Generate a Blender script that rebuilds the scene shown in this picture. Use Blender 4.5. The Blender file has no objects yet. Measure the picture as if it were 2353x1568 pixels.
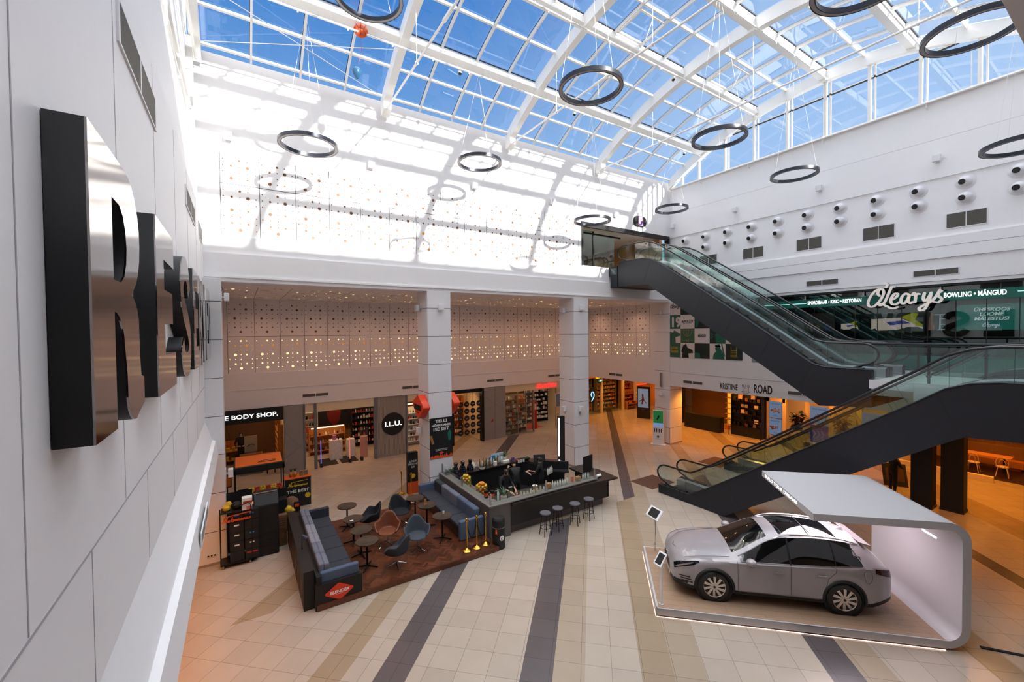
import bpy, bmesh, math, random
from mathutils import Vector, Matrix
random.seed(7)
PI = math.pi
SC = bpy.context.scene
COL = SC.collection

def srgb(h):
    h = h.lstrip('#'); out = []
    for i in (0, 2, 4):
        c = int(h[i:i+2], 16) / 255
        out.append(c / 12.92 if c <= 0.04045 else ((c + 0.055) / 1.055) ** 2.4)
    return (*out, 1.0)

# ------------------------------------------------------------------ camera
yaw, pitch, roll = (math.radians(a) for a in (32.8054, -1.1427, -0.5912))
fw = Vector((math.sin(yaw) * math.cos(pitch), math.cos(yaw) * math.cos(pitch), math.sin(pitch)))
rt = Vector((math.cos(yaw), -math.sin(yaw), 0))
up = rt.cross(fw)
r2 = rt * math.cos(roll) + up * math.sin(roll)
u2 = up * math.cos(roll) - rt * math.sin(roll)
cam = bpy.data.cameras.new('camera'); cam.sensor_width = 36; cam.lens = 969.42 * 36 / 2353
cam.clip_start = 0.05; cam.clip_end = 400
camo = bpy.data.objects.new('camera', cam); COL.objects.link(camo)
camo.matrix_world = Matrix(((r2.x, u2.x, -fw.x, 0), (r2.y, u2.y, -fw.y, 0), (r2.z, u2.z, -fw.z, 6.75), (0, 0, 0, 1)))
SC.camera = camo

# ------------------------------------------------------------------ sky, sun, exposure
wd = bpy.data.worlds.new('world'); SC.world = wd; wd.use_nodes = True
wn = wd.node_tree.nodes; wl = wd.node_tree.links; wn.clear()
wo = wn.new('ShaderNodeOutputWorld'); wb = wn.new('ShaderNodeBackground')
tc = wn.new('ShaderNodeTexCoord'); sx = wn.new('ShaderNodeSeparateXYZ'); mr = wn.new('ShaderNodeMapRange')
cr = wn.new('ShaderNodeValToRGB')
wl.new(tc.outputs['Generated'], sx.inputs[0]); wl.new(sx.outputs['Z'], mr.inputs['Value'])
mr.inputs['From Min'].default_value = -0.05; mr.inputs['From Max'].default_value = 0.95
wl.new(mr.outputs[0], cr.inputs[0])
el = cr.color_ramp.elements
el[0].position = 0.0; el[0].color = srgb('#bcd6f6')
el[1].position = 1.0; el[1].color = srgb('#3779c8')
for p_, c_ in ((0.45, '#82b2ea'), (0.66, '#4089d6')): e = el.new(p_); e.color = srgb(c_)
hx = wn.new('ShaderNodeMapRange'); hx.interpolation_type = 'SMOOTHSTEP'; hx.inputs['From Min'].default_value = 0.25; hx.inputs['From Max'].default_value = 0.95
hx.inputs['To Max'].default_value = 0.75
wl.new(sx.outputs['X'], hx.inputs['Value'])
mxh = wn.new('ShaderNodeMix'); mxh.data_type = 'RGBA'; wl.new(hx.outputs[0], mxh.inputs[0]); wl.new(cr.outputs[0], mxh.inputs[6]); mxh.inputs[7].default_value = srgb('#b6d3f7')
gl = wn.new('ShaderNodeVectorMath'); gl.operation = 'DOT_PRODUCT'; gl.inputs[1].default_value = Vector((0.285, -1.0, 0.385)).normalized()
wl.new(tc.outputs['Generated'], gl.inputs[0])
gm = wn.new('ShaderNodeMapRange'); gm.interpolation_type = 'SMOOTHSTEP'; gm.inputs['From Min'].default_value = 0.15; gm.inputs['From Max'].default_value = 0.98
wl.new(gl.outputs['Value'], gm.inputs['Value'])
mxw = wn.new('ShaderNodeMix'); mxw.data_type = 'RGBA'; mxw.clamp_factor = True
wl.new(gm.outputs[0], mxw.inputs[0]); wl.new(mxh.outputs[2], mxw.inputs[6]); mxw.inputs[7].default_value = (1.3, 1.25, 1.2, 1)   # pale glow around the sun, added to make the indoor daylight neutral
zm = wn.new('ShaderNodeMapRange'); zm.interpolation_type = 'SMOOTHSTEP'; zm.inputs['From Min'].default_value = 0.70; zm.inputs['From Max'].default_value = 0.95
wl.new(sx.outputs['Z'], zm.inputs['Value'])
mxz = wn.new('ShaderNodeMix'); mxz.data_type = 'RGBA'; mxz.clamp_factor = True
wl.new(zm.outputs[0], mxz.inputs[0]); wl.new(mxw.outputs[2], mxz.inputs[6]); mxz.inputs[7].default_value = (5.8, 5.7, 5.8, 1)   # overhead sky whitened out of view, added brightness to fill the hall
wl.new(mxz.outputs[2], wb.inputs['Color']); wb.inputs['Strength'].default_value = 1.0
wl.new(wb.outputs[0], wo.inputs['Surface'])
sun = bpy.data.lights.new('sun', 'SUN'); sun.energy = 16.0; sun.angle = math.radians(1.1); sun.color = (1.0, 0.91, 0.80)
suno = bpy.data.objects.new('sun', sun); COL.objects.link(suno)
suno.rotation_euler = Vector((-0.285, 1.0, -0.385)).to_track_quat('-Z', 'Y').to_euler()
suno.location = (12, -20, 30)
vs = SC.view_settings
vs.view_transform = 'Standard'; vs.look = 'None'; vs.gamma = 1.0; vs.use_curve_mapping = False
vs.exposure = 0.0
SC.cycles.use_denoising = True
SC.cycles.max_bounces = 10; SC.cycles.diffuse_bounces = 5; SC.cycles.glossy_bounces = 4
SC.cycles.transparent_max_bounces = 24; SC.cycles.transmission_bounces = 6
SC.cycles.caustics_reflective = False; SC.cycles.caustics_refractive = False
SC.cycles.sample_clamp_indirect = 6.0

def area(name, loc, size, power, color, rot=(0, 0, 0), sy=None):
    l = bpy.data.lights.new(name, 'AREA'); l.energy = power; l.color = color; l.size = size
    if sy: l.shape = 'RECTANGLE'; l.size_y = sy
    o = bpy.data.objects.new(name, l); COL.objects.link(o); o.location = loc; o.rotation_euler = rot
    return o
ORG = (1.0, 0.34, 0.035); WRM = (1.0, 0.50, 0.30)
LAMPS = []      # ceiling downlights: (x0, x1, nx, y0, y1, ny, z, total power, colour)
FIELDS = [
    (0.8, 20.2, 9, 18.2, 21.6, 2, 8.40, 1350, WRM),
    (22.7, 26.3, 2, 12.0, 18.2, 3, 3.46, 1900, ORG), (22.8, 26.4, 2, 20.0, 24.2, 2, 3.46, 800, (1, .38, .07)),
    (23.4, 29.5, 3, 4.6, 9.4, 2, 3.46, 1500, ORG), (18.4, 27.5, 4, -1.5, 2.8, 2, 4.26, 1900, ORG),
    (0.0, 1.2, 2, 24.4, 26.6, 2, 3.27, 150, (1, .6, .3)), (3.0, 6.4, 3, 24.2, 27.0, 2, 3.27, 420, (1, .62, .36)),
    (8.6, 11.8, 3, 24.2, 26.2, 2, 3.27, 330, (1, .55, .25)), (14.8, 20.0, 4, 24.2, 26.4, 2, 3.27, 420, (1, .68, .42)),
    (24.0, 30.0, 4, 24.6, 24.6, 1, 3.46, 340, (1, .5, .15)),
    (28.4, 28.4, 1, 14.4, 18.6, 3, 3.46, 220, ORG), (28.4, 28.4, 1, 8.2, 12.2, 3, 3.46, 230, (1, .45, .12)),
    (-2.4, -2.4, 1, 5.0, 13.5, 4, 3.22, 950, ORG), (15.6, 20.4, 3, 18.0, 22.0, 2, 12.28, 330, (1, .72, .5)),
]
for x0, x1, nx, y0, y1, ny, z, P_, c_ in FIELDS:
    for i in range(nx):
        for j in range(ny):
            l = bpy.data.lights.new('downlight', 'SPOT'); l.energy = P_ / (nx * ny); l.color = c_; l.spot_size = math.radians(150); l.spot_blend = 0.9; l.shadow_soft_size = 0.07
            o = bpy.data.objects.new('downlight_lamp', l); COL.objects.link(o)
            o.location = (x0 + (x1 - x0) * (i / (nx - 1) if nx > 1 else 0), y0 + (y1 - y0) * (j / (ny - 1) if ny > 1 else 0), z - 0.04)
            LAMPS.append((o.location.x, o.location.y, z))
area('stand_lamp', (12.4, 4.6, 2.5), 1.6, 95, (1, .84, .92), sy=1.6)
# ------------------------------------------------------------------ helpers
def bsdf(name, col, rough=0.5, metal=0.0, emit=None, es=0.0, var=0.06, vscale=6.0, bump=0.0, bscale=60.0, spec=None, coat=0.0):
    m = bpy.data.materials.new(name); m.use_nodes = True
    nt = m.node_tree; n = nt.nodes; l = nt.links; b = n['Principled BSDF']
    c = srgb(col) if isinstance(col, str) else (*col[:3], 1)
    b.inputs['Roughness'].default_value = rough; b.inputs['Metallic'].default_value = metal
    if spec is not None: b.inputs['Specular IOR Level'].default_value = spec
    if coat: b.inputs['Coat Weight'].default_value = coat; b.inputs['Coat Roughness'].default_value = 0.06
    tcn = n.new('ShaderNodeTexCoord'); nz = n.new('ShaderNodeTexNoise'); nz.inputs['Scale'].default_value = vscale
    nz.inputs['Detail'].default_value = 4
    l.new(tcn.outputs['Object'], nz.inputs['Vector'])
    mx = n.new('ShaderNodeMix'); mx.data_type = 'RGBA'
    mx.inputs[6].default_value = tuple(min(1, v * (1 - var)) for v in c[:3]) + (1,)
    mx.inputs[7].default_value = tuple(min(1, v * (1 + var)) for v in c[:3]) + (1,)
    l.new(nz.outputs['Fac'], mx.inputs[0]); l.new(mx.outputs[2], b.inputs['Base Color'])
    if bump:
        n2 = n.new('ShaderNodeTexNoise'); n2.inputs['Scale'].default_value = bscale
        l.new(tcn.outputs['Object'], n2.inputs['Vector'])
        bp = n.new('ShaderNodeBump'); bp.inputs['Strength'].default_value = bump; bp.inputs['Distance'].default_value = 0.01
        l.new(n2.outputs['Fac'], bp.inputs['Height']); l.new(bp.outputs[0], b.inputs['Normal'])
    if emit:
        b.inputs['Emission Color'].default_value = srgb(emit); b.inputs['Emission Strength'].default_value = es
    return m

def glassmat(name, tint=(0.93, 0.97, 1.0), refl=1.0, rough=0.0, base=0.0):
    m = bpy.data.materials.new(name); m.use_nodes = True
    n = m.node_tree.nodes; l = m.node_tree.links; n.clear()
    o = n.new('ShaderNodeOutputMaterial'); mx = n.new('ShaderNodeMixShader')
    t = n.new('ShaderNodeBsdfTransparent'); g = n.new('ShaderNodeBsdfGlossy'); g.inputs['Roughness'].default_value = rough
    t.inputs[0].default_value = (*tint, 1); g.inputs[0].default_value = (1, 1, 1, 1)
    f = n.new('ShaderNodeLayerWeight')
    pw = n.new('ShaderNodeMath'); pw.operation = 'POWER'; pw.inputs[1].default_value = 5; l.new(f.outputs['Facing'], pw.inputs[0])
    mu = n.new('ShaderNodeMath'); mu.operation = 'MULTIPLY_ADD'; mu.inputs[1].default_value = .92*refl; mu.inputs[2].default_value = .05*refl + base
    mu.use_clamp = True
    l.new(pw.outputs[0], mu.inputs[0]); l.new(mu.outputs[0], mx.inputs[0])
    l.new(t.outputs[0], mx.inputs[1]); l.new(g.outputs[0], mx.inputs[2]); l.new(mx.outputs[0], o.inputs[0])
    return m

def emat(name, col, s=1.0):
    m = bpy.data.materials.new(name); m.use_nodes = True
    b = m.node_tree.nodes['Principled BSDF']; b.inputs['Base Color'].default_value = (0, 0, 0, 1)
    b.inputs['Emission Color'].default_value = srgb(col); b.inputs['Emission Strength'].default_value = s
    b.inputs['Roughness'].default_value = 0.5
    return m

class MB:
    def __init__(s): s.v = []; s.f = []; s.m = []
    def add(s, vs, fs, mi=0):
        k = len(s.v); s.v += [tuple(p) for p in vs]; s.f += [[i + k for i in f] for f in fs]; s.m += [mi] * len(fs); return s
    def box(s, x0, y0, z0, x1, y1, z1, mi=0):
        return s.add([(x0,y0,z0),(x1,y0,z0),(x1,y1,z0),(x0,y1,z0),(x0,y0,z1),(x1,y0,z1),(x1,y1,z1),(x0,y1,z1)],
                     [(0,3,2,1),(4,5,6,7),(0,1,5,4),(1,2,6,5),(2,3,7,6),(3,0,4,7)], mi)
    def prism(s, poly, ax, a, b, mi=0):
        f = {'X': lambda p, t: (t, p[0], p[1]), 'Y': lambda p, t: (p[0], t, p[1]), 'Z': lambda p, t: (p[0], p[1], t)}[ax]
        n = len(poly); vs = [f(p, a) for p in poly] + [f(p, b) for p in poly]
        return s.add(vs, [list(range(n)), list(range(2*n-1, n-1, -1))] + [(i, (i+1) % n, n + (i+1) % n, n + i) for i in range(n)], mi)
    def tube(s, pts, r, n=8, mi=0, closed=False, sq=False):
        pts = [Vector(p) for p in pts]; k = len(pts); rings = []
        rs = r if isinstance(r, (list, tuple)) else [r] * k
        prev = None
        for i, p in enumerate(pts):
            a = pts[i-1] if (i > 0 or closed) else p; b = pts[(i+1) % k] if (i < k-1 or closed) else p
            t = (b - a).normalized()
            if prev is None:
                u = t.orthogonal().normalized() if abs(t.z) > .95 or not sq else Vector((0,0,1)).cross(t).normalized()
            else:
                u = (prev - t * prev.dot(t)).normalized()
            prev = u; w = t.cross(u)
            rings.append([p + (u * math.cos(2*PI*(j + (.5 if sq else 0))/n) + w * math.sin(2*PI*(j + (.5 if sq else 0))/n)) * rs[i] for j in range(n)])
        vs = [q for rg in rings for q in rg]; fs = []
        for i in range(k if closed else k-1):
            for j in range(n):
                a, b = i*n + j, i*n + (j+1) % n; c, d = ((i+1) % k)*n + (j+1) % n, ((i+1) % k)*n + j
                fs.append((a, b, c, d))
        if not closed: fs += [list(range(n))[::-1], [(k-1)*n + j for j in range(n)]]
        return s.add(vs, fs, mi)
    def cyl(s, a, b, r, r1=None, n=16, mi=0): return s.tube([a, b], [r, r if r1 is None else r1], n, mi)
    def lathe(s, prof, c=(0,0,0), n=20, mi=0):
        vs = [(c[0] + r*math.cos(2*PI*j/n), c[1] + r*math.sin(2*PI*j/n), c[2] + z) for r, z in prof for j in range(n)]
        fs = [(i*n+j, i*n+(j+1) % n, (i+1)*n+(j+1) % n, (i+1)*n+j) for i in range(len(prof)-1) for j in range(n)]
        fs += [list(range(n))[::-1], [(len(prof)-1)*n + j for j in range(n)]]
        return s.add(vs, fs, mi)
    def ball(s, c, r, n=10, mi=0, sz=1.0):
        k = n // 2 + 1
        return s.lathe([(max(1e-4, r*math.sin(PI*i/k)), -r*sz*math.cos(PI*i/k)) for i in range(k+1)], c, n, mi)
    def disc(s, c, r, ax='Y', n=12, mi=0, ry=None):
        ry = ry or r; vs = []
        for j in range(n):
            a, b = r*math.cos(2*PI*j/n), ry*math.sin(2*PI*j/n)
            vs.append({'Y': (c[0]+a, c[1], c[2]+b), 'X': (c[0], c[1]-a, c[2]+b), 'Z': (c[0]+a, c[1]-b, c[2])}[ax])
        return s.add(vs, [list(range(n))], mi)
    def quad(s, a, b, c, d, mi=0): return s.add([a, b, c, d], [(0, 1, 2, 3)], mi)
    def build(s, name, mats, parent=None, loc=(0,0,0), rot=(0,0,0), smooth=False, bevel=0.0, fix=True, sub=0, seg=2):
        me = bpy.data.meshes.new(name); me.from_pydata(s.v, [], s.f)
        if not isinstance(mats, (list, tuple)): mats = [mats]
        for m in mats: me.materials.append(m)
        me.polygons.foreach_set('material_index', s.m)
        if fix:
            bm = bmesh.new(); bm.from_mesh(me); bmesh.ops.recalc_face_normals(bm, faces=bm.faces); bm.to_mesh(me); bm.free()
        if smooth:
            me.polygons.foreach_set('use_smooth', [True] * len(me.polygons))
            try: me.set_sharp_from_angle(angle=math.radians(smooth if smooth is not True else 40))
            except Exception: pass
        me.update()
        o = bpy.data.objects.new(name, me); COL.objects.link(o); o.location = loc; o.rotation_euler = rot
        if parent: o.parent = parent
        if bevel:
            b = o.modifiers.new('bevel', 'BEVEL'); b.width = bevel; b.segments = seg; b.limit_method = 'ANGLE'; b.angle_limit = math.radians(35)
        if sub:
            q = o.modifiers.new('sub', 'SUBSURF'); q.levels = sub; q.render_levels = sub
        return o

def tag(o, label=None, cat=None, group=None, kind=None):
    if label: o['label'] = label
    if cat: o['category'] = cat
    if group: o['group'] = group
    if kind: o['kind'] = kind
    return o
def struct(o): o['kind'] = 'structure'; return o
def thing(name, label, cat, loc=(0,0,0), rz=0.0, group=None, rot=None):
    o = bpy.data.objects.new(name, None); COL.objects.link(o); o.empty_display_size = 0.1
    o.location = loc; o.rotation_euler = rot or (0, 0, rz)
    return tag(o, label, cat, group)
def dup(root, loc=None, rz=None, label=None, group=None, mats=None):
    def cp(o, par):
        c = o.copy(); COL.objects.link(c)
        if par: c.parent = par
        for ch in o.children: cp(ch, c)
        return c
    r = cp(root, None)
    if loc is not None: r.location = loc
    if rz is not None: r.rotation_euler = (0, 0, rz)
    if label: r['label'] = label
    if group: r['group'] = group
    return r

def curve_mesh(cu, name, mat, parent, loc, rot, smooth=False):
    ob = bpy.data.objects.new('tmp', cu); COL.objects.link(ob)
    dg = bpy.context.evaluated_depsgraph_get()
    me = bpy.data.meshes.new_from_object(ob.evaluated_get(dg)); me.name = name
    bpy.data.objects.remove(ob); bpy.data.curves.remove(cu)
    me.materials.clear(); me.materials.append(mat)
    o = bpy.data.objects.new(name, me); COL.objects.link(o); o.location = loc
    if isinstance(rot, Matrix): o.matrix_local = Matrix.Translation(loc) @ rot.to_4x4()
    else: o.rotation_euler = rot
    if parent: o.parent = parent
    return o
RF = (PI/2, 0, 0)            # writing on a wall that faces -Y
RX = (PI/2, 0, -PI/2)        # on a wall that faces -X
RL = (PI/2, 0, PI/2)         # on a wall that faces +X
def text(body, size, mat, parent, loc, rot=RF, ext=0.004, bold=0.0, width=None, align='CENTER', shear=0.0, name='lettering', sx=1.0, space=1.0, line=1.0):
    cu = bpy.data.curves.new('t', 'FONT'); cu.body = body; cu.size = size; cu.extrude = ext; cu.offset = bold
    cu.align_x = align; cu.align_y = 'CENTER'; cu.shear = shear; cu.space_character = space; cu.space_line = line
    cu.resolution_u = 3
    o = curve_mesh(cu, name, mat, parent, loc, rot)
    me = o.data; xs = [v.co.x for v in me.vertices]
    k = sx
    if width and xs: k = width / max(1e-6, max(xs) - min(xs))
    for v in me.vertices: v.co.x *= k
    return o
def shape2d(name, polys, mat, parent, loc, rot, ext, bevel=0.0):
    cu = bpy.data.curves.new('s', 'CURVE'); cu.dimensions = '2D'; cu.fill_mode = 'BOTH'; cu.extrude = ext; cu.bevel_depth = bevel
    for pl in polys:
        sp = cu.splines.new('POLY'); sp.points.add(len(pl) - 1); sp.use_cyclic_u = True
        for p, q in zip(sp.points, pl): p.co = (q[0], q[1], 0, 1)
    return curve_mesh(cu, name, mat, parent, loc, rot)
def cat_rom(pts, n=6, closed=False):
    out = []; k = len(pts)
    for i in range(k if closed else k - 1):
        g = lambda j: Vector(pts[j % k] if closed else pts[max(0, min(k-1, j))])
        p0, p1, p2, p3 = g(i-1), g(i), g(i+1), g(i+2)
        for t in range(n):
            u = t / n
            out.append(0.5*((2*p1) + (p2-p0)*u + (2*p0-5*p1+4*p2-p3)*u*u + (3*p1-p0-3*p2+p3)*u**3))
    if not closed: out.append(Vector(pts[-1]))
    return out
def script_sign(name, strokes, w, depth, mat, parent, loc, rot, scale=1.0):
    """brush lettering: each stroke a smooth path swept with a flat round pen"""
    mb = MB()
    w0, d0 = w, depth
    for q_, st in enumerate(strokes):
        depth = d0 * (1 + .06 * q_); w = w0
        pts = cat_rom([(p[0]*scale, p[1]*scale, 0) for p in st], 5)
        n = len(pts); L, R = [], []
        for i, p in enumerate(pts):
            t = (pts[min(n-1, i+1)] - pts[max(0, i-1)]); t = t.normalized() if t.length > 1e-9 else Vector((1,0,0))
            nn = Vector((-t.y, t.x, 0)); ww = w * (0.72 + 0.4 * abs(t.y))
            L.append(p + nn*ww); R.append(p - nn*ww)
        vs = [(a.x, a.y, z) for z in (0, depth) for a in L + R]
        m2 = 2*n; fs = []
        for i in range(n-1):
            fs += [(m2+i, m2+i+1, m2+n+i+1, m2+n+i), (i, n+i, n+i+1, i+1), (i, i+1, m2+i+1, m2+i), (n+i, m2+n+i, m2+n+i+1, n+i+1)]
        fs += [(0, m2, m2+n, n), (n-1, 2*n-1, m2+2*n-1, m2+n-1)]
        mb.add(vs, fs)
        for e in (pts[0], pts[-1]):
            k = 10; c = [(e.x + w*.8*math.cos(2*PI*j/k), e.y + w*.8*math.sin(2*PI*j/k)) for j in range(k)]
            depth *= 1.012; mb.prism(c, 'Z', 0, depth)
    return mb.build(name, mat, parent, loc, rot)

# ------------------------------------------------------------------ materials
M = {}
M['white'] = bsdf('white_paint', '#f1f0f1', 0.55, var=0.015, bump=0.05, bscale=90)
M['white2'] = bsdf('white_panel', '#e3e2e4', 0.42, var=0.02)
M['steelw'] = bsdf('white_steel', '#ecebe7', 0.4, var=0.01)
M['joint'] = bsdf('joint_grey', '#6d7078', 0.7)
M['darkgap'] = bsdf('shadow_gap', '#2a2c31', 0.8)
M['black'] = bsdf('black_paint', '#0b0b0d', 0.58)
M['blackm'] = bsdf('black_metal', '#111114', 0.35, 0.3)
M['rubber'] = bsdf('black_rubber', '#0b0b0c', 0.32)
M['anth'] = bsdf('anthracite_panel', '#1d2027', 0.48, 0.2, var=0.04)
M['anth2'] = bsdf('anthracite_dark', '#15171b', 0.5, 0.1)
M['alu'] = bsdf('brushed_aluminium', '#b9bcc0', 0.3, 0.9)
M['chrome'] = bsdf('chrome', '#d8dadd', 0.12, 1.0)
M['mirror'] = bsdf('polished_steel', '#97918e', 0.1, 1.0, var=0.01)
M['gold'] = bsdf('brass', '#c99a3f', 0.18, 1.0)
M['roofglass'] = glassmat('roof_glass', (0.90, 0.95, 1.0), 1.5)
M['glass'] = glassmat('clear_glass', (0.93, 0.97, 0.95), 1.0)
M['gglass'] = glassmat('green_edge_glass', (0.74, 0.87, 0.84), 1.2, base=0.02)
M['dglass'] = glassmat('smoked_glass', (0.16, 0.20, 0.20), 1.0, base=0.02)
M['orange'] = bsdf('orange_paint', '#e2551c', 0.5)
M['orange2'] = bsdf('orange_canvas', '#d8661a', 0.65)
M['red'] = bsdf('red_paint', '#b8261c', 0.5)
M['green'] = bsdf('green_board', '#0f6b5c', 0.45)
M['yellow'] = bsdf('yellow_paint', '#d9b323', 0.5)
M['purple'] = bsdf('purple_paint', '#5a3f78', 0.5)
M['wood'] = bsdf('warm_wood', '#a5713d', 0.5, var=0.2, vscale=3)
M['paper'] = bsdf('white_paper', '#e8e4dc', 0.7)
M['cream'] = bsdf('cream_plaster', '#dcc9a8', 0.6)
M['concrete'] = bsdf('light_concrete', '#a8a4a0', 0.6, var=0.08, vscale=4)
M['stone'] = bsdf('grey_stone_panel', '#8f8a86', 0.6, var=0.08, vscale=7, bump=0.1)
M['brown'] = bsdf('hole_brown', '#6a4320', 0.6)
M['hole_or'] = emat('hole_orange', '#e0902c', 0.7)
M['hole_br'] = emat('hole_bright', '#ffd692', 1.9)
M['lampw'] = emat('warm_lamp', '#ffdca8', 4.0)
M['lampc'] = emat('cool_lamp', '#fff6ea', 5.0)
M['print'] = bsdf('white_print', '#e8e6e2', .55)
M['sign_w'] = emat('lit_white_sign', '#ffffff', 1.6)
M['blue'] = bsdf('blue_plastic', '#2a7fb0', 0.5)
M['skin'] = bsdf('skin', '#c79a80', 0.55)
M['hair'] = bsdf('dark_hair', '#1a1210', 0.5)
M['leaf'] = bsdf('leaf_green', '#2c4a26', 0.5, var=0.3)
M['leafd'] = bsdf('leaf_dark', '#16240f', 0.45, var=0.3)
M['ventback'] = bsdf('vent_back', '#35332f', .7); M['faint'] = bsdf('faint_joint', '#b4b2b6', .7)
M['grille'] = bsdf('vent_grille', '#7d7a72', 0.5)
M['tan'] = bsdf('tan_metal', '#9c8f84', 0.5)
# ------------------------------------------------------------------ floor shader
def N(nt, op, a, b=None, c=None):
    n = nt.nodes.new('ShaderNodeMath'); n.operation = op
    for i, v in enumerate((a, b, c)):
        if v is None: continue
        if hasattr(v, 'is_linked'): nt.links.new(v, n.inputs[i])
        else: n.inputs[i].default_value = v
    return n.outputs[0]
def floor_material():
    m = bpy.data.materials.new('floor_tiles'); m.use_nodes = True
    nt = m.node_tree; b = nt.nodes['Principled BSDF']; L = nt.links
    g = nt.nodes.new('ShaderNodeNewGeometry'); s = nt.nodes.new('ShaderNodeSeparateXYZ'); L.new(g.outputs['Position'], s.inputs[0])
    x, y = s.outputs[0], s.outputs[1]; c, q = math.cos(math.radians(46.6)), math.sin(math.radians(46.6))
    u = N(nt, 'ADD', N(nt, 'MULTIPLY', x, c), N(nt, 'MULTIPLY', y, q))
    n = N(nt, 'SUBTRACT', N(nt, 'MULTIPLY', x, q), N(nt, 'MULTIPLY', y, c))
    T = 0.61
    def ramp(stops):
        r = nt.nodes.new('ShaderNodeValToRGB'); r.color_ramp.interpolation = 'CONSTANT'
        e = r.color_ramp.elements; first = True
        for pos, col in stops:
            p = (pos + 20) / 40
            if first: e[0].position = 0; e[0].color = srgb(col); e[1].position = p if pos > -20 else 0.001; e[1].color = srgb(col); first = False
            else: k = e.new(p); k.color = srgb(col)
        L.new(N(nt, 'DIVIDE', N(nt, 'ADD', n, 20), 40), r.inputs[0]); return r.outputs[0]
    A, D, TN, T2 = '#aea193', '#554f50', '#98866f', '#a1917d'
    front = ramp([(-20, A), (-5.55, TN), (-4.94, A), (-4.33, D), (-3.72, A), (-1.46, D), (-.85, T2), (-.24, A), (.93, TN), (1.54, T2), (2.15, A), (4.47, D), (5.08, T2), (5.7, A), (7.6, TN), (8.2, A), (10.9, D), (11.4, A), (13.3, TN), (14.6, A)])
    back = ramp([(-20, A), (-8.3, TN), (-7.7, A), (-5.4, D), (-4.8, A), (-1.46, TN), (-.85, A), (1.25, D), (1.6, T2), (2.15, A), (4.47, TN), (5.08, A), (7.6, TN), (8.2, A), (10.9, D), (11.5, A)])
    mx = nt.nodes.new('ShaderNodeMix'); mx.data_type = 'RGBA'
    L.new(N(nt, 'GREATER_THAN', y, 11.7), mx.inputs[0]); L.new(front, mx.inputs[6]); L.new(back, mx.inputs[7])
    iu = N(nt, 'DIVIDE', u, T); inn = N(nt, 'DIVIDE', N(nt, 'ADD', n, 0.24), T)
    ln = N(nt, 'MINIMUM', N(nt, 'PINGPONG', iu, 0.5), N(nt, 'PINGPONG', inn, 0.5))
    line = N(nt, 'LESS_THAN', ln, 0.0065)
    cv = nt.nodes.new('ShaderNodeCombineXYZ'); L.new(N(nt, 'FLOOR', N(nt, 'ADD', iu, 0)), cv.inputs[0]); L.new(N(nt, 'FLOOR', inn), cv.inputs[1])
    wn_ = nt.nodes.new('ShaderNodeTexWhiteNoise'); L.new(cv.outputs[0], wn_.inputs[0])
    nz = nt.nodes.new('ShaderNodeTexNoise'); nz.inputs['Scale'].default_value = 1.7; nz.inputs['Detail'].default_value = 8; L.new(g.outputs['Position'], nz.inputs['Vector'])
    f = N(nt, 'ADD', N(nt, 'ADD', 0.86, N(nt, 'MULTIPLY', wn_.outputs[0], 0.10)), N(nt, 'MULTIPLY', nz.outputs[0], 0.14))
    f = N(nt, 'MULTIPLY', f, N(nt, 'SUBTRACT', 1.0, N(nt, 'MULTIPLY', line, 0.55)))
    mm = nt.nodes.new('ShaderNodeMix'); mm.data_type = 'RGBA'; mm.blend_type = 'MULTIPLY'; mm.inputs[0].default_value = 1
    cc = nt.nodes.new('ShaderNodeCombineColor'); [L.new(f, cc.inputs[i]) for i in range(3)]
    L.new(mx.outputs[2], mm.inputs[6]); L.new(cc.outputs[0], mm.inputs[7]); L.new(mm.outputs[2], b.inputs['Base Color'])
    b.inputs['Roughness'].default_value = 0.26; b.inputs['Specular IOR Level'].default_value = 0.45
    return m
M['floor'] = floor_material()
struct(MB().box(-6, -6, -0.3, 36, 34, 0).build('floor', M['floor']))

# ------------------------------------------------------------------ hall walls
def S(name, mb, mat, **k): return struct(mb.build(name, mat, **k))
# left wall, its stepped fascia and the low zone beneath it
prof = [(-1.5, 15.6), (-1.15, 15.6), (-1.15, 12.35), (-1.0, 12.3), (-1.0, 10.9), (-1.02, 10.42), (-0.9, 10.36), (-0.9, 4.25), (-0.74, 3.70), (-0.66, 3.66), (-0.6, 3.25), (-1.4, 3.25)]
S('wall_left', MB().prism(prof, 'Y', -5, 15.9), M['white'])
pr = MB()
for y in (3.0, 5.1, 7.2, 9.3, 11.4, 13.5, 15.2): pr.box(-0.903, y, 5.28, -0.897, y + .012, 10.3)
for y in (4.05, 6.15, 8.3, 10.4, 12.5): pr.box(-0.903, y, 4.27, -0.897, y + .008, 5.25)
pr.box(-.905, -3, 5.255, -.896, 15.9, 5.275)
S('trim_1', pr, M['faint'])
lr = MB()
for z, x in ((12.6, -1.05), (12.95, -1.08)): lr.tube([(x, -3, z), (x, 15.8, z)], .035, 8)
for y in range(-2, 16, 2): lr.box(-1.16, y, 12.5, -1.0, y + .06, 13.05)
lr.box(-1.16, -4, 13.3, -1.05, 15.9, 13.42); lr.box(-1.16, 15.3, 12.3, -1.0, 15.6, 15.4)
S('trim_2', lr, M['steelw'])
S('wall_left_lower', MB().box(-4.6, -5, 0, -4.5, 15.2, 3.3), M['cream'])
S('ceiling_left_lower', MB().box(-4.6, -5, 3.26, -1.3, 15.1, 3.3), M['cream'])
S('wall_left_gable', MB().box(-1.5, 0, 15.5, -1.2, 16.4, 18.4), M['white'])
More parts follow.
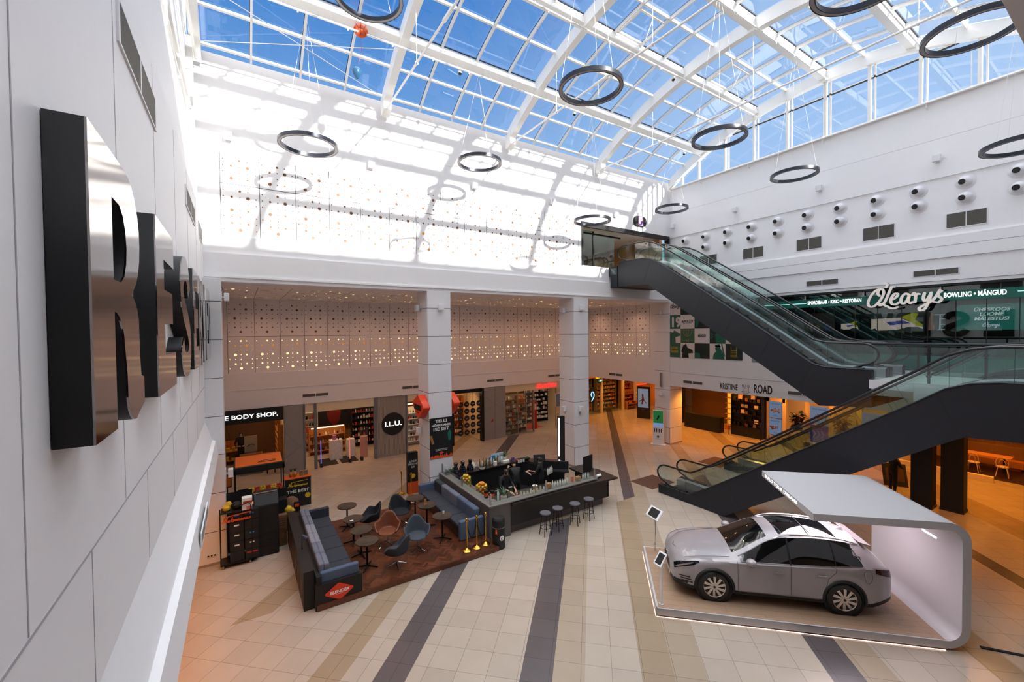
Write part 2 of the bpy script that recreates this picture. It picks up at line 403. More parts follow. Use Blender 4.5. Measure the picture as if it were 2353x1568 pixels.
# far wall above the beam
fw_ = MB()
fw_.box(-1.5, 15.9, 8.62, 21.4, 16.7, 9.32).box(-1.5, 15.86, 8.56, 21.4, 16.7, 8.62).box(-1.5, 15.93, 8.44, 21.4, 16.7, 8.56)
fw_.box(-1.5, 16.0, 9.32, 14.62, 16.7, 9.88).box(-1.5, 16.1, 9.88, 14.62, 16.7, 12.5)
fw_.box(-1.5, 16.1, 12.5, 14.62, 16.7, 13.62).box(14.62, 16.1, 12.3, 21.6, 16.7, 13.62).box(-1.5, 16.12, 13.62, 21.6, 16.7, 13.64).box(-1.5, 16.1, 13.64, 21.6, 16.7, 15.5)
fw_.box(14.62, 16.0, 9.32, 21.4, 16.7, 10.12)
S('wall_far', fw_, M['white'])

DOTS = [(0,0,0),(2,0,1),(3,0,0),(0,1,0),(1,1,1),(2,1,0),(3,1,2),(4,1,0),(0,2,0),(2,2,0),(3,2,0),(4,2,0),(1,3,2),(2,3,0),(3,3,1),(0,4,0),(1,4,0),(2,4,0),(4,4,0),(1,5,1),(2,5,0),(3,5,1),(4,5,0),(0,6,0),(2,6,2),(4,6,0)]
RD = (0.02, 0.036, 0.055)
def panels(name, to, n, h0, h1, zr, lit, off=0):
    """perforated cladding: to(a, z, d) gives the point a along the wall, z up and d in front of it"""
    gap, hl = MB(), [MB(), MB(), MB()]
    W = 1.06
    for k in range(n + 1):
        a = off + k * W
        gap.add([to(a - .008, h0, .004), to(a + .008, h0, .004), to(a + .008, h1, .004), to(a - .008, h1, .004)], [(0, 1, 2, 3)])
    for z in zr[1:-1]:
        gap.add([to(off, z - .008, .004), to(off + n*W, z - .008, .004), to(off + n*W, z + .008, .004), to(off, z + .008, .004)], [(0, 1, 2, 3)])
    for k in range(n):
        for r in range(len(zr) - 1):
            z1, z0 = zr[r], zr[r+1]
            for i, j, s in DOTS:
                fz = .12 + j * .125
                z = zr[0] - (fz + r) * (1.69 if abs(z1 - z0) > 1.2 else 1.55)
                z = z1 - fz * max(1.55, z1 - z0)
                if z < z0 + .03: continue
                a = off + (k + .07 + .2075 * i) * W
                c = lit(r, j, k)
                rr = RD[s]; vs = []
                for q in range(10):
                    t = 2 * PI * q / 10; vs.append(to(a + rr * math.cos(t), z + rr * math.sin(t), .003))
                hl[c].add(vs, [list(range(10))])
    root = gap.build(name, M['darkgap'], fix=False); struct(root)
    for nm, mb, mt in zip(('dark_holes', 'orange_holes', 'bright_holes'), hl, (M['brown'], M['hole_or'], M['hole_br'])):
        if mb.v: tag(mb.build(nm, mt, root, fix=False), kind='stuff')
    return root
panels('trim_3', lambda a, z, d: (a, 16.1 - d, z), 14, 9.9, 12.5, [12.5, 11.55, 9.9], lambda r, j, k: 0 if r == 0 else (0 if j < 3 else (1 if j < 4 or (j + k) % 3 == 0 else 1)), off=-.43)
# ------------------------------------------------------------------ alcove under the beam
S('wall_far_recess', MB().box(-.7, 23.2, 4.98, 21.4, 23.5, 8.5).box(-.7, 23.08, 3.32, 21.35, 23.5, 4.98).box(-.7, 23.1, 4.2, 21.35, 23.06, 4.215), M['white2'])
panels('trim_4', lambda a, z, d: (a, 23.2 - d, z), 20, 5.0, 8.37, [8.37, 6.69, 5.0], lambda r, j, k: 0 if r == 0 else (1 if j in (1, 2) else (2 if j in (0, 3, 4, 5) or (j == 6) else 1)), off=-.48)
S('wall_alcove_right', MB().box(21.35, 15.9, 3.5, 21.6, 23.6, 8.5), M['white2'])
panels('trim_5', lambda a, z, d: (21.35 - d, 22.85 - a, z), 5, 5.1, 8.4, [8.4, 6.69, 5.1], lambda r, j, k: 0 if r == 0 else (1 if j in (1, 2) else 2), off=.2)
S('wall_alcove_left', MB().box(-.75, 15.9, 3.3, -.62, 23.5, 8.5).box(-.75, 15.9, 0, -.66, 16.9, 3.3), M['white2'])
S('ceiling_alcove', MB().box(-.7, 16.0, 8.42, 21.4, 23.3, 8.6), M['white2'])
def alc(a, z, d): return (a, 23.2 - (z - 8) , 8.42 - d)
cg = MB(); ch = MB(); cl = MB()
for k in range(21):
    a = -.5 + k * 1.06; cg.add([(a, 17.2, 8.416), (a + .014, 17.2, 8.416), (a + .014, 23.1, 8.416), (a, 23.1, 8.416)], [(0, 1, 2, 3)])
for yv in (18.7, 20.6, 22.5): cg.add([(-.6, yv, 8.416), (21.3, yv, 8.416), (21.3, yv + .014, 8.416), (-.6, yv + .014, 8.416)], [(0, 1, 2, 3)])
for k in range(20):
    for r in range(3):
        for i, j, s in DOTS:
            if random.random() < .55: continue
            (ch if random.random() < .4 else cl).disc((-.5 + (k + .1 + .2*i)*1.06, 17.4 + r*1.9 + j*.25, 8.414), RD[s]*1.1, 'Z', 8)
tg = struct(cg.build('trim_6', M['darkgap'], fix=False))
tag(ch.build('bright_holes', M['hole_br'], tg, fix=False), kind='stuff'); tag(cl.build('dark_holes', M['brown'], tg, fix=False), kind='stuff')
# ------------------------------------------------------------------ right wall
rw = MB()
rw.box(21.6, .3, 12.25, 22.2, 16.5, 13.66).box(21.62, .3, 13.66, 22.2, 16.5, 13.68).box(21.6, .3, 13.68, 22.2, 16.5, 15.12)
rw.box(21.66, .3, 10.1, 22.2, 16.5, 12.25).box(21.58, .3, 9.32, 22.2, 16.5, 10.1).box(21.63, .3, 8.5, 22.2, 16.5, 9.32).box(21.66, .3, 8.38, 22.2, 16.5, 8.5)
S('wall_right', rw, M['white'])
S('trim_7', MB().box(21.576, .3, 9.74, 21.58, 16.1, 9.75).box(21.625, .3, 9.315, 21.63, 15.9, 9.33).box(21.655, .3, 8.49, 21.66, 11.2, 8.51), M['joint'])
mw = MB(); mw.box(21.35, 11.15, 3.5, 21.9, 15.9, 8.45).box(21.35, 3.9, 3.5, 21.9, 11.15, 5.15)
S('wall_right_lower', mw, M['white2'])
S('trim_8', MB().box(21.345, 3.9, 4.3, 21.35, 15.85, 4.312), M['joint'])
S('ceiling_gallery', MB().box(21.9, 3.9, 3.5, 34, 33.9, 3.6).box(21.4, 15.9, 3.5, 22, 33.9, 3.6), M['cream'])
S('floor_gallery', MB().box(21.36, -6, 4.75, 34, 23, 5.15), M['concrete'])
# mid level slab beside the escalators
S('floor_mid_level', MB().box(16.45, -6, 4.5, 19.6, 3.96, 5.15).box(19.6, -6, 4.5, 21.36, .8, 5.15).box(16.45, 3.96, 4.7, 19.62, 4.97, 5.15), M['concrete'])
S('trim_9', MB().box(16.43, -6, 4.45, 16.45, 3.97, 5.17).box(16.43, 3.96, 4.9, 16.45, 5.0, 5.17), M['white2'])
S('ceiling_mid_level', MB().box(16.5, -6, 4.3, 34, 3.9, 4.5), M['anth2'])
# near side behind and above the camera
S('wall_near', MB().box(-1.5, .1, 8.44, 22.2, .48, 15.5).box(-1.5, -.2, 3.5, 16.4, .2, 5.13), M['white2'])
S('floor_near', MB().box(-1.5, -6, 4.8, 16.45, 0.18, 5.15), M['concrete'])
S('ceiling_near', MB().box(-1.5, -6, 8.44, 34, .12, 8.6), M['tan'])
S('wall_back', MB().box(-6, -6.2, 0, 36, -6, 8.6), M['white2'])
S('ceiling_near_lower', MB().box(-6, -6, 3.5, 16.4, .15, 3.6), M['cream'])
# outer shell so that no daylight slips in below the roof
S('wall_outer', MB().box(34, -6, 0, 34.2, 34, 8.6).box(-6.1, -6, 0, -6, 34, 8.6).box(-6, 33.8, 0, 36, 34, 8.6).box(22.2, -6, 8.38, 34.2, 34, 8.6).box(-6, 23.5, 8.4, 34, 34, 8.6).box(-6, -6, 8.44, -1.4, 24, 8.6).box(-6,15.9,0,-.75,16.0,8.5), M['white2'])
# top level lobby
lb = MB(); lb.box(14.5, 16.7, 9.6, 21.7, 24, 10.12)
S('floor_lobby', lb, M['stone'])
S('wall_lobby', MB().box(14.4, 16.7, 10.1, 14.62, 24, 12.6).box(21.45, 16.7, 10.1, 21.7, 24, 12.6).box(14.4, 24, 10.1, 21.7, 24.2, 12.6), bsdf('lobby_wood', '#b98f63', .5, var=.05))
S('ceiling_lobby', MB().box(14.4, 16.7, 12.32, 21.7, 24.2, 12.6), M['paper'])
S('door_1', MB().box(14.6, 16.04, 12.1, 21.55, 16.16, 12.34).box(21.4, 16.04, 10.12, 21.55, 16.3, 12.1).box(14.62, 16.04, 10.12, 14.7, 16.16, 12.1).box(15.9, 16.6, 10.12, 15.97, 16.66, 12.1).box(14.7, 16.8, 11.98, 18.2, 16.86, 12.06), M['blackm'])
g1 = MB().box(14.72, 16.62, 10.14, 15.88, 16.635, 12.1).box(16.0, 16.62, 10.14, 17.5, 16.635, 11.95)
S('window_9', g1, M['gglass'])
rm = MB(); ld_ = MB()
for x, y, z in LAMPS:
    rm.lathe([(.10, 0), (.125, -.004), (.13, -.012), (.10, -.012)], (x, y, z), n=16); ld_.disc((x, y, z - .006), .098, 'Z', 16)
rmo = S('trim_10', rm, M['white2']); tag(ld_.build('lamp_discs', M['lampw'], rmo, fix=False), kind='stuff')

# ------------------------------------------------------------------ glazed vault
YC, ZC, RG = 8.15, 3.45, 14.42
def arc(R, y): return ZC + math.sqrt(max(0, R*R - (y - YC)**2))
def arcpts(R, y0=15.95, y1=.35, n=26):
    a0 = math.asin((y0 - YC) / R); a1 = math.asin((y1 - YC) / R)
    return [(YC + R*math.sin(a0 + (a1-a0)*i/n), ZC + R*math.cos(a0 + (a1-a0)*i/n)) for i in range(n+1)]
RIB = [-0.95, 4.72, 10.2, 15.68, 21.42]
for b in range(4):
    x0, x1 = RIB[b], RIB[b+1]
    gl = MB(); P_ = arcpts(RG, 15.98, .32, 24)
    for i in range(24): gl.quad((x0, P_[i][0], P_[i][1]), (x1, P_[i][0], P_[i][1]), (x1, P_[i+1][0], P_[i+1][1]), (x0, P_[i+1][0], P_[i+1][1]))
    w = struct(gl.build('window_%d' % (b + 1), M['roofglass'], fix=False))
    fr = MB(); gk = MB()
    for k in range(1, 4):
        x = x0 + (x1 - x0) * k / 4; o = arcpts(RG - .01, n=24); i_ = arcpts(RG - .13, n=24)
        for q in range(24):
            fr.add([(x-.03, *o[q]), (x+.03, *o[q]), (x+.03, *i_[q]), (x-.03, *i_[q]), (x-.03, *o[q+1]), (x+.03, *o[q+1]), (x+.03, *i_[q+1]), (x-.03, *i_[q+1])], [(0,4,5,1), (2,6,7,3), (1,5,6,2), (0,3,7,4)])
    for y in (15.88, 14.9, 12.45, 9.6, 6.7, 3.85, 1.35, .42):
        a = math.asin((y - YC) / RG); cy, sy = math.cos(a), math.sin(a)
        f = lambda dt, dr: (YC + (RG + dr)*sy + dt*cy, ZC + (RG + dr)*cy - dt*sy)
        fr.prism([f(-.03, 0), f(.03, 0), f(.03, -.12), f(-.03, -.12)], 'X', x0, x1)
        gk.prism([f(.035, 0), f(.06, 0), f(.06, -.03), f(.035, -.03)], 'X', x0, x1)
    for y in (13.72, 10.87, 7.97, 5.07, 2.22):
        a = math.asin((y - YC) / RG); cy, sy = math.cos(a), math.sin(a)
        f = lambda dt, dr: (YC + (RG + dr)*sy + dt*cy, ZC + (RG + dr)*cy - dt*sy)
        gk.prism([f(.0, 0), f(.03, 0), f(.03, -.03), f(.0, -.03)], 'X', x0, x1)
    for k in range(4):                                # dark gaskets along one side of each pane
        x = x0 + (x1 - x0) * (k + 1) / 4 - .055; o = arcpts(RG, n=24)
        for q in range(24): gk.quad((x, o[q][0], o[q][1]-.012), (x+.02, o[q][0], o[q][1]-.012), (x+.02, o[q+1][0], o[q+1][1]-.012), (x, o[q+1][0], o[q+1][1]-.012))
    fr.build('glazing_bars', M['steelw'], w); gk.build('gasket', M['darkgap'], w)
    # opening casements in the second strip
    vt = MB()
    for yy in (12.3,):
        for k in (1,):
            xa, xb = x0 + (x1-x0)*k/4 + .05, x0 + (x1-x0)*(k+1)/4 - .05
            ya, yb = 9.75, 10.75
            for (p, q) in (((xa, ya), (xb, ya)), ((xb, ya), (xb, yb)), ((xb, yb), (xa, yb)), ((xa, yb), (xa, ya))):
                vt.tube([(p[0], p[1], arc(RG, p[1]) - .14), (q[0], q[1], arc(RG, q[1]) - .14)], .05, 4, sq=True)
            vt.tube([((xa+xb)/2, ya, arc(RG, ya) - .15), ((xa+xb)/2 + .1, ya + .5, arc(RG, ya) - .75)], .018, 6)
    vt.build('vent_frame', M['steelw'], w)
    bo = arcpts(RG - .03); bi = arcpts(RG - .42)
for i, x in enumerate(RIB):
    r = thing('roof_arch', 'white curved steel roof arch %s' % ('against the left wall', 'landing on the far wall above the basketball balloon side', 'landing on the far wall above the middle ring lamp', 'landing on the far wall near the parking sign', 'framing the top of the gable window')[i], 'roof arch', (x, 15.9, 15.0), group=None)
    bo = arcpts(RG - .02); bi = arcpts(RG - .46); mb = MB(); w2 = .13
    for q in range(26):
        c = [(-w2, bo[q]), (w2, bo[q]), (w2, bi[q]), (-w2, bi[q])]; d = [(-w2, bo[q+1]), (w2, bo[q+1]), (w2, bi[q+1]), (-w2, bi[q+1])]
        mb.add([(a, p[0]-15.9, p[1]-15.0) for a, p in c + d], [(0,4,5,1), (1,5,6,2), (2,6,7,3), (3,7,4,0)])
    mb.build('arch_beam', M['steelw'], r)
    if i in (1, 2, 3):
        ft = MB().prism([(.08, .5), (-.32, .62), (-.32, .02), (-.1, -.12), (.08, -.12)], 'X', -.14, .14); ft.build('foot_bracket', M['steelw'], r)
    MB().tube([(0, -.1, .05), (0, -15.4, .05)], .035, 8).tube([(0, -5.4, .05), (0, -6.0, .05)], .055, 8).build('tie_rod', M['steelw'], r)
    for yy in (12.55, 8.15, 3.75):
        MB().tube([(0, yy - 15.9, arc(RG - .46, yy) - 15.0), (0, yy - 15.9, .05)], .014, 6).ball((0, yy - 15.9, .05), .06, 8).build('hanger_rod', M['steelw'], r)
for k, y in enumerate((13.88, 11.03, 8.13, 5.23, 2.38)):
    z = arc(RG, y); a = math.asin((y - YC) / RG); cy, sy = math.cos(a), math.sin(a)
    f = lambda dt, dr: (dt*cy + dr*sy, -dt*sy + dr*cy)
    r = thing('roof_purlin', 'long white roof purlin, %s up from the far wall' % ('first', 'second', 'third', 'fourth', 'fifth')[k], 'roof beam', (0, y, z), group=None)
    MB().prism([f(-.13, -.03), f(.13, -.03), f(.13, -.36), f(-.13, -.36)], 'X', RIB[0], RIB[-1]).build('box_beam', M['steelw'], r)
    pp = MB().tube([(-.8, -.30, -.62), (21.3, -.30, -.62)], .032, 8); pp.build('sprinkler_pipe', M['steelw'], r)
    hb = MB()
    for q in range(16):
        X = -.2 + q * 1.37; hb.tube([(X, -.30, -.62), (X, -.1, -.36)], .01, 5); hb.cyl((X + .4, -.3, -.6), (X + .4, -.3, -.7), .02, n=6)
    tag(hb.build('pipe_hanger', M['steelw'], r), kind='stuff')
bc_ = thing('bracing_cable', 'pair of thin crossed bracing cables under the first roof strip by the left wall', 'cable', (0, 14.9, 15.7))
MB().tube([(-.9, .85, -.15), (4.6, -.95, .5)], .012, 5).build('cable', M['steelw'], bc_); MB().tube([(-.9, -.95, .5), (4.6, .9, -.2)], .012, 5).build('cable', M['steelw'], bc_)
# gable window over the right wall
gw = MB(); pts = [p for p in arcpts(RG - .3, 15.6, .5, 24)]
gw.add([(21.55, 15.85, 15.12)] + [(21.55, p[0], p[1]) for p in pts] + [(21.55, .45, 15.12)], [list(range(len(pts) + 2))])
gwo = struct(gw.build('window_5', M['roofglass'], fix=False)); gf = MB(); gd = MB()
ys = [15.15, 14.12, 12.6, 11.12, 9.62, 8.1, 6.58, 5.06, 3.56, 2.05]
for y in ys:
    gf.box(21.44, y - .05, 15.1, 21.58, y + .05, arc(RG - .3, y)); gf.box(21.5, y - .19, 15.1, 21.56, y - .14, arc(RG - .3, y)) if y < 13 else None
gf.box(21.5, 2.8, 16.83, 21.58, 13.0, 16.88); gd.box(21.5, 2.8, 16.80, 21.58, 13.0, 16.83)
gf.box(21.48, .4, 15.06, 21.62, 16.0, 15.14)
gf.build('mullion', M['steelw'], gwo); gd.build('gasket', M['darkgap'], gwo)
hk = MB()
for y in (14.0, 11.4, 8.2, 4.9): hk.tube([(21.62, y, 14.85), (21.45, y, 14.9), (21.45, y, 15.12), (21.58, y, 15.14)], .025, 6)
S('trim_11', hk, M['steelw'])
# ------------------------------------------------------------------ big letters on the left wall
H_ = 1.89
def arcp(cx, cy, rx, ry, a0, a1, n=10): return [(cx + rx*math.cos(math.radians(a0 + (a1-a0)*i/n)), cy + ry*math.sin(math.radians(a0 + (a1-a0)*i/n))) for i in range(n+1)]
R_ = [[(0,0),(.52,0),(.52,.80)] + arcp(.52,.55,.28,.25,90,20,5) + [(.86,.34)] + arcp(1.12,.20,.26,.23,170,300,6) + [(1.50,.06),(1.50,.28),(1.38,.30)] + [(1.34,.48)] + arcp(1.0,.72,.34,.24,10,75,5) + arcp(.92,1.42,.52,.47,-65,90,10) + [(0,1.89)],
      [(.52,1.02),(.70,1.02)] + arcp(.70,1.30,.24,.28,-80,80,6) + [(.52,1.58)]]
E_ = [[(0,0),(1.42,0),(1.42,.42),(.52,.42),(.52,.78),(1.2,.78),(1.2,1.16),(.52,1.16),(.52,1.50),(1.38,1.50),(1.38,1.89),(0,1.89)]]
V_ = [[(.62,0),(1.16,0),(1.78,1.89),(1.26,1.89),(.92,.62),(.54,1.89),(0,1.89)]]
D_ = [[(0,0),(.6,0)] + arcp(.6,.945,.95,.945,-85,85,12) + [(.6,1.89),(0,1.89)], [(.5,.4)] + arcp(.55,.945,.46,.545,-85,85,8) + [(.5,1.49)]]
sp = cat_rom([(1.28,1.34,0),(1.1,1.62,0),(.75,1.70,0),(.38,1.58,0),(.24,1.32,0),(.42,1.08,0),(.8,.90,0),(1.16,.70,0),(1.26,.45,0),(1.05,.22,0),(.7,.18,0),(.38,.26,0),(.2,.52,0)], 4)
L1, L2 = [], []
for i, p in enumerate(sp):
    t = (sp[min(len(sp)-1, i+1)] - sp[max(0, i-1)]).normalized(); w = .19 if 0 < i < len(sp)-1 else .19
    L1.append((p.x - t.y*w, p.y + t.x*w)); L2.append((p.x + t.y*w, p.y - t.x*w))
S_ = [L1 + L2[::-1]]
ORD = ['first', 'second', 'third', 'fourth', 'fifth', 'sixth', 'seventh', 'eighth']
for k, (ch_, pol, y0) in enumerate((('R', R_, 3.36), ('E', E_, 5.66), ('S', S_, 7.72), ('E', E_, 9.85), ('R', R_, 11.0), ('V', V_, 12.05), ('E', E_, 13.3), ('D', D_, 14.2))):
    if k >= 4: pol = [[(x*.62, y) for x, y in pl] for pl in pol]
    if k == 3: pol = [[(x*.72, y) for x, y in pl] for pl in pol]
    r = thing('sign_letter', 'huge black wall letter %s with a mirror polished face, %s letter of the sign' % (ch_, ORD[k]), 'letter', (-.9, y0, 6.12), group='letters of the wall sign')
    shape2d('letter_body', pol, M['black'], r, (.09, 0, 0), RL, .085)
    shape2d('letter_face', pol, M['mirror'], r, (.181, 0, 0), RL, .006)

# ------------------------------------------------------------------ air vents
def vent_proto():
    r = thing('air_vent', '', 'air vent', (0, 0, -50)); 
    MB().box(-.52,-.02,-.03,.52,0,0).box(-.52,-.02,.5,.52,0,.53).box(-.52,-.02,0,-.49,0,.5).box(.49,-.02,0,.52,0,.5).box(-.012,-.022,0,.012,0,.5).build('frame', M['white2'], r)
    g = MB().box(-.49,-.012,0,.49,-.004,.5)
    for i in range(1, 24): g.box(-.49,-.018,i*.5/24 - .004,.49,-.012,i*.5/24 + .004, 1)
    g.build('grille', [M['ventback'], M['grille']], r)
    return r
VP = vent_proto()
def put_vent(loc, rz, w, h, label, group):
    v = dup(VP, loc, rz, label, group); v.scale = (w / 1.0, 1, h / .5); return v
for i, (y, w) in enumerate(((6.3, 2.0), (12.1, 2.0), (15.0, 1.2))):
    put_vent((-.9, y, 9.5), PI/2, w, .38, 'long air vent high on the left wall, %s from the camera' % ORD[i], 'vents high on the left wall')
put_vent((-.598, 9.2, 3.34), PI/2, 1.5, .2, 'air vent low in the sloping fascia of the left wall', 'vent in the left fascia')
for i, y in enumerate((13.65, 11.25, 8.79, 6.32, 3.88)):
    put_vent((21.66, y, 10.37), -PI/2, 1.0, .5, 'dark two-part air vent under the jet nozzles, %s from the far corner' % ORD[i], 'vents under the nozzles')
for i, y in enumerate((8.26, 4.65)):
    put_vent((21.63, y, 8.71), -PI/2, 1.22, .21, 'narrow air vent above the green sign band, %s' % ('left one', 'right one')[i], 'vents above the green band')
for i, x in enumerate((3.13, 8.15, 13.56, 18.4)):
    put_vent((x, 23.08, 3.66), 0, 1.2, .14, 'slim dark air vent in the fascia over the far shops, %s from the left' % ORD[i], 'vents over the far shops')
for i, (y, nm) in enumerate(((20.2, 'over the bottle shop corridor'), (14.4, 'left of the black food court lettering'), (8.9, 'right of the black food court lettering'))):
    put_vent((21.35, y, 3.76), -PI/2, 1.2, .15, 'slim air vent in the white fascia ' + nm, 'vents in the right fascia')
for o in list(VP.children): bpy.data.objects.remove(o)
bpy.data.objects.remove(VP)

# ------------------------------------------------------------------ jet nozzles
def nozzle():
    r = thing('jet_nozzle', '', 'air nozzle', (0, 0, -50))
    f = MB()
    f.add([], [])
    fl = MB().lathe([(.27, 0), (.27, .012), (.235, .02), (.2, .04)], n=28); fl.build('flange', M['white2'], r, rot=(PI/2, 0, 0), smooth=True)
    MB().lathe([(.175, 0)] + [(.185*math.cos(a*PI/24), .06 + .185*math.sin(a*PI/24)) for a in range(0, 12)] + [(.001, .245)], n=24).build('ball', M['white2'], r, rot=(PI/2, 0, 0), smooth=True)
    d = Vector((-.30, -.92, -.2)).normalized(); c = Vector((0, -.06, 0))
    MB().cyl(c + d*.12, c + d*.196, .098, .092, 20).build('opening', M['black'], r)
    return r
nz0 = nozzle(); first = True
for k in range(11):
    for q, z in enumerate((11.93, 11.37)):
        lab = 'white ball jet nozzle, %s row, number %d counted from the far corner' % (('upper', 'lower')[q], k + 1)
        lab = 'white ball air nozzle in the %s row, %s' % (('upper', 'lower')[q], ('nearest the far corner', 'second from the far corner', 'third from the far corner', 'fourth from the far corner', 'fifth from the far corner', 'in the middle of the row', 'fifth from the near end', 'fourth from the near end', 'third from the near end', 'second from the near end', 'nearest the right picture edge')[k])
        loc = (21.66, 15.02 - k*1.235, z)
        if first: nz0.location = loc; nz0.rotation_euler = (0, 0, -PI/2); tag(nz0, lab, None, 'ball air nozzles on the right wall'); first = False
        else: dup(nz0, loc, -PI/2, lab, 'ball air nozzles on the right wall')

# ------------------------------------------------------------------ wall sconces
sc0 = thing('wall_lamp', '', 'wall lamp', (0, 0, -50))
MB().box(-.06, -.02, -.16, .06, 0, .16).build('back_plate', M['white2'], sc0, bevel=.006)
MB().box(-.02, -.07, -.02, .02, -.02, .02).build('arm', M['white2'], sc0)
MB().box(-.11, -.2, -.12, .11, -.07, .12).build('lamp_head', M['white2'], sc0, bevel=.012)
def put_sc(loc, rz, label, group): return dup(sc0, loc, rz, label, group)
for i, x in enumerate((-.2, 4.2, 8.5, 12.7, 17.0)):
    put_sc((x, 16.1, 13.0), 0, 'small white box lamp high on the sunlit wall, %s from the left' % ORD[i], 'box lamps on the sunlit wall')
for i, y in enumerate((12.09, 8.33, 4.61)):
    put_sc((21.6, y, 12.95), -PI/2, 'small white box lamp on the shaded right wall, %s from the left' % ORD[i], 'box lamps on the right wall')
put_sc((21.6, 15.8, 12.9), -PI/2, 'small white box lamp beside the far corner under the smallest ring', 'box lamps on the right wall')
put_sc((6.8, 15.9, 7.8), 0, 'white box lamp on the front of the left pillar, near its top', 'box lamps on the pillars')
put_sc((14.35, 15.9, 7.95), 0, 'white box lamp on the front of the middle pillar, near its top', 'box lamps on the pillars')
put_sc((14.25, 15.9, 2.9), 0, 'white box lamp on the front of the middle pillar, low', 'box lamps on the pillars')
put_sc((6.25, 16.66, 7.8), -PI/2, 'white box lamp on the left flank of the left pillar, near its top', 'box lamps on the pillars')
put_sc((6.25, 16.7, 2.75), -PI/2, 'white box lamp on the left flank of the left pillar, low', 'box lamps on the pillars')
put_sc((13.9, 16.6, 7.85), -PI/2, 'white box lamp on the left flank of the middle pillar, near its top', 'box lamps on the pillars')
put_sc((13.9, 16.57, 2.85), -PI/2, 'white box lamp on the left flank of the middle pillar, low', 'box lamps on the pillars')
put_sc((21.3, 16.5, 7.88), -PI/2, 'white box lamp on the right pillar, near its top', 'box lamps on the pillars')
put_sc((21.3, 16.43, 3.0), -PI/2, 'white box lamp on the right pillar above the charging kiosk', 'box lamps on the pillars')
put_sc((-.45, 15.3, 7.9), PI/2, 'white box lamp on the pillar at the left wall, high', 'box lamps on the pillars')
put_sc((-.45, 15.3, 2.6), PI/2, 'white box lamp on the pillar at the left wall, low', 'box lamps on the pillars')
for o in list(sc0.children): bpy.data.objects.remove(o)
bpy.data.objects.remove(sc0)

# ------------------------------------------------------------------ pillars
def pillar(x0, x1, y0, y1, label, top=8.44):
    r = thing('pillar', label, 'pillar', ((x0+x1)/2, (y0+y1)/2, 0), group='white clad pillars')
    a, b = (x1-x0)/2, (y1-y0)/2
    MB().box(-a, -b, .0, a, b, top).build('cladding', M['white2'], r, bevel=.01)
    j = MB()
    for k in range(1, 8):
        z = .62 + k*1.13 - .62 if False else k * 1.13 - .15
        if z < top: j.box(-a-.002, -b-.002, z-.008, a+.002, b+.002, z+.008)
    j.box(-a-.003, -b-.003, 0, -a+.012, -b+.012, 1.0)
    j.build('panel_joint', M['darkgap'], r); MB().box(-a-.01, -b-.01, 0, a+.01, b+.01, .07).build('plinth', M['tan'], r)
    return r
pillar(6.27, 7.27, 15.9, 17.05, 'white pillar behind the coffee bar left end carrying the dark poster')
pillar(13.9, 14.87, 15.9, 17.05, 'white pillar behind the right end of the coffee bar')
pillar(21.3, 22.46, 15.88, 16.95, 'white pillar with the charging kiosk at its foot', 8.44)
pillar(-1.25, -.45, 15.1, 15.9, 'white pillar at the left wall beside the black crate trolley')
so = thing('socket_strip', 'white triple wall socket low on the left pillar', 'socket', (-.82, 15.095, .3))
MB().box(-.12, -.012, -.04, .12, 0, .04).build('socket_plate', M['paper'], so, bevel=.004)
sk = MB()
for x in (-.08, 0, .08): sk.disc((x, -.0125, 0), .026, 'Y', 12)
sk.build('socket_hole', M['darkgap'], so, fix=False)
ar = thing('speaker_bar', 'slim grey vertical loudspeaker on the right pillar', 'loudspeaker', (21.3, 16.45, 3.4))
MB().box(-.1, -.07, 0, -.02, .07, .85).build('speaker_body', M['tan'], ar, bevel=.01); MB().box(-.105, -.055, .03, -.1, .055, .82).build('speaker_grille', M['grille'], ar)

# ------------------------------------------------------------------ ring lamps
M['ring'] = bsdf('ring_anthracite', '#30343d', .32, .55)
M['ringin'] = bsdf('ring_diffuser', '#a39c9a', .5)
def ring_lamp(loc, label, R=.84):
    r = thing('ring_lamp', label, 'ring lamp', loc, group='ring lamps hanging from the glass roof')
    n = 64; mb = MB(); sec = [(R, -.055), (R, .055), (R-.10, .055), (R-.10, -.055), (R-.085, -.055), (R-.085, -.045), (R-.015, -.045), (R-.015, -.055)]
    m = len(sec); vs = [(q[0]*math.cos(2*PI*j/n), q[0]*math.sin(2*PI*j/n), q[1]) for j in range(n) for q in sec]
    mb.add(vs, [(j*m+i, j*m+(i+1) % m, ((j+1) % n)*m+(i+1) % m, ((j+1) % n)*m+i) for j in range(n) for i in range(m)])
    mb.build('ring_body', M['ring'], r, smooth=30)
    d = MB(); vs = [(rr*math.cos(2*PI*j/n), rr*math.sin(2*PI*j/n), -.049) for j in range(n) for rr in (R-.016, R-.084)]
    d.add(vs, [(j*2, j*2+1, ((j+1) % n)*2+1, ((j+1) % n)*2) for j in range(n)]); d.build('diffuser', M['ringin'], r, fix=False)
    zt = arc(RG, loc[1]) - .01 - loc[2]
    for a in (30, 150, 270):
        ca, sa = math.cos(math.radians(a)), math.sin(math.radians(a))
        MB().tube([((R-.05)*ca, (R-.05)*sa, .05), (.0, 0, zt)], .005, 4).build('cable', M['steelw'], r)
    return r
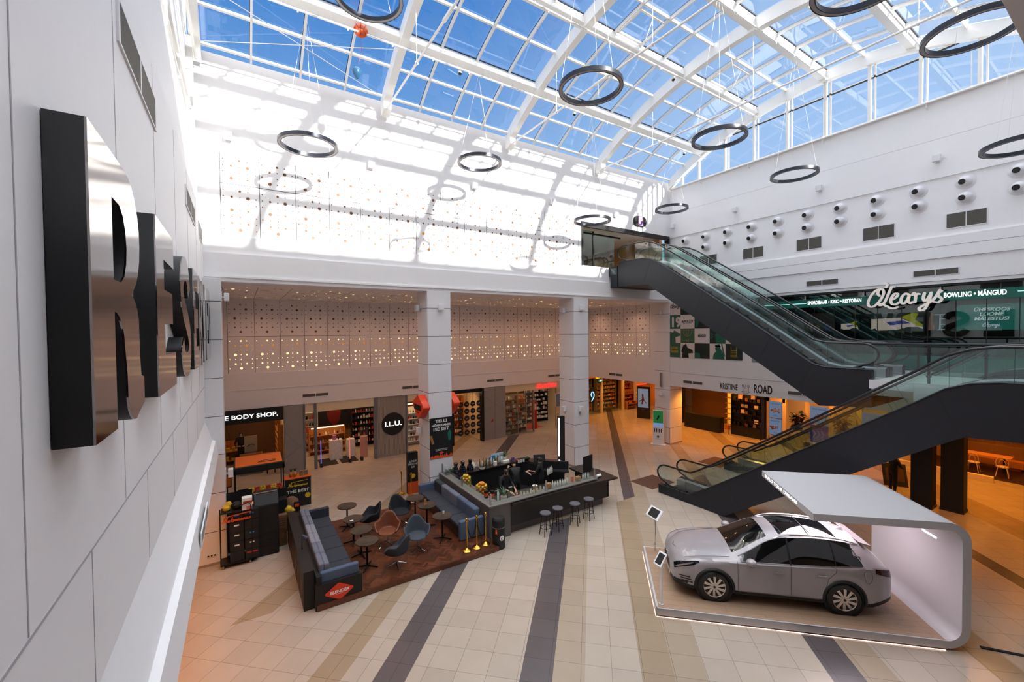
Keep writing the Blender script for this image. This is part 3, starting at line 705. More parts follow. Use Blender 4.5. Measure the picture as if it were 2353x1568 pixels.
for loc, lab in (((1.87, 14.25, 12.54), 'dark ring lamp before the sunlit wall, leftmost of the far row'), ((7.8, 14.25, 13.24), 'dark ring lamp before the sunlit wall above the second box lamp'),
                 ((13.6, 14.25, 11.82), 'dark ring lamp hanging lowest beside the top level opening'), ((19.3, 14.25, 13.2), 'smallest looking dark ring lamp near the far corner above the purple parking sign'),
                 ((2.85, 10.85, 15.15), 'dark ring lamp cut by the top picture edge near the balloons'), ((7.9, 8.3, 13.2), 'large dark ring lamp seen whole against the blue roof panes in the middle'),
                 ((13.3, 8.0, 13.05), 'dark ring lamp seen against the start of the gable window'), ((18.9, 8.2, 13.0), 'dark ring lamp hanging before the shaded right wall above the nozzles'),
                 ((9.6, 3.0, 13.05), 'dark ring lamp cut by the top picture edge on the right'), ((13.7, 2.4, 13.3), 'biggest dark ring lamp at the top right in front of the gable panes'),
                 ((18.3, 2.2, 11.8), 'dark ring lamp cut by the right picture edge')):
    ring_lamp(loc, lab)

# ------------------------------------------------------------------ balloons
b1 = thing('foil_balloon', 'round orange basketball foil balloon caught under the glass roof', 'balloon', (3.33, 13.62, 16.15))
MB().lathe([(1e-3, -.09), (.12, -.085), (.19, -.045), (.215, 0), (.19, .045), (.12, .085), (1e-3, .09)], n=26).build('balloon_body', M['orange'], b1, rot=(PI/2, 0, math.radians(-12)), smooth=True)
sm = MB(); sm.tube([(0, -.092, -.2), (0, -.1, 0), (0, -.092, .2)], .006, 5).tube([(-.2, -.05, 0), (0, -.1, 0.02), (.2, -.05, 0)], .006, 5)
for s_ in (-1, 1): sm.tube([(s_*.15, -.065, .15), (s_*.07, -.09, 0), (s_*.15, -.065, -.15)], .006, 5)
sm.build('seam', M['black'], b1, rot=(0, 0, math.radians(-12)))
MB().tube([(0, 0, -.21), (.01, 0, -.6), (-.1, .02, -1.1)], .004, 4).build('string', M['red'], b1)
b2 = thing('balloon', 'small blue balloon hanging on a string below the orange one', 'balloon', (3.21, 13.7, 14.85))
MB().lathe([(1e-3, -.2), (.04, -.17), (.1, -.07), (.135, .03), (.12, .12), (.06, .18), (1e-3, .19)], n=18).build('balloon_body', bsdf('balloon_blue', '#28587c', .25), b2, smooth=True)
MB().cyl((0, 0, -.22), (0, 0, -.19), .02, .01, 8).build('knot', bsdf('balloon_blue2', '#3f7fb0', .3), b2)
# dome cameras on the first purlin
for i, (x, y, z) in enumerate(((6.75, 13.7, 15.98), (12.1, 13.7, 15.98), (19.6, 13.7, 15.95), (14.9, 10.9, 16.9))):
    c = thing('dome_camera', 'small black dome camera under a roof purlin, ' + ('between the balloons and the middle ring', 'just right of the middle ring lamp', 'near the far end of the first purlin', 'under the second purlin')[i], 'security camera', (x, y, z), group='dome cameras on the roof purlins')
    MB().cyl((0, 0, 0), (0, 0, .08), .07, .08, 14).build('housing', M['white2'], c); MB().ball((0, 0, 0), .065, 12).build('dome', M['black'], c, smooth=True)

# ------------------------------------------------------------------ parking sign
ps = thing('parking_sign', 'pill shaped black sign with a purple square and white letter P', 'sign', (18.95, 16.1, 12.9))
a_ = arcp(.26, 0, .24, .27, -90, 90, 10) + arcp(-.26, 0, .24, .27, 90, 270, 10)
shape2d('sign_body', [a_], M['black'], ps, (0, -.06, 0), RF, .05)
MB().box(-.2, -.118, -.25, .2, -.112, .25).build('purple_panel', emat('purple_lit', '#9a2fb0', .8), ps)
MB().box(-.17, -.121, -.23, .17, -.1185, .23).build('panel_border', M['sign_w'], ps); MB().box(-.155, -.1235, -.215, .155, -.1215, .215).build('panel_fill', emat('purple_lit2', '#8a2aa0', .7), ps)
text('P', .5, M['sign_w'], ps, (-.02, -.127, .01), RF, .002, .012)
text('2', .1, M['sign_w'], ps, (.1, -.127, -.17), RF, .002, 0)

# ------------------------------------------------------------------ escalators
def escalator(x0, W, T, B, label, zlo, sgn, drop=0.0):
    """T: top line of the side deck, B: underside, both as (y, z) from the low end to the high end"""
    r = thing('escalator', label, 'escalator', (x0, T[0][0], zlo), group='escalators'); oy, oz = T[0][0], zlo
    rel = lambda L: [(y - oy, z - oz) for y, z in L]
    T, B = rel(T), rel(B); poly = T + B[::-1]
    d = 1 if T[-1][0] > T[0][0] else -1
    mb = MB().prism(poly, 'X', 0, .2).prism(poly, 'X', W - .2, W)
    belly = [(y, z + .03) for y, z in B]
    for (a, b) in zip(B[:-1], B[1:]):
        mb.add([(.2, a[0], a[1]), (W-.2, a[0], a[1]), (W-.2, b[0], b[1]), (.2, b[0], b[1]), (.2, a[0], a[1]+.05), (W-.2, a[0], a[1]+.05), (W-.2, b[0], b[1]+.05), (.2, b[0], b[1]+.05)], [(0,1,2,3), (4,7,6,5), (0,3,7,4), (1,5,6,2)])
    mb.build('truss', M['anth'], r)
    jt = MB(); y0, y1 = T[0][0], T[-1][0]
    tz = lambda y, L=T: next((a[1] + (b[1]-a[1])*(y-a[0])/(b[0]-a[0]) for a, b in zip(L[:-1], L[1:]) if min(a[0], b[0]) <= y <= max(a[0], b[0]) and a[0] != b[0]), L[-1][1])
    k = 1.6
    while k < abs(y1 - y0) - 1:
        y = y0 + d*k; ya = y + d*.4; jt.tube([(-.001, y, tz(y) - .02), (-.001, ya + 0, max(tz(ya, B), tz(ya) - 1.1))], .004, 4); k += 1.35
    jt.build('panel_joint', M['black'], r)
    MB().tube([(.0, a[0], a[1]) for a in T], .022, 6).tube([(W, a[0], a[1]) for a in T], .022, 6).build('deck_edge', M['anth'], r)
    # skirts
    sk = MB()
    for xx in (.2, W - .2):
        top = T; s = .14 if xx < W/2 else -.14
        for a, b in zip(T[:-1], T[1:]):
            sk.add([(xx, a[0], a[1] + .005), (xx + s, a[0], a[1] - .04), (xx + s, b[0], b[1] - .04), (xx, b[0], b[1] + .005), (xx + s, a[0], a[1] - .3), (xx + s, b[0], b[1] - .3)], [(0,1,2,3), (1,4,5,2)])
    sk.build('skirt', M['alu'], r, fix=False)
    # steps
    sw0, sw1 = .36, W - .36; n = int(abs(y1 - y0 - 0) / .4) - 2
    zmin, zmax = T[0][1] - .32, T[-1][1] - .32
    me = None
    for i in range(n):
        y = y0 + d * (1.0 + i * .4); 
        if abs(y - y1) < .9: break
        z = min(max(tz(y) - .3, zmin), zmax); rz_ = .27
        if me is None:
            so_ = MB().box(sw0, -.2, -.28, sw1, .2, 0).box(sw0, -.2, -.001, sw1, -.17, .004, 1).build('step', [M['anth2'], M['tan']], r, loc=(0, y, z)); me = so_.data
        else:
            o = bpy.data.objects.new('step', me); COL.objects.link(o); o.parent = r; o.location = (0, y, z)
    MB().box(.3, min(y0, y0 + d*.9), T[0][1] - .34, W - .3, max(y0, y0 + d*.9), T[0][1] - .31).box(.3, min(y1 - d*.9, y1), T[-1][1] - .34, W - .3, max(y1 - d*.9, y1), T[-1][1] - .31).build('comb_plate', M['alu'], r)
    # handrails and glass
    hz = .82
    top = [(a[0], a[1] + hz) for a in T]
    rad = .34
    lo = [(T[0][0] + d*.30 + -d*(rad+.1)*math.cos(math.radians(t)), T[0][1] + hz - rad - 0.0 + rad*math.sin(math.radians(t))) for t in range(-80, 85, 16)]
    hi = [(T[-1][0] - d*.30 + d*(rad+.1)*math.cos(math.radians(t)), T[-1][1] + hz - rad + rad*math.sin(math.radians(t))) for t in range(80, -85, -16)]
    inner = [p for p in top[1:-1]]
    path = lo + inner + hi
    lo0 = (T[0][0] + d*.55, T[0][1] + .0); hi0 = (T[-1][0] - d*.55, T[-1][1] + .0)
    path = [lo0] + path + [hi0]
    for nm, xx in (('handrail', .13), ('handrail', W - .13)):
        MB().tube([(xx, p[0], p[1]) for p in path], .036, 8).build(nm, M['rubber'], r, smooth=True)
        g = [p for p in path]; gp = [(p[0], p[1]) for p in g] 
        base = [p for p in T if (p[0]-lo0[0])*d > 0 and (hi0[0]-p[0])*d > 0][::-1]
        tri = [Vector((0, p[0], p[1])) for p in gp + base]
        MB().add([(xx - .005, p[0], p[1]) for p in gp + base] , [list(range(len(gp + base)))]).build('glass_balustrade', M['gglass'], r, fix=False)
        MB().box(xx - .07, min(lo0[0] - d*.35, lo0[0] + d*.7), T[0][1] - .05, xx + .07, max(lo0[0] - d*.35, lo0[0] + d*.7), T[0][1] + .05).build('handrail_inlet', M['black'], r, bevel=.03)
    gj = MB(); k = 1.2
    while k < abs(y1 - y0) - .8:
        y = y0 + d*k
        for xx in (.13, W-.13): gj.tube([(xx - .008, y, tz(y)), (xx - .008, y - d*.32*(1 if 1.5 < k < abs(y1-y0) - 2 else 0), tz(y) + hz - .02 - (.2 if 1.8 < k < abs(y1-y0) - 2 else 0))], .004, 4)
        k += 1.05
    gj.build('glass_joint', M['darkgap'], r)
    return r
TU = [(4.95,5.47),(6.2,5.49),(6.56,5.58),(6.85,5.78),(8.15,6.71),(9.03,7.34),(11.34,8.92),(12.92,9.98),(13.32,10.17),(13.69,10.27),(14.12,10.3),(15.35,10.3)]
BU = [(4.95,4.30),(6.35,4.17),(13.51,9.0),(15.35,9.06)]
escalator(16.45, 1.56, TU, BU, 'upper escalator nearest the camera, dark grey sides and glass balustrade', 5.15, 1)
escalator(18.06, 1.54, TU, BU, 'upper escalator on the far side, next to the right wall', 5.15, 1)
TL = [(11.45,.36),(10.05,.36),(9.75,.52),(9.08,.95),(7.37,2.13),(6.3,2.87),(3.52,4.82),(2.94,5.25),(2.5,5.42),(2.06,5.48),(.9,5.49)]
BLo = [(11.45,.012),(8.62,.012),(2.8,4.0),(2.6,4.12),(.9,4.2)]
escalator(14.6, 1.55, TL, BLo, 'lower escalator rising from the floor beside the car stand', 0, -1)
escalator(19.68, 1.55, [(y + .15, z) for y, z in TL], [(y + .15, z) for y, z in BLo], 'lower escalator on the far side, behind the nearer rising one', 0, -1)
# landing end pieces of the upper escalators at the top level
le = thing('escalator_landing', 'dark steel landing box joining the upper escalators to the top level', 'landing', (18.1, 15.4, 9.05))
MB().box(-1.66, 0, 0, 1.52, .48, .62).box(-1.66, 0, .62, 1.52, .58, 1.08).build('landing_box', M['anth'], le)
MB().box(-1.68, .02, .64, -1.655, .5, 1.0).build('glass_edge', M['gglass'], le)
for i, x in enumerate((14.55, 19.6)):
    mt = tag(MB().box(0, 0, 0, 1.5, 1.2, .012).build('entry_mat', bsdf('mat_brown', '#5a3b2a', .8, bump=.3), loc=(x + .1, 11.8, 0)), 'brown floor mat at the foot of the %s rising escalator' % ('nearer', 'farther')[i], 'mat', 'escalator mats')
# stickers
pass

# railing on the mid level edge
rl = thing('glass_railing', 'glass railing with dark posts and handrail along the mid level edge', 'railing', (16.5, 0, 5.15))
MB().tube([(0, 4.95, 1.14), (0, -3, 1.14)], .045, 8).build('top_rail', M['anth'], rl)
for k in range(7):
    y = 3.66 - k*1.1; MB().box(-.02, y-.03, 0, .02, y+.03, 1.1).build('post', M['anth2'], rl)
    MB().box(-.05, y-.05, .2, .05, y+.05, .25).box(-.05, y-.05, .85, .05, y+.05, .9).build('clamp', M['anth2'], rl)
MB().quad((.0, 4.9, .03), (.0, -3, .03), (.0, -3, 1.05), (.0, 4.9, 1.05)).build('glass_panel', M['gglass'], rl, fix=False)
rl2 = thing('glass_railing', 'second glass railing along the front of the gallery floor', 'railing', (21.45, 0, 5.15))
MB().tube([(0, 11.0, 1.1), (0, 4.9, 1.1)], .04, 8).build('top_rail', M['anth'], rl2)
for k in range(6):
    y = 10.8 - k*1.15; MB().box(-.02, y-.03, 0, .02, y+.03, 1.1).build('post', M['anth2'], rl2)
MB().quad((0, 11, .03), (0, 4.9, .03), (0, 4.9, 1.03), (0, 11, 1.03)).build('glass_panel', M['gglass'], rl2, fix=False)
# black columns under the mid level
for i, (x, y) in enumerate(((21.75, 4.95), (22.1, 4.2))):
    c = thing('black_column', 'black clad column under the mid level, %s one of the pair' % ('left', 'right')[i], 'column', (x, y, 0), group='black columns')
    MB().box(-.28, -.3, 0, .28, .3, 4.3).build('shaft', M['black'], c, bevel=.01); MB().box(-.3, -.32, 0, .3, .32, .08).build('plinth', M['anth2'], c)
# ------------------------------------------------------------------ car stand
AZ = math.radians(-44.2)
st = thing('display_stand', 'white C-shaped exhibition stand with wood floor around the silver car', 'exhibition stand', (8.15, 6.46, 0), AZ)
Ls, Ws, r_ = 6.22, 2.95, .42
def rr(cx, cz, r, a0, a1, n=10): return arcp(cx, cz, r, r, a0, a1, n)
t_ = .16
prof = [(0, .04)] + rr(Ls-r_, .04+r_, r_, -90, 0) + rr(Ls-r_, 2.7-r_, r_, 0, 90) + [(3.3, 2.7), (3.3, 2.7-t_)] + rr(Ls-r_, 2.7-r_, r_-t_, 90, 0) + rr(Ls-r_, .2+r_-t_+.0, r_-t_, 0, -90) + [(0, .2)]
M['stand'] = bsdf('stand_white', '#b9b7b9', .38, var=.01)
MB().prism(prof, 'Y', 0, Ws).build('shell', M['stand'], st, smooth=25)
def plank_mat(name, c1, c2, sx, sy, rot=0.0, rough=.4):
    m = bpy.data.materials.new(name); m.use_nodes = True; nt = m.node_tree; L = nt.links; b = nt.nodes['Principled BSDF']
    t = nt.nodes.new('ShaderNodeTexCoord'); mp = nt.nodes.new('ShaderNodeMapping'); mp.inputs['Rotation'].default_value = (0, 0, rot)
    br = nt.nodes.new('ShaderNodeTexBrick'); br.inputs['Scale'].default_value = 1; br.inputs['Brick Width'].default_value = sx; br.inputs['Row Height'].default_value = sy
    br.inputs['Mortar Size'].default_value = .003; br.inputs['Color1'].default_value = srgb(c1); br.inputs['Color2'].default_value = srgb(c2); br.inputs['Mortar'].default_value = tuple(v*.4 for v in srgb(c1)[:3]) + (1,)
    n = nt.nodes.new('ShaderNodeTexNoise'); mp2 = nt.nodes.new('ShaderNodeMapping'); mp2.inputs['Scale'].default_value = (2, 24, 2); mp2.inputs['Rotation'].default_value = (0, 0, rot)
    L.new(t.outputs['Object'], mp.inputs[0]); L.new(mp.outputs[0], br.inputs[0]); L.new(t.outputs['Object'], mp2.inputs[0]); L.new(mp2.outputs[0], n.inputs['Vector'])
    n.inputs['Detail'].default_value = 6
    mx = nt.nodes.new('ShaderNodeMix'); mx.data_type = 'RGBA'; mx.blend_type = 'OVERLAY'; mx.inputs[0].default_value = .45
    L.new(br.outputs[0], mx.inputs[6]); L.new(n.outputs['Color'], mx.inputs[7]); L.new(mx.outputs[2], b.inputs['Base Color']); b.inputs['Roughness'].default_value = rough
    return m
MB().box(.05, .04, .2, Ls-.42, Ws-.04, .204).build('wood_floor', plank_mat('oak_floor', '#a48870', '#9d8168', 1.6, .19), st)
MB().box(0, -.004, .185, Ls-.4, .0, .204).box(-.004, 0, .185, 0, Ws, .204).build('edge_profile', M['alu'], st)
led = MB().box(.0, -.02, .008, Ls-.45, -.012, .018).box(-.02, 0, .008, -.012, Ws, .018); led.build('light_strip', emat('strip_light', '#ffd8c8', 3.5), st)
MB().box(.06, .06, 0, Ls-.5, Ws-.06, .05).build('underframe', M['black'], st)
MB().box(-.012, -.012, .0, .02, .02, .23).build('corner_post', M['alu'], st)
text('BUILD YOUR DREAMS', .115, M['sign_w'], st, (3.297, 1.75, 2.622), (PI/2, 0, -PI/2), .002, .001, width=1.95, name='lettering')
lg = [(.0,.14),(.02,.0),(.08,-.1),(.2,-.14),(.34,-.12)]
script_sign('light_logo', [[(0,.28),(0,.05),(.05,-.08),(.17,-.13),(.36,-.13),(.5,-.13)]], .03, .01, M['sign_w'], st, (Ls-t_-.002, 1.2, 2.2), RX)

# ------------------------------------------------------------------ car
M['paint'] = bsdf('car_paint', '#989294', .38, .08, var=.01, coat=1.0)
M['cglass'] = bsdf('car_glass', '#08090b', .04, 0, var=.0, spec=.7)
M['clad'] = bsdf('black_cladding', '#101114', .55)
M['lamp'] = bsdf('head_lamp_glass', '#1a1c20', .08, .3); M['tail'] = bsdf('tail_lamp', '#3a0c10', .08, .1); M['lampin'] = bsdf('lamp_reflector', '#c8cdd4', .15, .8)
car = thing('car', 'silver beige family car with black roof glass standing on the white exhibition stand', 'car', (0, 0, 0), AZ)
cx, cy = 2.785, 1.425
car.location = (8.15 + cx*math.cos(AZ) - cy*math.sin(AZ), 6.46 + cx*math.sin(AZ) + cy*math.cos(AZ), .204)
def itp(tab):
    def f(x):
        if x <= tab[0][0]: return tab[0][1]
        for i in range(len(tab)-1):
            if tab[i][0] <= x <= tab[i+1][0]:
                x0, y0 = tab[i]; x1, y1 = tab[i+1]; xm, ym = tab[max(0, i-1)]; xp, yp = tab[min(len(tab)-1, i+2)]
                m0 = (y1-ym)/max(1e-6, x1-xm); m1 = (yp-y0)/max(1e-6, xp-x0); h = x1-x0; t = (x-x0)/h
                return (2*t**3-3*t*t+1)*y0 + (t**3-2*t*t+t)*h*m0 + (-2*t**3+3*t*t)*y1 + (t**3-t*t)*h*m1
        return tab[-1][1]
    return f
zt = itp([(-2.32,.66),(-2.26,.80),(-2.05,.93),(-1.7,1.02),(-1.3,1.08),(-1.0,1.12),(-.9,1.16),(-.5,1.39),(-.1,1.585),(.15,1.635),(.6,1.665),(1.1,1.655),(1.6,1.60),(1.93,1.545),(2.05,1.43),(2.3,1.17),(2.42,1.08),(2.475,.8)])
zs = itp([(-2.32,.60),(-2.2,.78),(-2.0,.87),(-1.7,.925),(-1.3,.955),(-.8,.975),(0,1.0),(.8,1.03),(1.5,1.07),(2.0,1.09),(2.3,1.04),(2.42,.98),(2.475,.74)])
ysf = itp([(-2.32,.36),(-2.27,.58),(-2.12,.76),(-1.85,.855),(-1.4,.91),(-.8,.925),(.4,.93),(1.4,.925),(1.95,.885),(2.25,.80),(2.42,.68),(2.475,.52)])
ywf = itp([(-2.32,.46),(-2.27,.68),(-2.12,.83),(-1.85,.91),(-1.4,.945),(-.8,.935),(.4,.93),(1.4,.95),(1.95,.915),(2.25,.84),(2.42,.72),(2.475,.58)])
yrf = itp([(-2.32,.25),(-2.2,.5),(-1.9,.66),(-1.4,.72),(-1.0,.76),(-.8,.77),(-.4,.69),(0,.63),(.5,.63),(1.2,.61),(1.7,.58),(1.95,.57),(2.1,.60),(2.3,.62),(2.42,.55),(2.475,.4)])
zrf = itp([(-2.32,.63),(-2.2,.77),(-1.9,.915),(-1.4,1.0),(-1.0,1.045),(-.85,1.075),(-.5,1.25),(-.2,1.42),(.1,1.525),(.5,1.575),(1.0,1.58),(1.5,1.535),(1.85,1.46),(2.05,1.33),(2.3,1.10),(2.42,1.02),(2.475,.77)])
XA = (-1.383, 1.383)
def zbf(x):
    z = .235 if -1.9 < x < 1.95 else (.235 + (abs(x) - 1.9)*.12 if x < 0 else .235 + (x - 1.95)*.3)
    for xa in XA:
        d = abs(x - xa)
        if d < .43: z = max(z, .36 + math.sqrt(.43**2 - d*d))
    return z
def sec(x):
    zb, z4, y4, yw = zbf(x), zs(x), ysf(x), ywf(x)
    zr, yr, zc = zrf(x), yrf(x), zt(x)
    h = z4 - zb
    low = (zb + .10) if zb < .4 else zb + .03
    pts = [(yw-.02, zb), (yw, low), (yw, low + (z4-low)*.34), (yw-.006, low + (z4-low)*.7), (y4, z4)]
    gy = min(y4 - .035, y4*.965); gz = min(z4 + .035, zr - .005) if zr > z4 else z4 + .01
    pts += [(gy, gz), ((gy+yr)/2 + .022*(1 if zr - z4 > .3 else 0), (gz+zr)/2 + .0), (yr, zr), (yr*.84, zr + (zc-zr)*.5), (yr*.45, zr + (zc-zr)*.88), (0, zc)]
    return pts
def surf(x, k, off=0.0, side=-1):
    p = sec(x); i = min(9, int(k)); f = k - i
    y = p[i][0]*(1-f) + p[i+1][0]*f; z = p[i][1]*(1-f) + p[i+1][1]*f
    dy, dz = p[i+1][0]-p[i][0], p[i+1][1]-p[i][1]; n = math.hypot(dy, dz) or 1
    return (x, side*(y + dz/n*off), z - dy/n*off)
xs = sorted(set([round(-2.32 + i*.045, 4) for i in range(107)] + [2.475, -2.3, -2.28, 2.46, 2.44] + [round(a + s*.43, 4) for a in XA for s in (-1, 1)] + [round(a + s*.4295, 4) for a in XA for s in (-1, 1)]))
xs = [x for x in xs if x <= 2.475]
cats = {}
def catof(x, i):
    if i in (5, 6) and -.80 < x:
        if (i == 5 and x < 1.76) or (i == 6 and -.74 < x < 1.62): return 'side_window'
    if i >= 8 and -.93 < x < -.10: return 'windshield'
    if i >= 8 and .16 < x < 1.42: return 'roof_glass'
    if i >= 8 and 2.0 < x < 2.32: return 'rear_window'
    if i == 0 and zbf(x) < .4: return 'cladding'
    return 'body'
for side in (-1, 1):
    rows = [[(x, side*p[0], p[1]) for p in sec(x)] for x in xs]
    for a in range(len(xs)-1):
        xm = (xs[a]+xs[a+1])/2
        for i in range(10):
            c = catof(xm, i); d = cats.setdefault((c, side if c == 'side_window' else 0), ({}, [], []))
            idx = []
            for (ai, ii) in ((a, i), (a+1, i), (a+1, i+1), (a, i+1)):
                key = (ai, ii, side if ii < 10 else 0)
                if key not in d[0]: d[0][key] = len(d[1]); d[1].append(rows[ai][ii])
                idx.append(d[0][key])
            d[2].append(idx if side > 0 else idx[::-1])
    d = cats[('body', 0)]
    for e_, o_ in ((rows[0], 0), (rows[-1], 1)):
        k = len(d[1]); d[1].extend(e_ + [(e_[0][0], 0, e_[0][2])]); d[2].append([k+i for i in range(len(e_)+1)][::(1 if (side > 0) == (o_ == 0) else -1)])
for (c, sd), (_, vv, ff) in cats.items():
    mb = MB().add(vv, ff); o = mb.build(c, {'body': M['paint'], 'cladding': M['clad']}.get(c, M['cglass']), car, smooth=38, fix=False)
for side in (-1, 1):
    s = side
    for nm, x in (('door_gap', -.86), ('door_gap', .28), ('door_gap', 1.12)):
        if x == 1.12: pts = [surf(1.12 + .0, 5.0, .001, s), surf(1.22, 4, .001, s), surf(1.2, 3, .002, s), surf(1.05, 2.2, .002, s), surf(.93, 1.1, .002, s)]
        else: pts = [surf(x, k/4, .002, s) for k in range(4, 21)]
        MB().tube(pts, .0045, 4).build(nm, M['darkgap'], car)
    MB().tube([surf(x/20, 5.02, .006, s) for x in range(-16, 36)], .009, 5).build('window_trim', M['chrome'], car)
    tr = [surf(-.82 + i*.05, 7.0, .006, s) for i in range(0, 49)] + [surf(1.64, 6.6, .008, s), surf(1.70, 6.0, .010, s), surf(1.76, 5.5, .010, s), surf(1.80, 5.05, .008, s)]
    MB().tube(tr, .010, 5).build('window_trim', M['chrome'], car)
    MB().tube([surf(.28, k/4, .004, s) for k in range(20, 29)], .022, 4).tube([surf(1.22, k/4, .004, s) for k in range(20, 29)], .012, 4).build('window_pillar', M['black'], car)
    rp = [(-.05 + .02, 0.0)] ; pts = [Vector(surf(.02 + i*.1, 7.2, .012 + .035*math.sin(PI*min(1, i/3)/2)*(1 if i < 15 else (18-i)/3), s)) for i in range(19)]
    MB().tube(pts, .016, 6).build('roof_rail', M['chrome'], car, smooth=True)
    for x in (.02, .93):
        p = surf(x, 3.25, .02, s); MB().box(-.11, -.012, -.014, .11, .012, .014).build('door_handle', M['chrome'], car, loc=p, bevel=.01)
    m = thing_ = MB().ball((0, 0, 0), .12, 14, sz=.72); mo = m.build('mirror', M['paint'], car, loc=(-.60, s*1.03, 1.075), smooth=True); mo.scale = (.95, 1, 1)
    MB().box(-.02, -.12, -.03, .06, .02, .0).build('mirror_foot', M['black'], car, loc=(-.62, s*.98, 1.03)) if s < 0 else MB().box(-.02, -.02, -.03, .06, .12, 0).build('mirror_foot', M['black'], car, loc=(-.62, s*.98, 1.03))
    # head lamp
    def patch(nm, x0, x1, k0, k1, mt, off=.006, nx=10, nk=4, edge=None):
        vs, fs = [], []
        for a in range(nx+1):
            x = x0 + (x1-x0)*a/nx; lo = k0(a/nx) if callable(k0) else k0; hi = k1(a/nx) if callable(k1) else k1
            for b in range(nk+1): vs.append(surf(x, lo + (hi-lo)*b/nk, off, s))
        for a in range(nx):
            for b in range(nk): q = a*(nk+1)+b; fs.append((q, q+1, q+nk+2, q+nk+1))
        return MB().add(vs, fs).build(nm, mt, car, smooth=True, fix=False)
    hl_ = patch('head_lamp', -2.26, -1.72, lambda t: 3.05 + .6*t, lambda t: 4.35 - .1*t, M['lamp'])
    patch('lamp_strip', -2.24, -1.85, lambda t: 3.2 + .55*t, lambda t: 3.45 + .45*t, M['lampin'], .010, 8, 2)
    patch('tail_lamp', 2.02, 2.46, lambda t: 3.6 - .5*t, lambda t: 4.15, M['tail'])
    for q in range(3): patch('intake_slat', -2.17 + .03*q, -1.93 + .03*q, 1.95 - .32*q, 2.1 - .32*q, M['clad'], .006, 6, 2)
    patch('bumper_blade', -2.27, -1.98, lambda t: .9 + .2*t, lambda t: 1.2 + .3*t, M['clad'], .006, 6, 2)
    MB().tube([surf(-.85 + i*.1, .95, .006, s) for i in range(18)], .012, 5).build('sill_trim', M['chrome'], car)
    for xa in XA:
        fr = []
        for t in range(-10, 191, 10):
            a = math.radians(t); x = xa + .43*math.cos(a); z = .36 + .43*math.sin(a); fr.append((x, s*(ywf(x)-.005), z))
        MB().tube(fr, .032, 6).build('wheel_arch', M['clad'], car, smooth=True)
        MB().lathe([(.02, -.15), (.43, -.15), (.43, .15), (.42, .15), (.42, -.13), (.02, -.13)], n=28).build('wheel_housing', M['black'], car, loc=(xa, s*.76, .36), rot=(s*PI/2, 0, 0))
        w = MB().lathe([(.25, -.11), (.33, -.115), (.36, -.09), (.362, 0), (.36, .09), (.33, .115), (.25, .11), (.245, .09), (.245, -.09)], n=40).build('tyre', M['rubber'], car, loc=(xa, s*.83, .362), rot=(-s*PI/2, 0, 0), smooth=True)
        rim = MB().lathe([(.245, -.08), (.25, .07), (.262, .105), (.25, .11), (.238, .10), (.232, .06)], n=40)
        for q in range(10):
            a = 2*PI*q/10 + .1; ca, sa = math.cos(a), math.sin(a); cb, sb = math.cos(a+.26), math.sin(a+.26); w1, w2 = .022, .05
            P0 = [(ca*.05 - sa*w1, sa*.05 + ca*w1), (ca*.05 + sa*w1, sa*.05 - ca*w1), (cb*.24 + sb*w2, sb*.24 - cb*w2), (cb*.24 - sb*w2*.3, sb*.24 + cb*w2*.3)]
            rim.prism(P0, 'Z', .075, .1)
        rim.lathe([(.001, .08), (.055, .08), (.055, .108), (.001, .112)], n=16)
        rim.build('rim', bsdf('rim_alloy', '#cfc6bd', .25, .8) if 'rim_alloy' not in bpy.data.materials else bpy.data.materials['rim_alloy'], w, smooth=35)
        MB().lathe([(.001, -.05), (.24, -.05), (.24, .02), (.001, .02)], n=24).build('brake_disc', M['black'], w)
        MB().lathe([(.001, .105), (.03, .105), (.03, .116), (.001, .118)], n=12).build('hub_cap', M['black'], w)
MB().tube([(-2.0, -.55, .89), (-2.18, 0, .885), (-2.0, .55, .89)], .004, 4).build('bonnet_gap', M['darkgap'], car)
for s in (-1, 1):
    MB().tube([surf(-2.0 + i*.1, 7.0, .003, s) for i in range(11)], .004, 4).build('bonnet_gap', M['darkgap'], car)
MB().prism([(1.62, 1.60), (1.72, 1.66), (1.76, 1.665), (1.8, 1.575)], 'Y', -.02, .02).build('antenna_fin', M['paint'], car)
MB().box(.82, -.52, zt(.84)+.001, .835, .52, zt(.84)+.008).build('roof_glass_bar', M['clad'], car)
MB().box(-2.33, -.36, .42, -2.28, .36, .60).build('grille', M['clad'], car); MB().box(-2.26, -.6, .24, -2.0, .6, .30).build('front_lip', M['clad'], car)
MB().box(2.38, -.62, .30, 2.48, .62, .48).build('rear_bumper_guard', M['clad'], car, bevel=.02)
MB().prism([(1.85, 1.555), (2.1, 1.49), (2.12, 1.46), (1.9, 1.50)], 'Y', -.56, .56).build('roof_spoiler', M['paint'], car)
MB().box(-1.8, -.7, .22, 1.9, .7, .3).build('underbody', M['black'], car)
fc = MB()
for yv in (-.42, .0): pass
text('BYD', .06, M['chrome'], car, (-2.325, 0, .68), (PI/2, 0, -PI/2), .004, 0)
# fuel flap
fl_ = [Vector(surf(1.86 + .09*math.cos(a*PI/9), 3.3 + .62*math.sin(a*PI/9), .003, -1)) for a in range(18)]
MB().tube(fl_, .003, 4, closed=True).build('fuel_flap_gap', M['darkgap'], car)

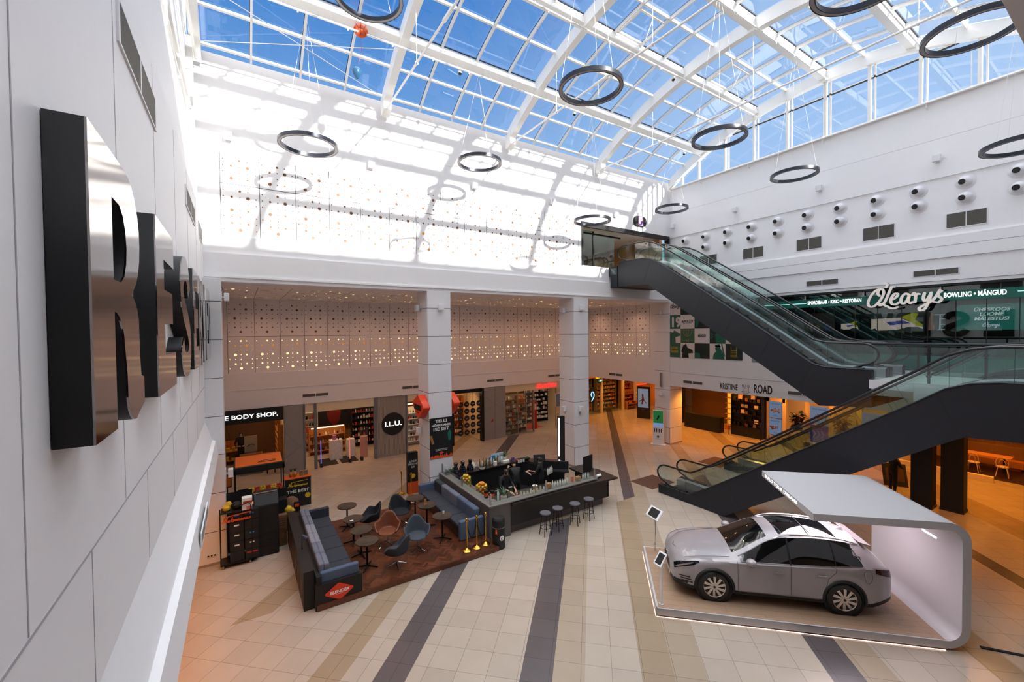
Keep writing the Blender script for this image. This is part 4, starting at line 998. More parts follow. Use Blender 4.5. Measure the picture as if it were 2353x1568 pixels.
# ------------------------------------------------------------------ information pillars on the stand
def tablet(lx, ly, label, back=False, h=1.02, rz=0):
    p = Vector((8.15 + lx*math.cos(AZ) - ly*math.sin(AZ), 6.46 + lx*math.sin(AZ) + ly*math.cos(AZ), .204))
    r = thing('info_pillar', label, 'information stand', p, AZ + rz, 'information pillars of the car stand')
    MB().box(-.03, -.015, 0, .03, .015, h).build('post', M['chrome'] if back else M['white2'], r)
    MB().box(-.13, -.1, 0, .13, .1, .02) if back else MB().box(-.05, -.03, 0, .05, .03, .02).build('foot_plate', M['anth2'] if back else M['white2'], r)
    hd = MB().box(-.12, -.018, -.17, .12, 0, .17).build('tablet_frame', M['white2'], r, loc=(0, -.02, h + .08), rot=(math.radians(-40), 0, 0), bevel=.01)
    MB().box(-.085, -.021, -.13, .085, -.0185, .13).build('screen', M['black'], hd)
    return r
tablet(.13, .16, 'white tablet stand on the near left corner of the car stand', rz=math.radians(-52))
tb = tablet(.32, 2.72, 'grey tablet stand with dark foot plate on the far left corner of the car stand', True, h=1.05, rz=math.radians(-58))
tb.children[1].scale = (2.2, 1.2, 1)
# ------------------------------------------------------------------ coffee bar
def barwood():
    m = bsdf('bar_dark_wood', '#17120f', .42); return m
M['bwood'] = plank_mat('bar_dark_planks', '#1c1613', '#2a211c', 1.4, .12, 0, .38)
M['bconc'] = bsdf('bar_grey_boards', '#5a5350', .6, var=.25, vscale=5, bump=.2)
M['brim'] = bsdf('bar_grey_rim', '#77736f', .5, var=.1)
bar = thing('coffee_bar', 'square coffee bar counter with grey board sides and dark wood front', 'bar counter', (6.65, 11.75, 0))
W1, D1 = 5.35, 4.1
MB().box(0, 0, 0, .1, D1, 1.1).box(.1, 0, 0, .8, .08, 1.1).box(.8, .18, 0, W1-.15, .26, .3).box(.8, .12, .3, W1-.1, .2, 1.06).build('side_cladding', M['bconc'], bar)
MB().box(.8, .0, .3, W1, .12, 1.02).box(W1-.06, 0.0, .3, W1, 1.9, 1.02).build('front_cladding', bsdf('bar_front_black', '#141110', .4, var=.3, bump=.3), bar)
MB().box(.8, -.12, 1.0, 3.9, .42, 1.07).prism([(3.9, -.12), (W1+.28, -.22), (W1+.35, .9), (W1+.1, 1.75), (W1-.5, 1.75), (W1-.6, .42), (3.9, .42)], 'Z', 1.0, 1.07).build('wood_top', M['bwood'], bar)
MB().box(-.02, -.02, 1.1, .3, D1, 1.14).box(.3, -.02, 1.1, 4.75, .28, 1.14).build('stone_rim', M['brim'], bar)
MB().box(.3, .28, .85, .75, D1-.6, .9).box(.3, .28, .85, 4.7, .8, .9).build('inner_worktop', M['alu'], bar)
MB().box(.3, .28, 0, .72, D1-.6, .85).box(.3, .28, 0, 4.7, .75, .85).build('inner_cabinet', M['black'], bar)
MB().prism([(.1, D1-.55), (3.6, D1-.35), (5.1, 2.1), (5.3, 2.4), (5.25, 2.9), (3.95, D1+.03), (.1, D1+.03)], 'Z', 1.0, 1.05).build('rear_top', bsdf('rear_top_dark', '#2a211e', .2, var=.1), bar)
MB().prism([(.3, D1-.5), (3.5, D1-.3), (4.95, 2.2), (5.15, 2.8), (3.9, D1), (.3, D1)], 'Z', 0, 1.0).build('rear_cabinet', M['black'], bar)
MB().box(.1, .8, 0, 5.0, 3.6, .02).build('bar_floor', M['anth2'], bar)
# glass screens with steel posts
MB().box(.1, .1, 1.14, .11, D1-.1, 1.4).box(.11, .1, 1.14, 4.7, .11, 1.4).build('glass_screen', M['glass'], bar)
for i, (x, y) in enumerate(((.1, .1), (2.35, .1), (4.7, .1), (.1, 2.2), (.1, D1-.1))):
    MB().cyl((x, y, 1.14), (x, y, 1.5), .03, n=12).build('screen_post', M['alu'], bar)

def put(name, mb, mat, loc, label, cat, group=None, **k): return tag(mb.build(name, mat, loc=loc, **k), label, cat, group)
BX, BY = 6.65, 11.75
def W_(x, y, z=0): return (BX + x, BY + y, z)
# bottles and jars: one prototype per kind, copies individually placed
def bottle(h, r, neck, mat, cap, label, loc, group, capmat=None):
    o = thing('bottle', label, 'bottle', loc, group=group)
    MB().lathe([(r*.9, 0), (r, .01), (r, h*.62), (neck, h*.78), (neck, h*.95)], n=10).build('bottle_body', mat, o, smooth=True)
    MB().cyl((0, 0, h*.94), (0, 0, h), neck*1.15, n=8).build('cap', capmat or cap, o)
    return o
M['bamber'] = bsdf('amber_bottle', '#8a5a1c', .15); M['bclear'] = bsdf('clear_bottle', '#b9c4c2', .1); M['bgreen'] = bsdf('green_bottle', '#3a5a38', .15); M['bwhite'] = bsdf('white_bottle', '#dcd8d0', .35)
rng = random.Random(3)
mats4 = [(M['bclear'], 'clear'), (M['bamber'], 'amber'), (M['bgreen'], 'green'), (M['bwhite'], 'white')]
protos = {}
def bot(kind, h, loc, label, group):
    key = kind
    if key not in protos: protos[key] = bottle(.3, .036, .014, mats4[kind][0], M['black'], label, loc, group); o = protos[key]
    else: o = dup(protos[key], loc, None, label, group)
    o.scale = (1, 1, h / .3); return o
for i in range(14):
    k = (0, 1, 0, 1, 2, 0, 1, 3, 0, 2, 1, 0, 3, 0)[i]
    bot(k, .26 + .08*rng.random(), W_(1.75 + i*.095, D1 - .02 + .05*(i % 2) - .05, 1.05), '%s syrup bottle in the row on the rear counter of the bar' % mats4[k][1], 'syrup bottles on the rear counter')
for i in range(8):
    bot(3, .22 + .05*(i % 3 == 1), W_(2.62 + i*.115, .2, 1.14), 'white squeeze bottle on the front rim of the bar', 'white squeeze bottles on the front rim')
for i in range(4):
    bot(3, .3, W_(3.55 + i*.1, 1.55 + .04*i, 1.14 - .08), 'tall white cream dispenser beside the till', 'cream dispensers beside the till')
for i in range(3):
    bot(0, .27, W_(4.2 + i*.13, .2, 1.14), 'clear bottle at the right end of the front rim', 'clear bottles at the right end of the rim')
for i in range(3):
    bot(2, .2, W_(.3 + .08*i, D1-.3, 1.14), 'small dark bottle near the pillar at the bar corner', 'small bottles near the pillar')
it = [('cup', 'amber bottle standing alone on the front rim')]
bot(1, .3, W_(1.95, .2, 1.14), 'amber bottle standing alone behind the front glass', None)
# shelves for the till zone
ts = thing('till_shelf', 'black shelf unit behind the till holding cards and dispensers', 'shelf', W_(4.0, 1.75, 1.05))
MB().box(-.5, -.1, 0, .62, .28, .05).box(-.5, .2, 0, .62, .28, .36).box(-.5, -.1, 0, -.46, .28, .36).build('shelf_body', M['black'], ts, rot=(0, 0, math.radians(-38)))
# order screens
def screen(name, loc, rz, w, h, label, ph=.3, tilt=0, pic=None):
    r = thing(name, label, 'screen', loc, rz)
    MB().box(-w/2, -.02, ph, w/2, .02, ph + h).build('display', M['black'], r, rot=(tilt, 0, 0), bevel=.006)
    MB().box(-.03, -.015, 0, .03, .015, ph + .05).box(-.1, -.08, 0, .1, .08, .015).build('screen_foot', M['blackm'], r)
    return r
s1 = screen('till_screen', W_(3.75, 2.35, 1.05), math.radians(-28), .5, .4, 'black till screen with a small label on its back, rear right of the bar', .18, math.radians(-14))
MB().box(-.1, -.024, .33, .1, -.021, .43).build('label', M['wood'], s1, rot=(math.radians(-14), 0, 0))
screen('menu_screen', W_(5.15, .95, 1.07), math.radians(12), .62, .62, 'large square black menu screen standing on the right end of the bar', .02)
# coffee machines and blenders
def blender_jug(loc, label):
    r = thing('blender_base', label, 'blender', loc, group='black blenders on the rear counter')
    MB().box(-.12, -.13, 0, .12, .13, .2).box(-.09, -.1, .2, .09, .1, .3).build('motor_base', M['black'], r, bevel=.02)
    MB().lathe([(.07, .3), (.095, .5), (.1, .52), (.08, .54)], n=12).build('jug', M['dglass'], r)
    MB().disc((0, -.132, .1), .02, 'Y', 8).build('lit_button', emat('button_light', '#4060d0', 1), r, fix=False)
    return r
q0 = blender_jug(W_(.62, D1-.25, 1.05), 'black blender on the rear counter, nearest the poster pillar')
q0.scale = (.9, .9, .8)
dup(q0, W_(.95, D1-.22, 1.05), None, 'black blender on the rear counter, middle one of three'); dup(q0, W_(1.3, D1-.2, 1.05), None, 'black blender on the rear counter, right one of three')
sc_ = thing('kitchen_scale', 'round white bowl with dark rim on the rear counter', 'bowl', W_(1.75, D1-.42, 1.05))
MB().lathe([(.08, 0), (.12, .03), (.13, .1), (.12, .1)], n=18).build('bowl_body', M['bwhite'], sc_, smooth=True); MB().lathe([(.001, .09), (.118, .09), (.118, .105), (.001, .105)], n=18).build('bowl_content', M['black'], sc_)
tg_ = thing('white_canister', 'white knot tea towel heap and kettle on the rear counter', 'kettle', W_(1.5, D1-.05, 1.05)); tg_.name = 'kettle'
MB().lathe([(.1, 0), (.11, .02), (.08, .2), (.05, .24)], n=14).build('kettle_body', M['bwhite'], tg_, smooth=True); MB().tube([(.09, 0, .05), (.17, 0, .1), (.15, 0, .2), (.07, 0, .2)], .012, 6).build('handle', M['bwhite'], tg_)
wb_ = thing('notice_board', 'light blue board leaning on the rear counter behind the bottles', 'board', W_(2.75, D1+.02, 1.05))
MB().box(-.3, 0, 0, .3, .02, .42).build('board_panel', bsdf('pale_board', '#b4cfd2', .5), wb_); MB().disc((.17, -.002, .3), .02, 'Y', 8).build('sticker', M['red'], wb_, fix=False)
MB().disc((-.38, -.01, .22), .07, 'Y', 12).box(-.27,-.012,.1,-.12,-.002,.34).build('badge', M['blue'], wb_, fix=False)
for i, (x, y, z, sx, sy, sz, m_, nm, lb) in enumerate(((3.05, D1-.2, 1.05, .3, .14, .1, 'paper', 'tissue_box', 'low white paper stack in front of the blue board'), (2.45, D1-.3, 1.05, .14, .1, .18, 'paper', 'cup_box', 'small white box on the rear counter among the bottles'),
      (3.35, D1-.3, 1.05, .12, .1, .2, 'purple', 'napkin_pack', 'purple pack on the rear counter'), (3.7, D1-.25, 1.05, .25, .1, .04, 'red', 'tray', 'red tray on the rear counter'), (3.95, .22, 1.14, .2, .12, .16, 'wood', 'card_holder', 'beige card holder box on the front rim'),
      (3.7, .24, 1.14, .09, .05, .2, 'orange', 'flyer_box', 'orange flyer box on the front rim'), (2.55, .2, 1.14, .14, .14, .2, 'wood', 'jar', 'beige lidded jar on the front rim'))):
    put(nm, MB().box(-sx/2, -sy/2, 0, sx/2, sy/2, sz), M[m_], W_(x, y, z), lb, nm.replace('_', ' '), bevel=.008)
for i, x in enumerate((3.6, 3.68, 3.76)):
    j = thing('spice_jar', 'white jar with black lid beside the lettuce bowl, %s of three' % ORD[i], 'jar', W_(x - .1 + i*.05, D1-.55, 1.05), group='white jars on the rear counter')
    MB().cyl((0, 0, 0), (0, 0, .14), .045, n=12).build('jar_body', M['bwhite'], j); MB().cyl((0, 0, .14), (0, 0, .17), .046, n=12).build('lid', M['black'], j)
bw = thing('salad_bowl', 'dark bowl of green leaves on the rear counter corner', 'bowl', W_(3.98, D1-.45, 1.05))
MB().lathe([(.07, 0), (.16, .08), (.17, .1), (.15, .09)], n=18).build('bowl_body', M['black'], bw, smooth=True)
lv = MB()
for i in range(26): a = rng.random()*6.3; q = .1*rng.random(); lv.ball((q*math.cos(a), q*math.sin(a), .1 + .04*rng.random()), .03, 6, sz=.5)
tag(lv.build('lettuce', M['leaf'], bw), kind='stuff')
def leafy(loc, n, L, w, label, name, mat=None, pot=None, potr=.1, poth=.18, up_=.8, cat='plant', bend=.6):
    r = thing(name, label, cat, loc); mb = MB()
    for i in range(n):
        a = 2*PI*i/n*1.618; el_ = up_*(.5 + .6*rng.random()); ll = L*(.7 + .4*rng.random()); pts = []
        for t in range(6):
            s = t/5; h = ll*s; pts.append((math.cos(a)*h*math.cos(el_)*(1+s*bend*.3), math.sin(a)*h*math.cos(el_)*(1+s*bend*.3), poth + h*math.sin(el_) - bend*ll*s*s*.4, w*math.sin(PI*min(1, .12+s*.86))))
        vs = []
        for p in pts: vs += [(p[0]-math.sin(a)*p[3], p[1]+math.cos(a)*p[3], p[2]), (p[0]+math.sin(a)*p[3], p[1]-math.cos(a)*p[3], p[2])]
        mb.add(vs, [(2*t, 2*t+1, 2*t+3, 2*t+2) for t in range(5)])
    mb.build('leaves', mat or M['leaf'], r, fix=False)
    if pot: MB().lathe([(potr*.75, 0), (potr, poth), (potr*.9, poth), (potr*.85, poth*.9)], n=16).build('pot', pot, r)
    return r
leafy(W_(3.12, D1+.0, 1.05), 12, .42, .02, 'spiky potted yucca on the rear counter of the bar', 'potted_yucca', pot=M['bwhite'], up_=1.2)
leafy(W_(.85, .5, .9), 26, .42, .018, 'grassy green plant at the front left corner inside the bar', 'potted_grass', pot=M['bwhite'], potr=.12, poth=.25, up_=1.1)
leafy(W_(.25, D1-.35, 1.14), 22, .2, .05, 'bushy mint plant behind the glass beside the poster pillar', 'mint_plant', mat=M['leafd'], pot=M['alu'], poth=.05, potr=.1)
# fruit jars
def fruit_jar(loc, cols, label, rad=.2, h=.34, top=0):
    r = thing('fruit_jar', label, 'fruit jar', loc)
    MB().lathe([(rad*.8, 0), (rad, .02), (rad, h), (rad*.97, h), (rad*.97, .03)], n=20).build('glass_jar', M['glass'], r, smooth=True, fix=False)
    rows = 0
    for lay in range(6):
        for i in range(7):
            a = 2*PI*(i + .5*(lay % 2))/7; q = rad*.72 if lay < 5 else rad*.3
            z = .05 + lay*.085 + top
            MB().ball((q*math.cos(a), q*math.sin(a), z), .052, 8).build('fruit', cols[(i*3+lay) % len(cols)], r, smooth=True)
    return r
M['lemon'] = bsdf('lemon', '#d8b42a', .5); M['orng'] = bsdf('orange_fruit', '#e08a1e', .5); M['lime'] = bsdf('pale_lime', '#9a9a3a', .5); M['apple'] = bsdf('red_apple', '#b03a1e', .4)
fruit_jar(W_(.5, 1.45, .9), [M['orng'], M['lemon'], M['orng']], 'glass jar heaped with oranges behind the left glass of the bar', .22, .42)
fruit_jar(W_(.4, 2.5, .9), [M['lemon'], M['lime'], M['lemon'], M['orng']], 'glass jar of lemons behind the orange jar', .21, .42)
for i in range(2):
    c = thing('carton', 'black and orange drink carton in the front left bar corner, %s one' % ('left', 'right')[i], 'carton', W_(.28 + .16*i, .72 - .14*i, 1.14), group='drink cartons in the bar corner')
    MB().box(-.055, -.055, 0, .055, .055, .25).build('carton_body', M['black'], c); MB().box(-.057, -.057, .06, .057, .057, .16).build('orange_band', M['orange'], c)
bot(0, .42, W_(.5, .3, 1.14), 'tall clear dispenser bottle in the front left bar corner', None)
tr2 = thing('food_tray', 'steel tray of sliced tomatoes on the front worktop', 'tray', W_(1.5, .6, .9))
MB().box(-.25, -.15, 0, .25, .15, .04).build('tray_body', M['alu'], tr2)
tm = MB()
for i in range(30): tm.ball((-.2 + .4*rng.random(), -.1 + .2*rng.random(), .06), .025, 6)
tag(tm.build('tomato_pieces', M['apple'], tr2), kind='stuff')
ph_ = thing('pump_set', 'row of pale sauce jars and a white juicer behind the front glass', 'juicer', W_(2.2, .55, .9)); ph_.name = 'juicer'
MB().lathe([(.12, 0), (.13, .1), (.05, .16), (.07, .3), (.1, .32)], n=16).build('juicer_body', M['bwhite'], ph_, smooth=True)
for i in range(9):
    j = thing('sauce_jar', 'small pale sauce jar behind the front glass of the bar', 'jar', W_(1.35 + i*.14, .2, 1.14), group='sauce jars on the front rim')
    h = .09 + .05*(i % 3 == 0); MB().cyl((0, 0, 0), (0, 0, h), .035, n=10).build('jar_body', M['bwhite'] if i % 2 else M['cream'], j); MB().cyl((0, 0, h), (0, 0, h+.02), .03, n=8).build('lid', M['tan'], j)
rl_ = thing('paper_roll', 'white paper roll lying on the dark wood end of the bar', 'paper roll', W_(5.0, .18, 1.13))
MB().cyl((-.12, 0, 0), (.12, .03, 0), .055, n=16).build('roll', M['paper'], rl_)
# LED totem behind the bar
lt = thing('light_totem', 'tall black totem with a vertical white light tube beside the middle pillar', 'light column', (12.75, 15.55, 0))
MB().box(-.16, -.08, 0, .16, .08, 2.75).build('totem_body', M['black'], lt); MB().cyl((-.2, -.09, .9), (-.2, -.09, 2.7), .03, n=10).build('light_tube', emat('tube_light', '#f4f6ff', 5), lt)

# bar stools
def stool(loc, label):
    r = thing('bar_stool', label, 'bar stool', loc, group='stools at the coffee bar')
    MB().lathe([(.001, .70), (.17, .70), (.185, .715), (.18, .745), (.001, .755)], n=24).build('seat', bsdf('stool_seat', '#5c5a60', .45), r, smooth=35)
    for k in range(4):
        a = PI/4 + k*PI/2; MB().tube([(.11*math.cos(a), .11*math.sin(a), .7), (.2*math.cos(a), .2*math.sin(a), 0)], .014, 6).build('leg', M['blackm'], r)
    MB().tube([(.165*math.cos(t*PI/10), .165*math.sin(t*PI/10), .25) for t in range(20)], .011, 6, closed=True).build('foot_ring', M['blackm'], r)
    return r
s0 = stool((8.44, 11.15, 0), 'black bar stool with grey round seat, first from the left')
dup(s0, (9.02, 11.22, 0), .3, 'bar stool with pale grey round seat, second from the left'); dup(s0, (9.76, 11.18, 0), .6, 'bar stool with grey round seat, third from the left'); dup(s0, (10.45, 11.22, 0), .2, 'bar stool with grey round seat, rightmost of the four')
tb_ = thing('litter_bin', 'round black litter bin with white tidy-man pictogram at the bar corner', 'litter bin', (6.72, 11.32, 0))
MB().lathe([(.2, 0), (.205, .02), (.205, .86), (.2, .9), (.16, .95), (.001, .97)], n=32).build('bin_body', M['black'], tb_, smooth=35)
MB().lathe([(.207, .66), (.207, .675)], n=32).build('lid_seam', M['tan'], tb_)
pg = thing_ = MB()
def onb(a, z, r=.2075): t = math.radians(a); return (r*math.cos(t), r*math.sin(t), z)
pl_ = MB(); nq = 16
for i in range(nq):
    u0, u1 = -1 + 2*i/nq, -1 + 2*(i+1)/nq; h0, h1 = .08*math.sqrt(max(0, 1-u0*u0)), .08*math.sqrt(max(0, 1-u1*u1))
    pl_.quad(onb(-90+22*u0, .36-h0), onb(-90+22*u1, .36-h1), onb(-90+22*u1, .36+h1), onb(-90+22*u0, .36+h0))
pl_.build('pictogram', M['paper'], tb_, fix=False)
mn = MB(); mn.tube([onb(-92, .40, .209), onb(-95, .35, .209), onb(-101, .31, .209)], .008, 4).tube([onb(-95, .35, .209), onb(-86, .31, .209)], .008, 4).tube([onb(-92, .39, .209), onb(-81, .365, .209)], .006, 4).tube([onb(-92, .39, .209), onb(-101, .36, .209)], .006, 4).ball(onb(-91, .42, .209), .012, 6)
mn.build('tidy_man', M['black'], tb_)
MB().add([onb(-150 + 3*i, .5 + (.14 if i in (1, 2, 3, 4, 5) else .0)) for i in range(7)], [list(range(7))]).build('orange_mark', M['orange'], tb_, fix=False)

# ------------------------------------------------------------------ people behind the bar
def person(loc, rz, label, chain, radii, heads, mat, extra=()):
    """chain: joints and bones of one continuous skinned figure"""
    r = thing('person', label, 'person', loc, rz)
    J, Bn = chain; me = bpy.data.meshes.new('body'); me.from_pydata([j for j in J], Bn, []); o = bpy.data.objects.new('body', me); COL.objects.link(o); o.parent = r
    sk_ = o.modifiers.new('skin', 'SKIN'); 
    for i, v in enumerate(me.skin_vertices[0].data): v.radius = (radii[i], radii[i]); v.use_root = (i == 0)
    su = o.modifiers.new('sub', 'SUBSURF'); su.levels = 2; su.render_levels = 2; sk_.use_smooth_shade = True
    me.materials.append(mat)
    hd = MB().lathe([(.02, -.12), (.055, -.10), (.075, -.03), (.08, .03), (.07, .08), (.04, .11), (.001, .12)], n=16); h = hd.build('head', M['skin'], r, loc=heads[0], rot=heads[1], smooth=True)
    MB().ball((0, -.08, -.01), .014, 6, sz=1.4).build('nose', M['skin'], h)
    MB().ball((-.028, -.07, .02), .008, 6).ball((.028, -.07, .02), .008, 6).build('eyes', M['black'], h)
    MB().ball((-.08, 0, 0), .018, 6).ball((.08, 0, 0), .018, 6).build('ears', M['skin'], h); MB().box(-.022, -.074, -.052, .022, -.066, -.046).build('mouth', M['red'], h)
    MB().lathe([(.088, -.03), (.092, .03), (.08, .09), (.045, .13), (.001, .14)], (0, .014, 0), n=16).ball((0, .1, .02), .05, 8).build('hair', M['hair'], h, smooth=True)
    for a, b in extra:
        arm = MB().tube([a, b], [.032, .024], 8); arm.build('forearm', M['skin'], r, smooth=True)
        d = (Vector(b) - Vector(a)).normalized(); u = d.cross(Vector((0, 0, 1))).normalized()
        hm = MB().tube([Vector(b) - d*.01, Vector(b) + d*.04, Vector(b) + d*.08], [.026, .038, .034], 8).build('hand', M['skin'], r, smooth=True)
        for q in range(4):
            s = Vector(b) + d*.075 + u*(-.024 + .016*q); MB().tube([s, s + d*.035 + Vector((0, 0, -.004)), s + d*(.06 + .01*(q in (1, 2))) + Vector((0, 0, -.025))], [.0085, .008, .006], 6).build('finger', M['skin'], hm)
        s = Vector(b) + d*.02 + u*.03; MB().tube([s, s + u*.025 + d*.02, s + u*.03 + d*.045], [.011, .009, .007], 6).build('thumb', M['skin'], hm)
    return r
J1 = [(0,0,.92),(0,0,1.15),(0,-.03,1.36),(0,-.04,1.48),(.17,-.03,1.40),(.26,-.1,1.16),(.22,-.32,1.05),(-.17,-.03,1.40),(-.27,-.08,1.17),(-.2,-.3,1.06),(.09,0,.86),(.1,.0,.48),(.1,.02,.08),(.1,-.12,.04),(-.09,0,.86),(-.1,-.02,.48),(-.1,.02,.08),(-.1,-.12,.04)]
B1 = [(0,1),(1,2),(2,3),(2,4),(4,5),(5,6),(2,7),(7,8),(8,9),(0,10),(10,11),(11,12),(12,13),(0,14),(14,15),(15,16),(16,17)]
R1 = [.14,.13,.15,.055,.075,.052,.042,.075,.052,.042,.1,.065,.05,.04,.1,.065,.05,.04]
cloth = bsdf('black_clothes', '#0e0e10', .7)
person(W_(1.45, 1.45, .02), PI*.05, 'person in black leaning over the front worktop of the bar, dark hair tied back', (J1, B1), R1, ((0, -.12, 1.58), (.5, 0, 0)), cloth, [((.22,-.32,1.05), (.12,-.52,.98)), ((-.2,-.3,1.06), (-.1,-.5,.98))])
J2 = [(0,0,.92),(0,-.05,1.13),(0,-.18,1.30),(0,-.27,1.38),(.17,-.15,1.33),(.28,-.34,1.22),(.2,-.56,1.25),(-.17,-.15,1.33),(-.26,-.35,1.15),(-.2,-.55,1.12)] + J1[10:]
person(W_(2.35, 2.0, .02), PI*.9, 'person in black bending with one arm stretched over the rear counter', (J2, B1), R1, ((0, -.38, 1.46), (.9, 0, 0)), cloth, [((.2,-.56,1.25), (.12,-.78,1.24)), ((-.2,-.55,1.12), (-.12,-.72,1.08))])
person(W_(3.35, 1.75, .02), PI*1.2, 'person in black top seen from behind at the till', (J1, B1), R1, ((0, -.06, 1.6), (.2, 0, 0)), cloth, [((.22,-.32,1.05), (.12,-.5,1.1)), ((-.2,-.3,1.06), (-.1,-.48,1.1))])

# ------------------------------------------------------------------ seating platform
PX0, PX1, PY0, PY1 = 1.45, 6.6, 11.1, 15.9
def herring():
    m = bpy.data.materials.new('herringbone_wood'); m.use_nodes = True; nt = m.node_tree; L = nt.links; b = nt.nodes['Principled BSDF']
    t = nt.nodes.new('ShaderNodeTexCoord'); mp = nt.nodes.new('ShaderNodeMapping'); mp.inputs['Rotation'].default_value = (0, 0, PI/4)
    s = nt.nodes.new('ShaderNodeSeparateXYZ'); L.new(t.outputs['Object'], mp.inputs[0]); L.new(mp.outputs[0], s.inputs[0])
    w = .065; xi = N(nt, 'FLOOR', N(nt, 'DIVIDE', s.outputs[0], w)); yi = N(nt, 'FLOOR', N(nt, 'DIVIDE', s.outputs[1], w))
    k = N(nt, 'FLOORED_MODULO', N(nt, 'ADD', xi, yi), 8.0); hor = N(nt, 'LESS_THAN', k, 4.0)
    sx_ = N(nt, 'SUBTRACT', xi, k); sy_ = N(nt, 'SUBTRACT', yi, N(nt, 'SUBTRACT', k, 4.0))
    cv = nt.nodes.new('ShaderNodeCombineXYZ')
    A = N(nt, 'ADD', N(nt, 'MULTIPLY', hor, sx_), N(nt, 'MULTIPLY', N(nt, 'SUBTRACT', 1.0, hor), xi)); B = N(nt, 'ADD', N(nt, 'MULTIPLY', hor, yi), N(nt, 'MULTIPLY', N(nt, 'SUBTRACT', 1.0, hor), sy_))
    L.new(A, cv.inputs[0]); L.new(B, cv.inputs[1]); L.new(hor, cv.inputs[2])
    wn_ = nt.nodes.new('ShaderNodeTexWhiteNoise'); L.new(cv.outputs[0], wn_.inputs[0])
    r = nt.nodes.new('ShaderNodeValToRGB'); e = r.color_ramp.elements; e[0].color = srgb('#3a1c10'); e[1].color = srgb('#683821'); L.new(wn_.outputs[0], r.inputs[0])
    L.new(r.outputs[0], b.inputs['Base Color']); b.inputs['Roughness'].default_value = .33
    return m
pf = thing('seating_platform', 'low platform of red brown herringbone wood beside the coffee bar', 'platform', (PX0, PY0, 0))
MB().box(0, 0, 0, PX1-PX0, PY1-PY0, .14).build('platform_base', bsdf('platform_edge', '#5c3320', .4, var=.2), pf)
MB().box(.02, .02, .14, PX1-PX0-.02, PY1-PY0-.02, .15).build('platform_floor', herring(), pf)
PZ = .15
# tables
M['ttop'] = plank_mat('rustic_table_top', '#4a3a2c', '#2e251e', .9, .09, .4, .5)
def rtable(loc, label, rz=0):
    r = thing('bistro_table', label, 'table', loc, rz, 'round bistro tables')
    MB().lathe([(.001, .735), (.30, .735), (.31, .745), (.31, .765), (.001, .768)], n=32).build('table_top', M['ttop'], r, smooth=30)
    MB().cyl((0, 0, .03), (0, 0, .735), .028, n=12).build('column', M['blackm'], r)
    for k in range(4):
        a = PI/4 + k*PI/2; MB().tube([(0, 0, .06), (.3*math.cos(a), .3*math.sin(a), .02)], [.025, .02], 4).build('foot', M['blackm'], r)
    return r
t0 = rtable((2.95, 15.05, PZ), 'small round rustic table farthest from the Blender sign, by the left sofa')
dup(t0, (2.9, 13.88, PZ), .5, 'round rustic table with a small white and red note, by the left sofa'); dup(t0, (2.93, 12.97, PZ), .9, 'round rustic table third along the left sofa'); dup(t0, (2.9, 12.17, PZ), .2, 'round rustic table nearest the red diamond sign')
dup(t0, (5.12, 14.42, PZ), .4, 'round rustic table farthest along the blue bar sofa'); dup(t0, (5.23, 13.58, PZ), .7, 'round rustic table with an upright menu holder'); dup(t0, (5.33, 12.5, PZ), .1, 'dark round table in front of the brass posts with a glass on it')
put('table_note', MB().box(-.05, -.03, 0, .05, .03, .004), M['paper'], (2.82, 13.75, PZ+.768), 'small white table number card lying on a round table', 'card')
mh = thing('menu_holder', 'small wooden menu holder on a round table', 'menu holder', (5.2, 13.62, PZ+.768))
MB().box(-.05, -.03, 0, .05, .03, .03).box(-.04, -.005, .03, .04, .005, .2).build('holder_body', M['wood'], mh)
gl_ = thing('candle_glass', 'small glass on the dark table before the brass posts', 'glass', (5.42, 12.6, PZ+.768))
MB().lathe([(.03, 0), (.035, .08), (.032, .08), (.028, .01)], n=12).build('glass_body', M['bwhite'], gl_)
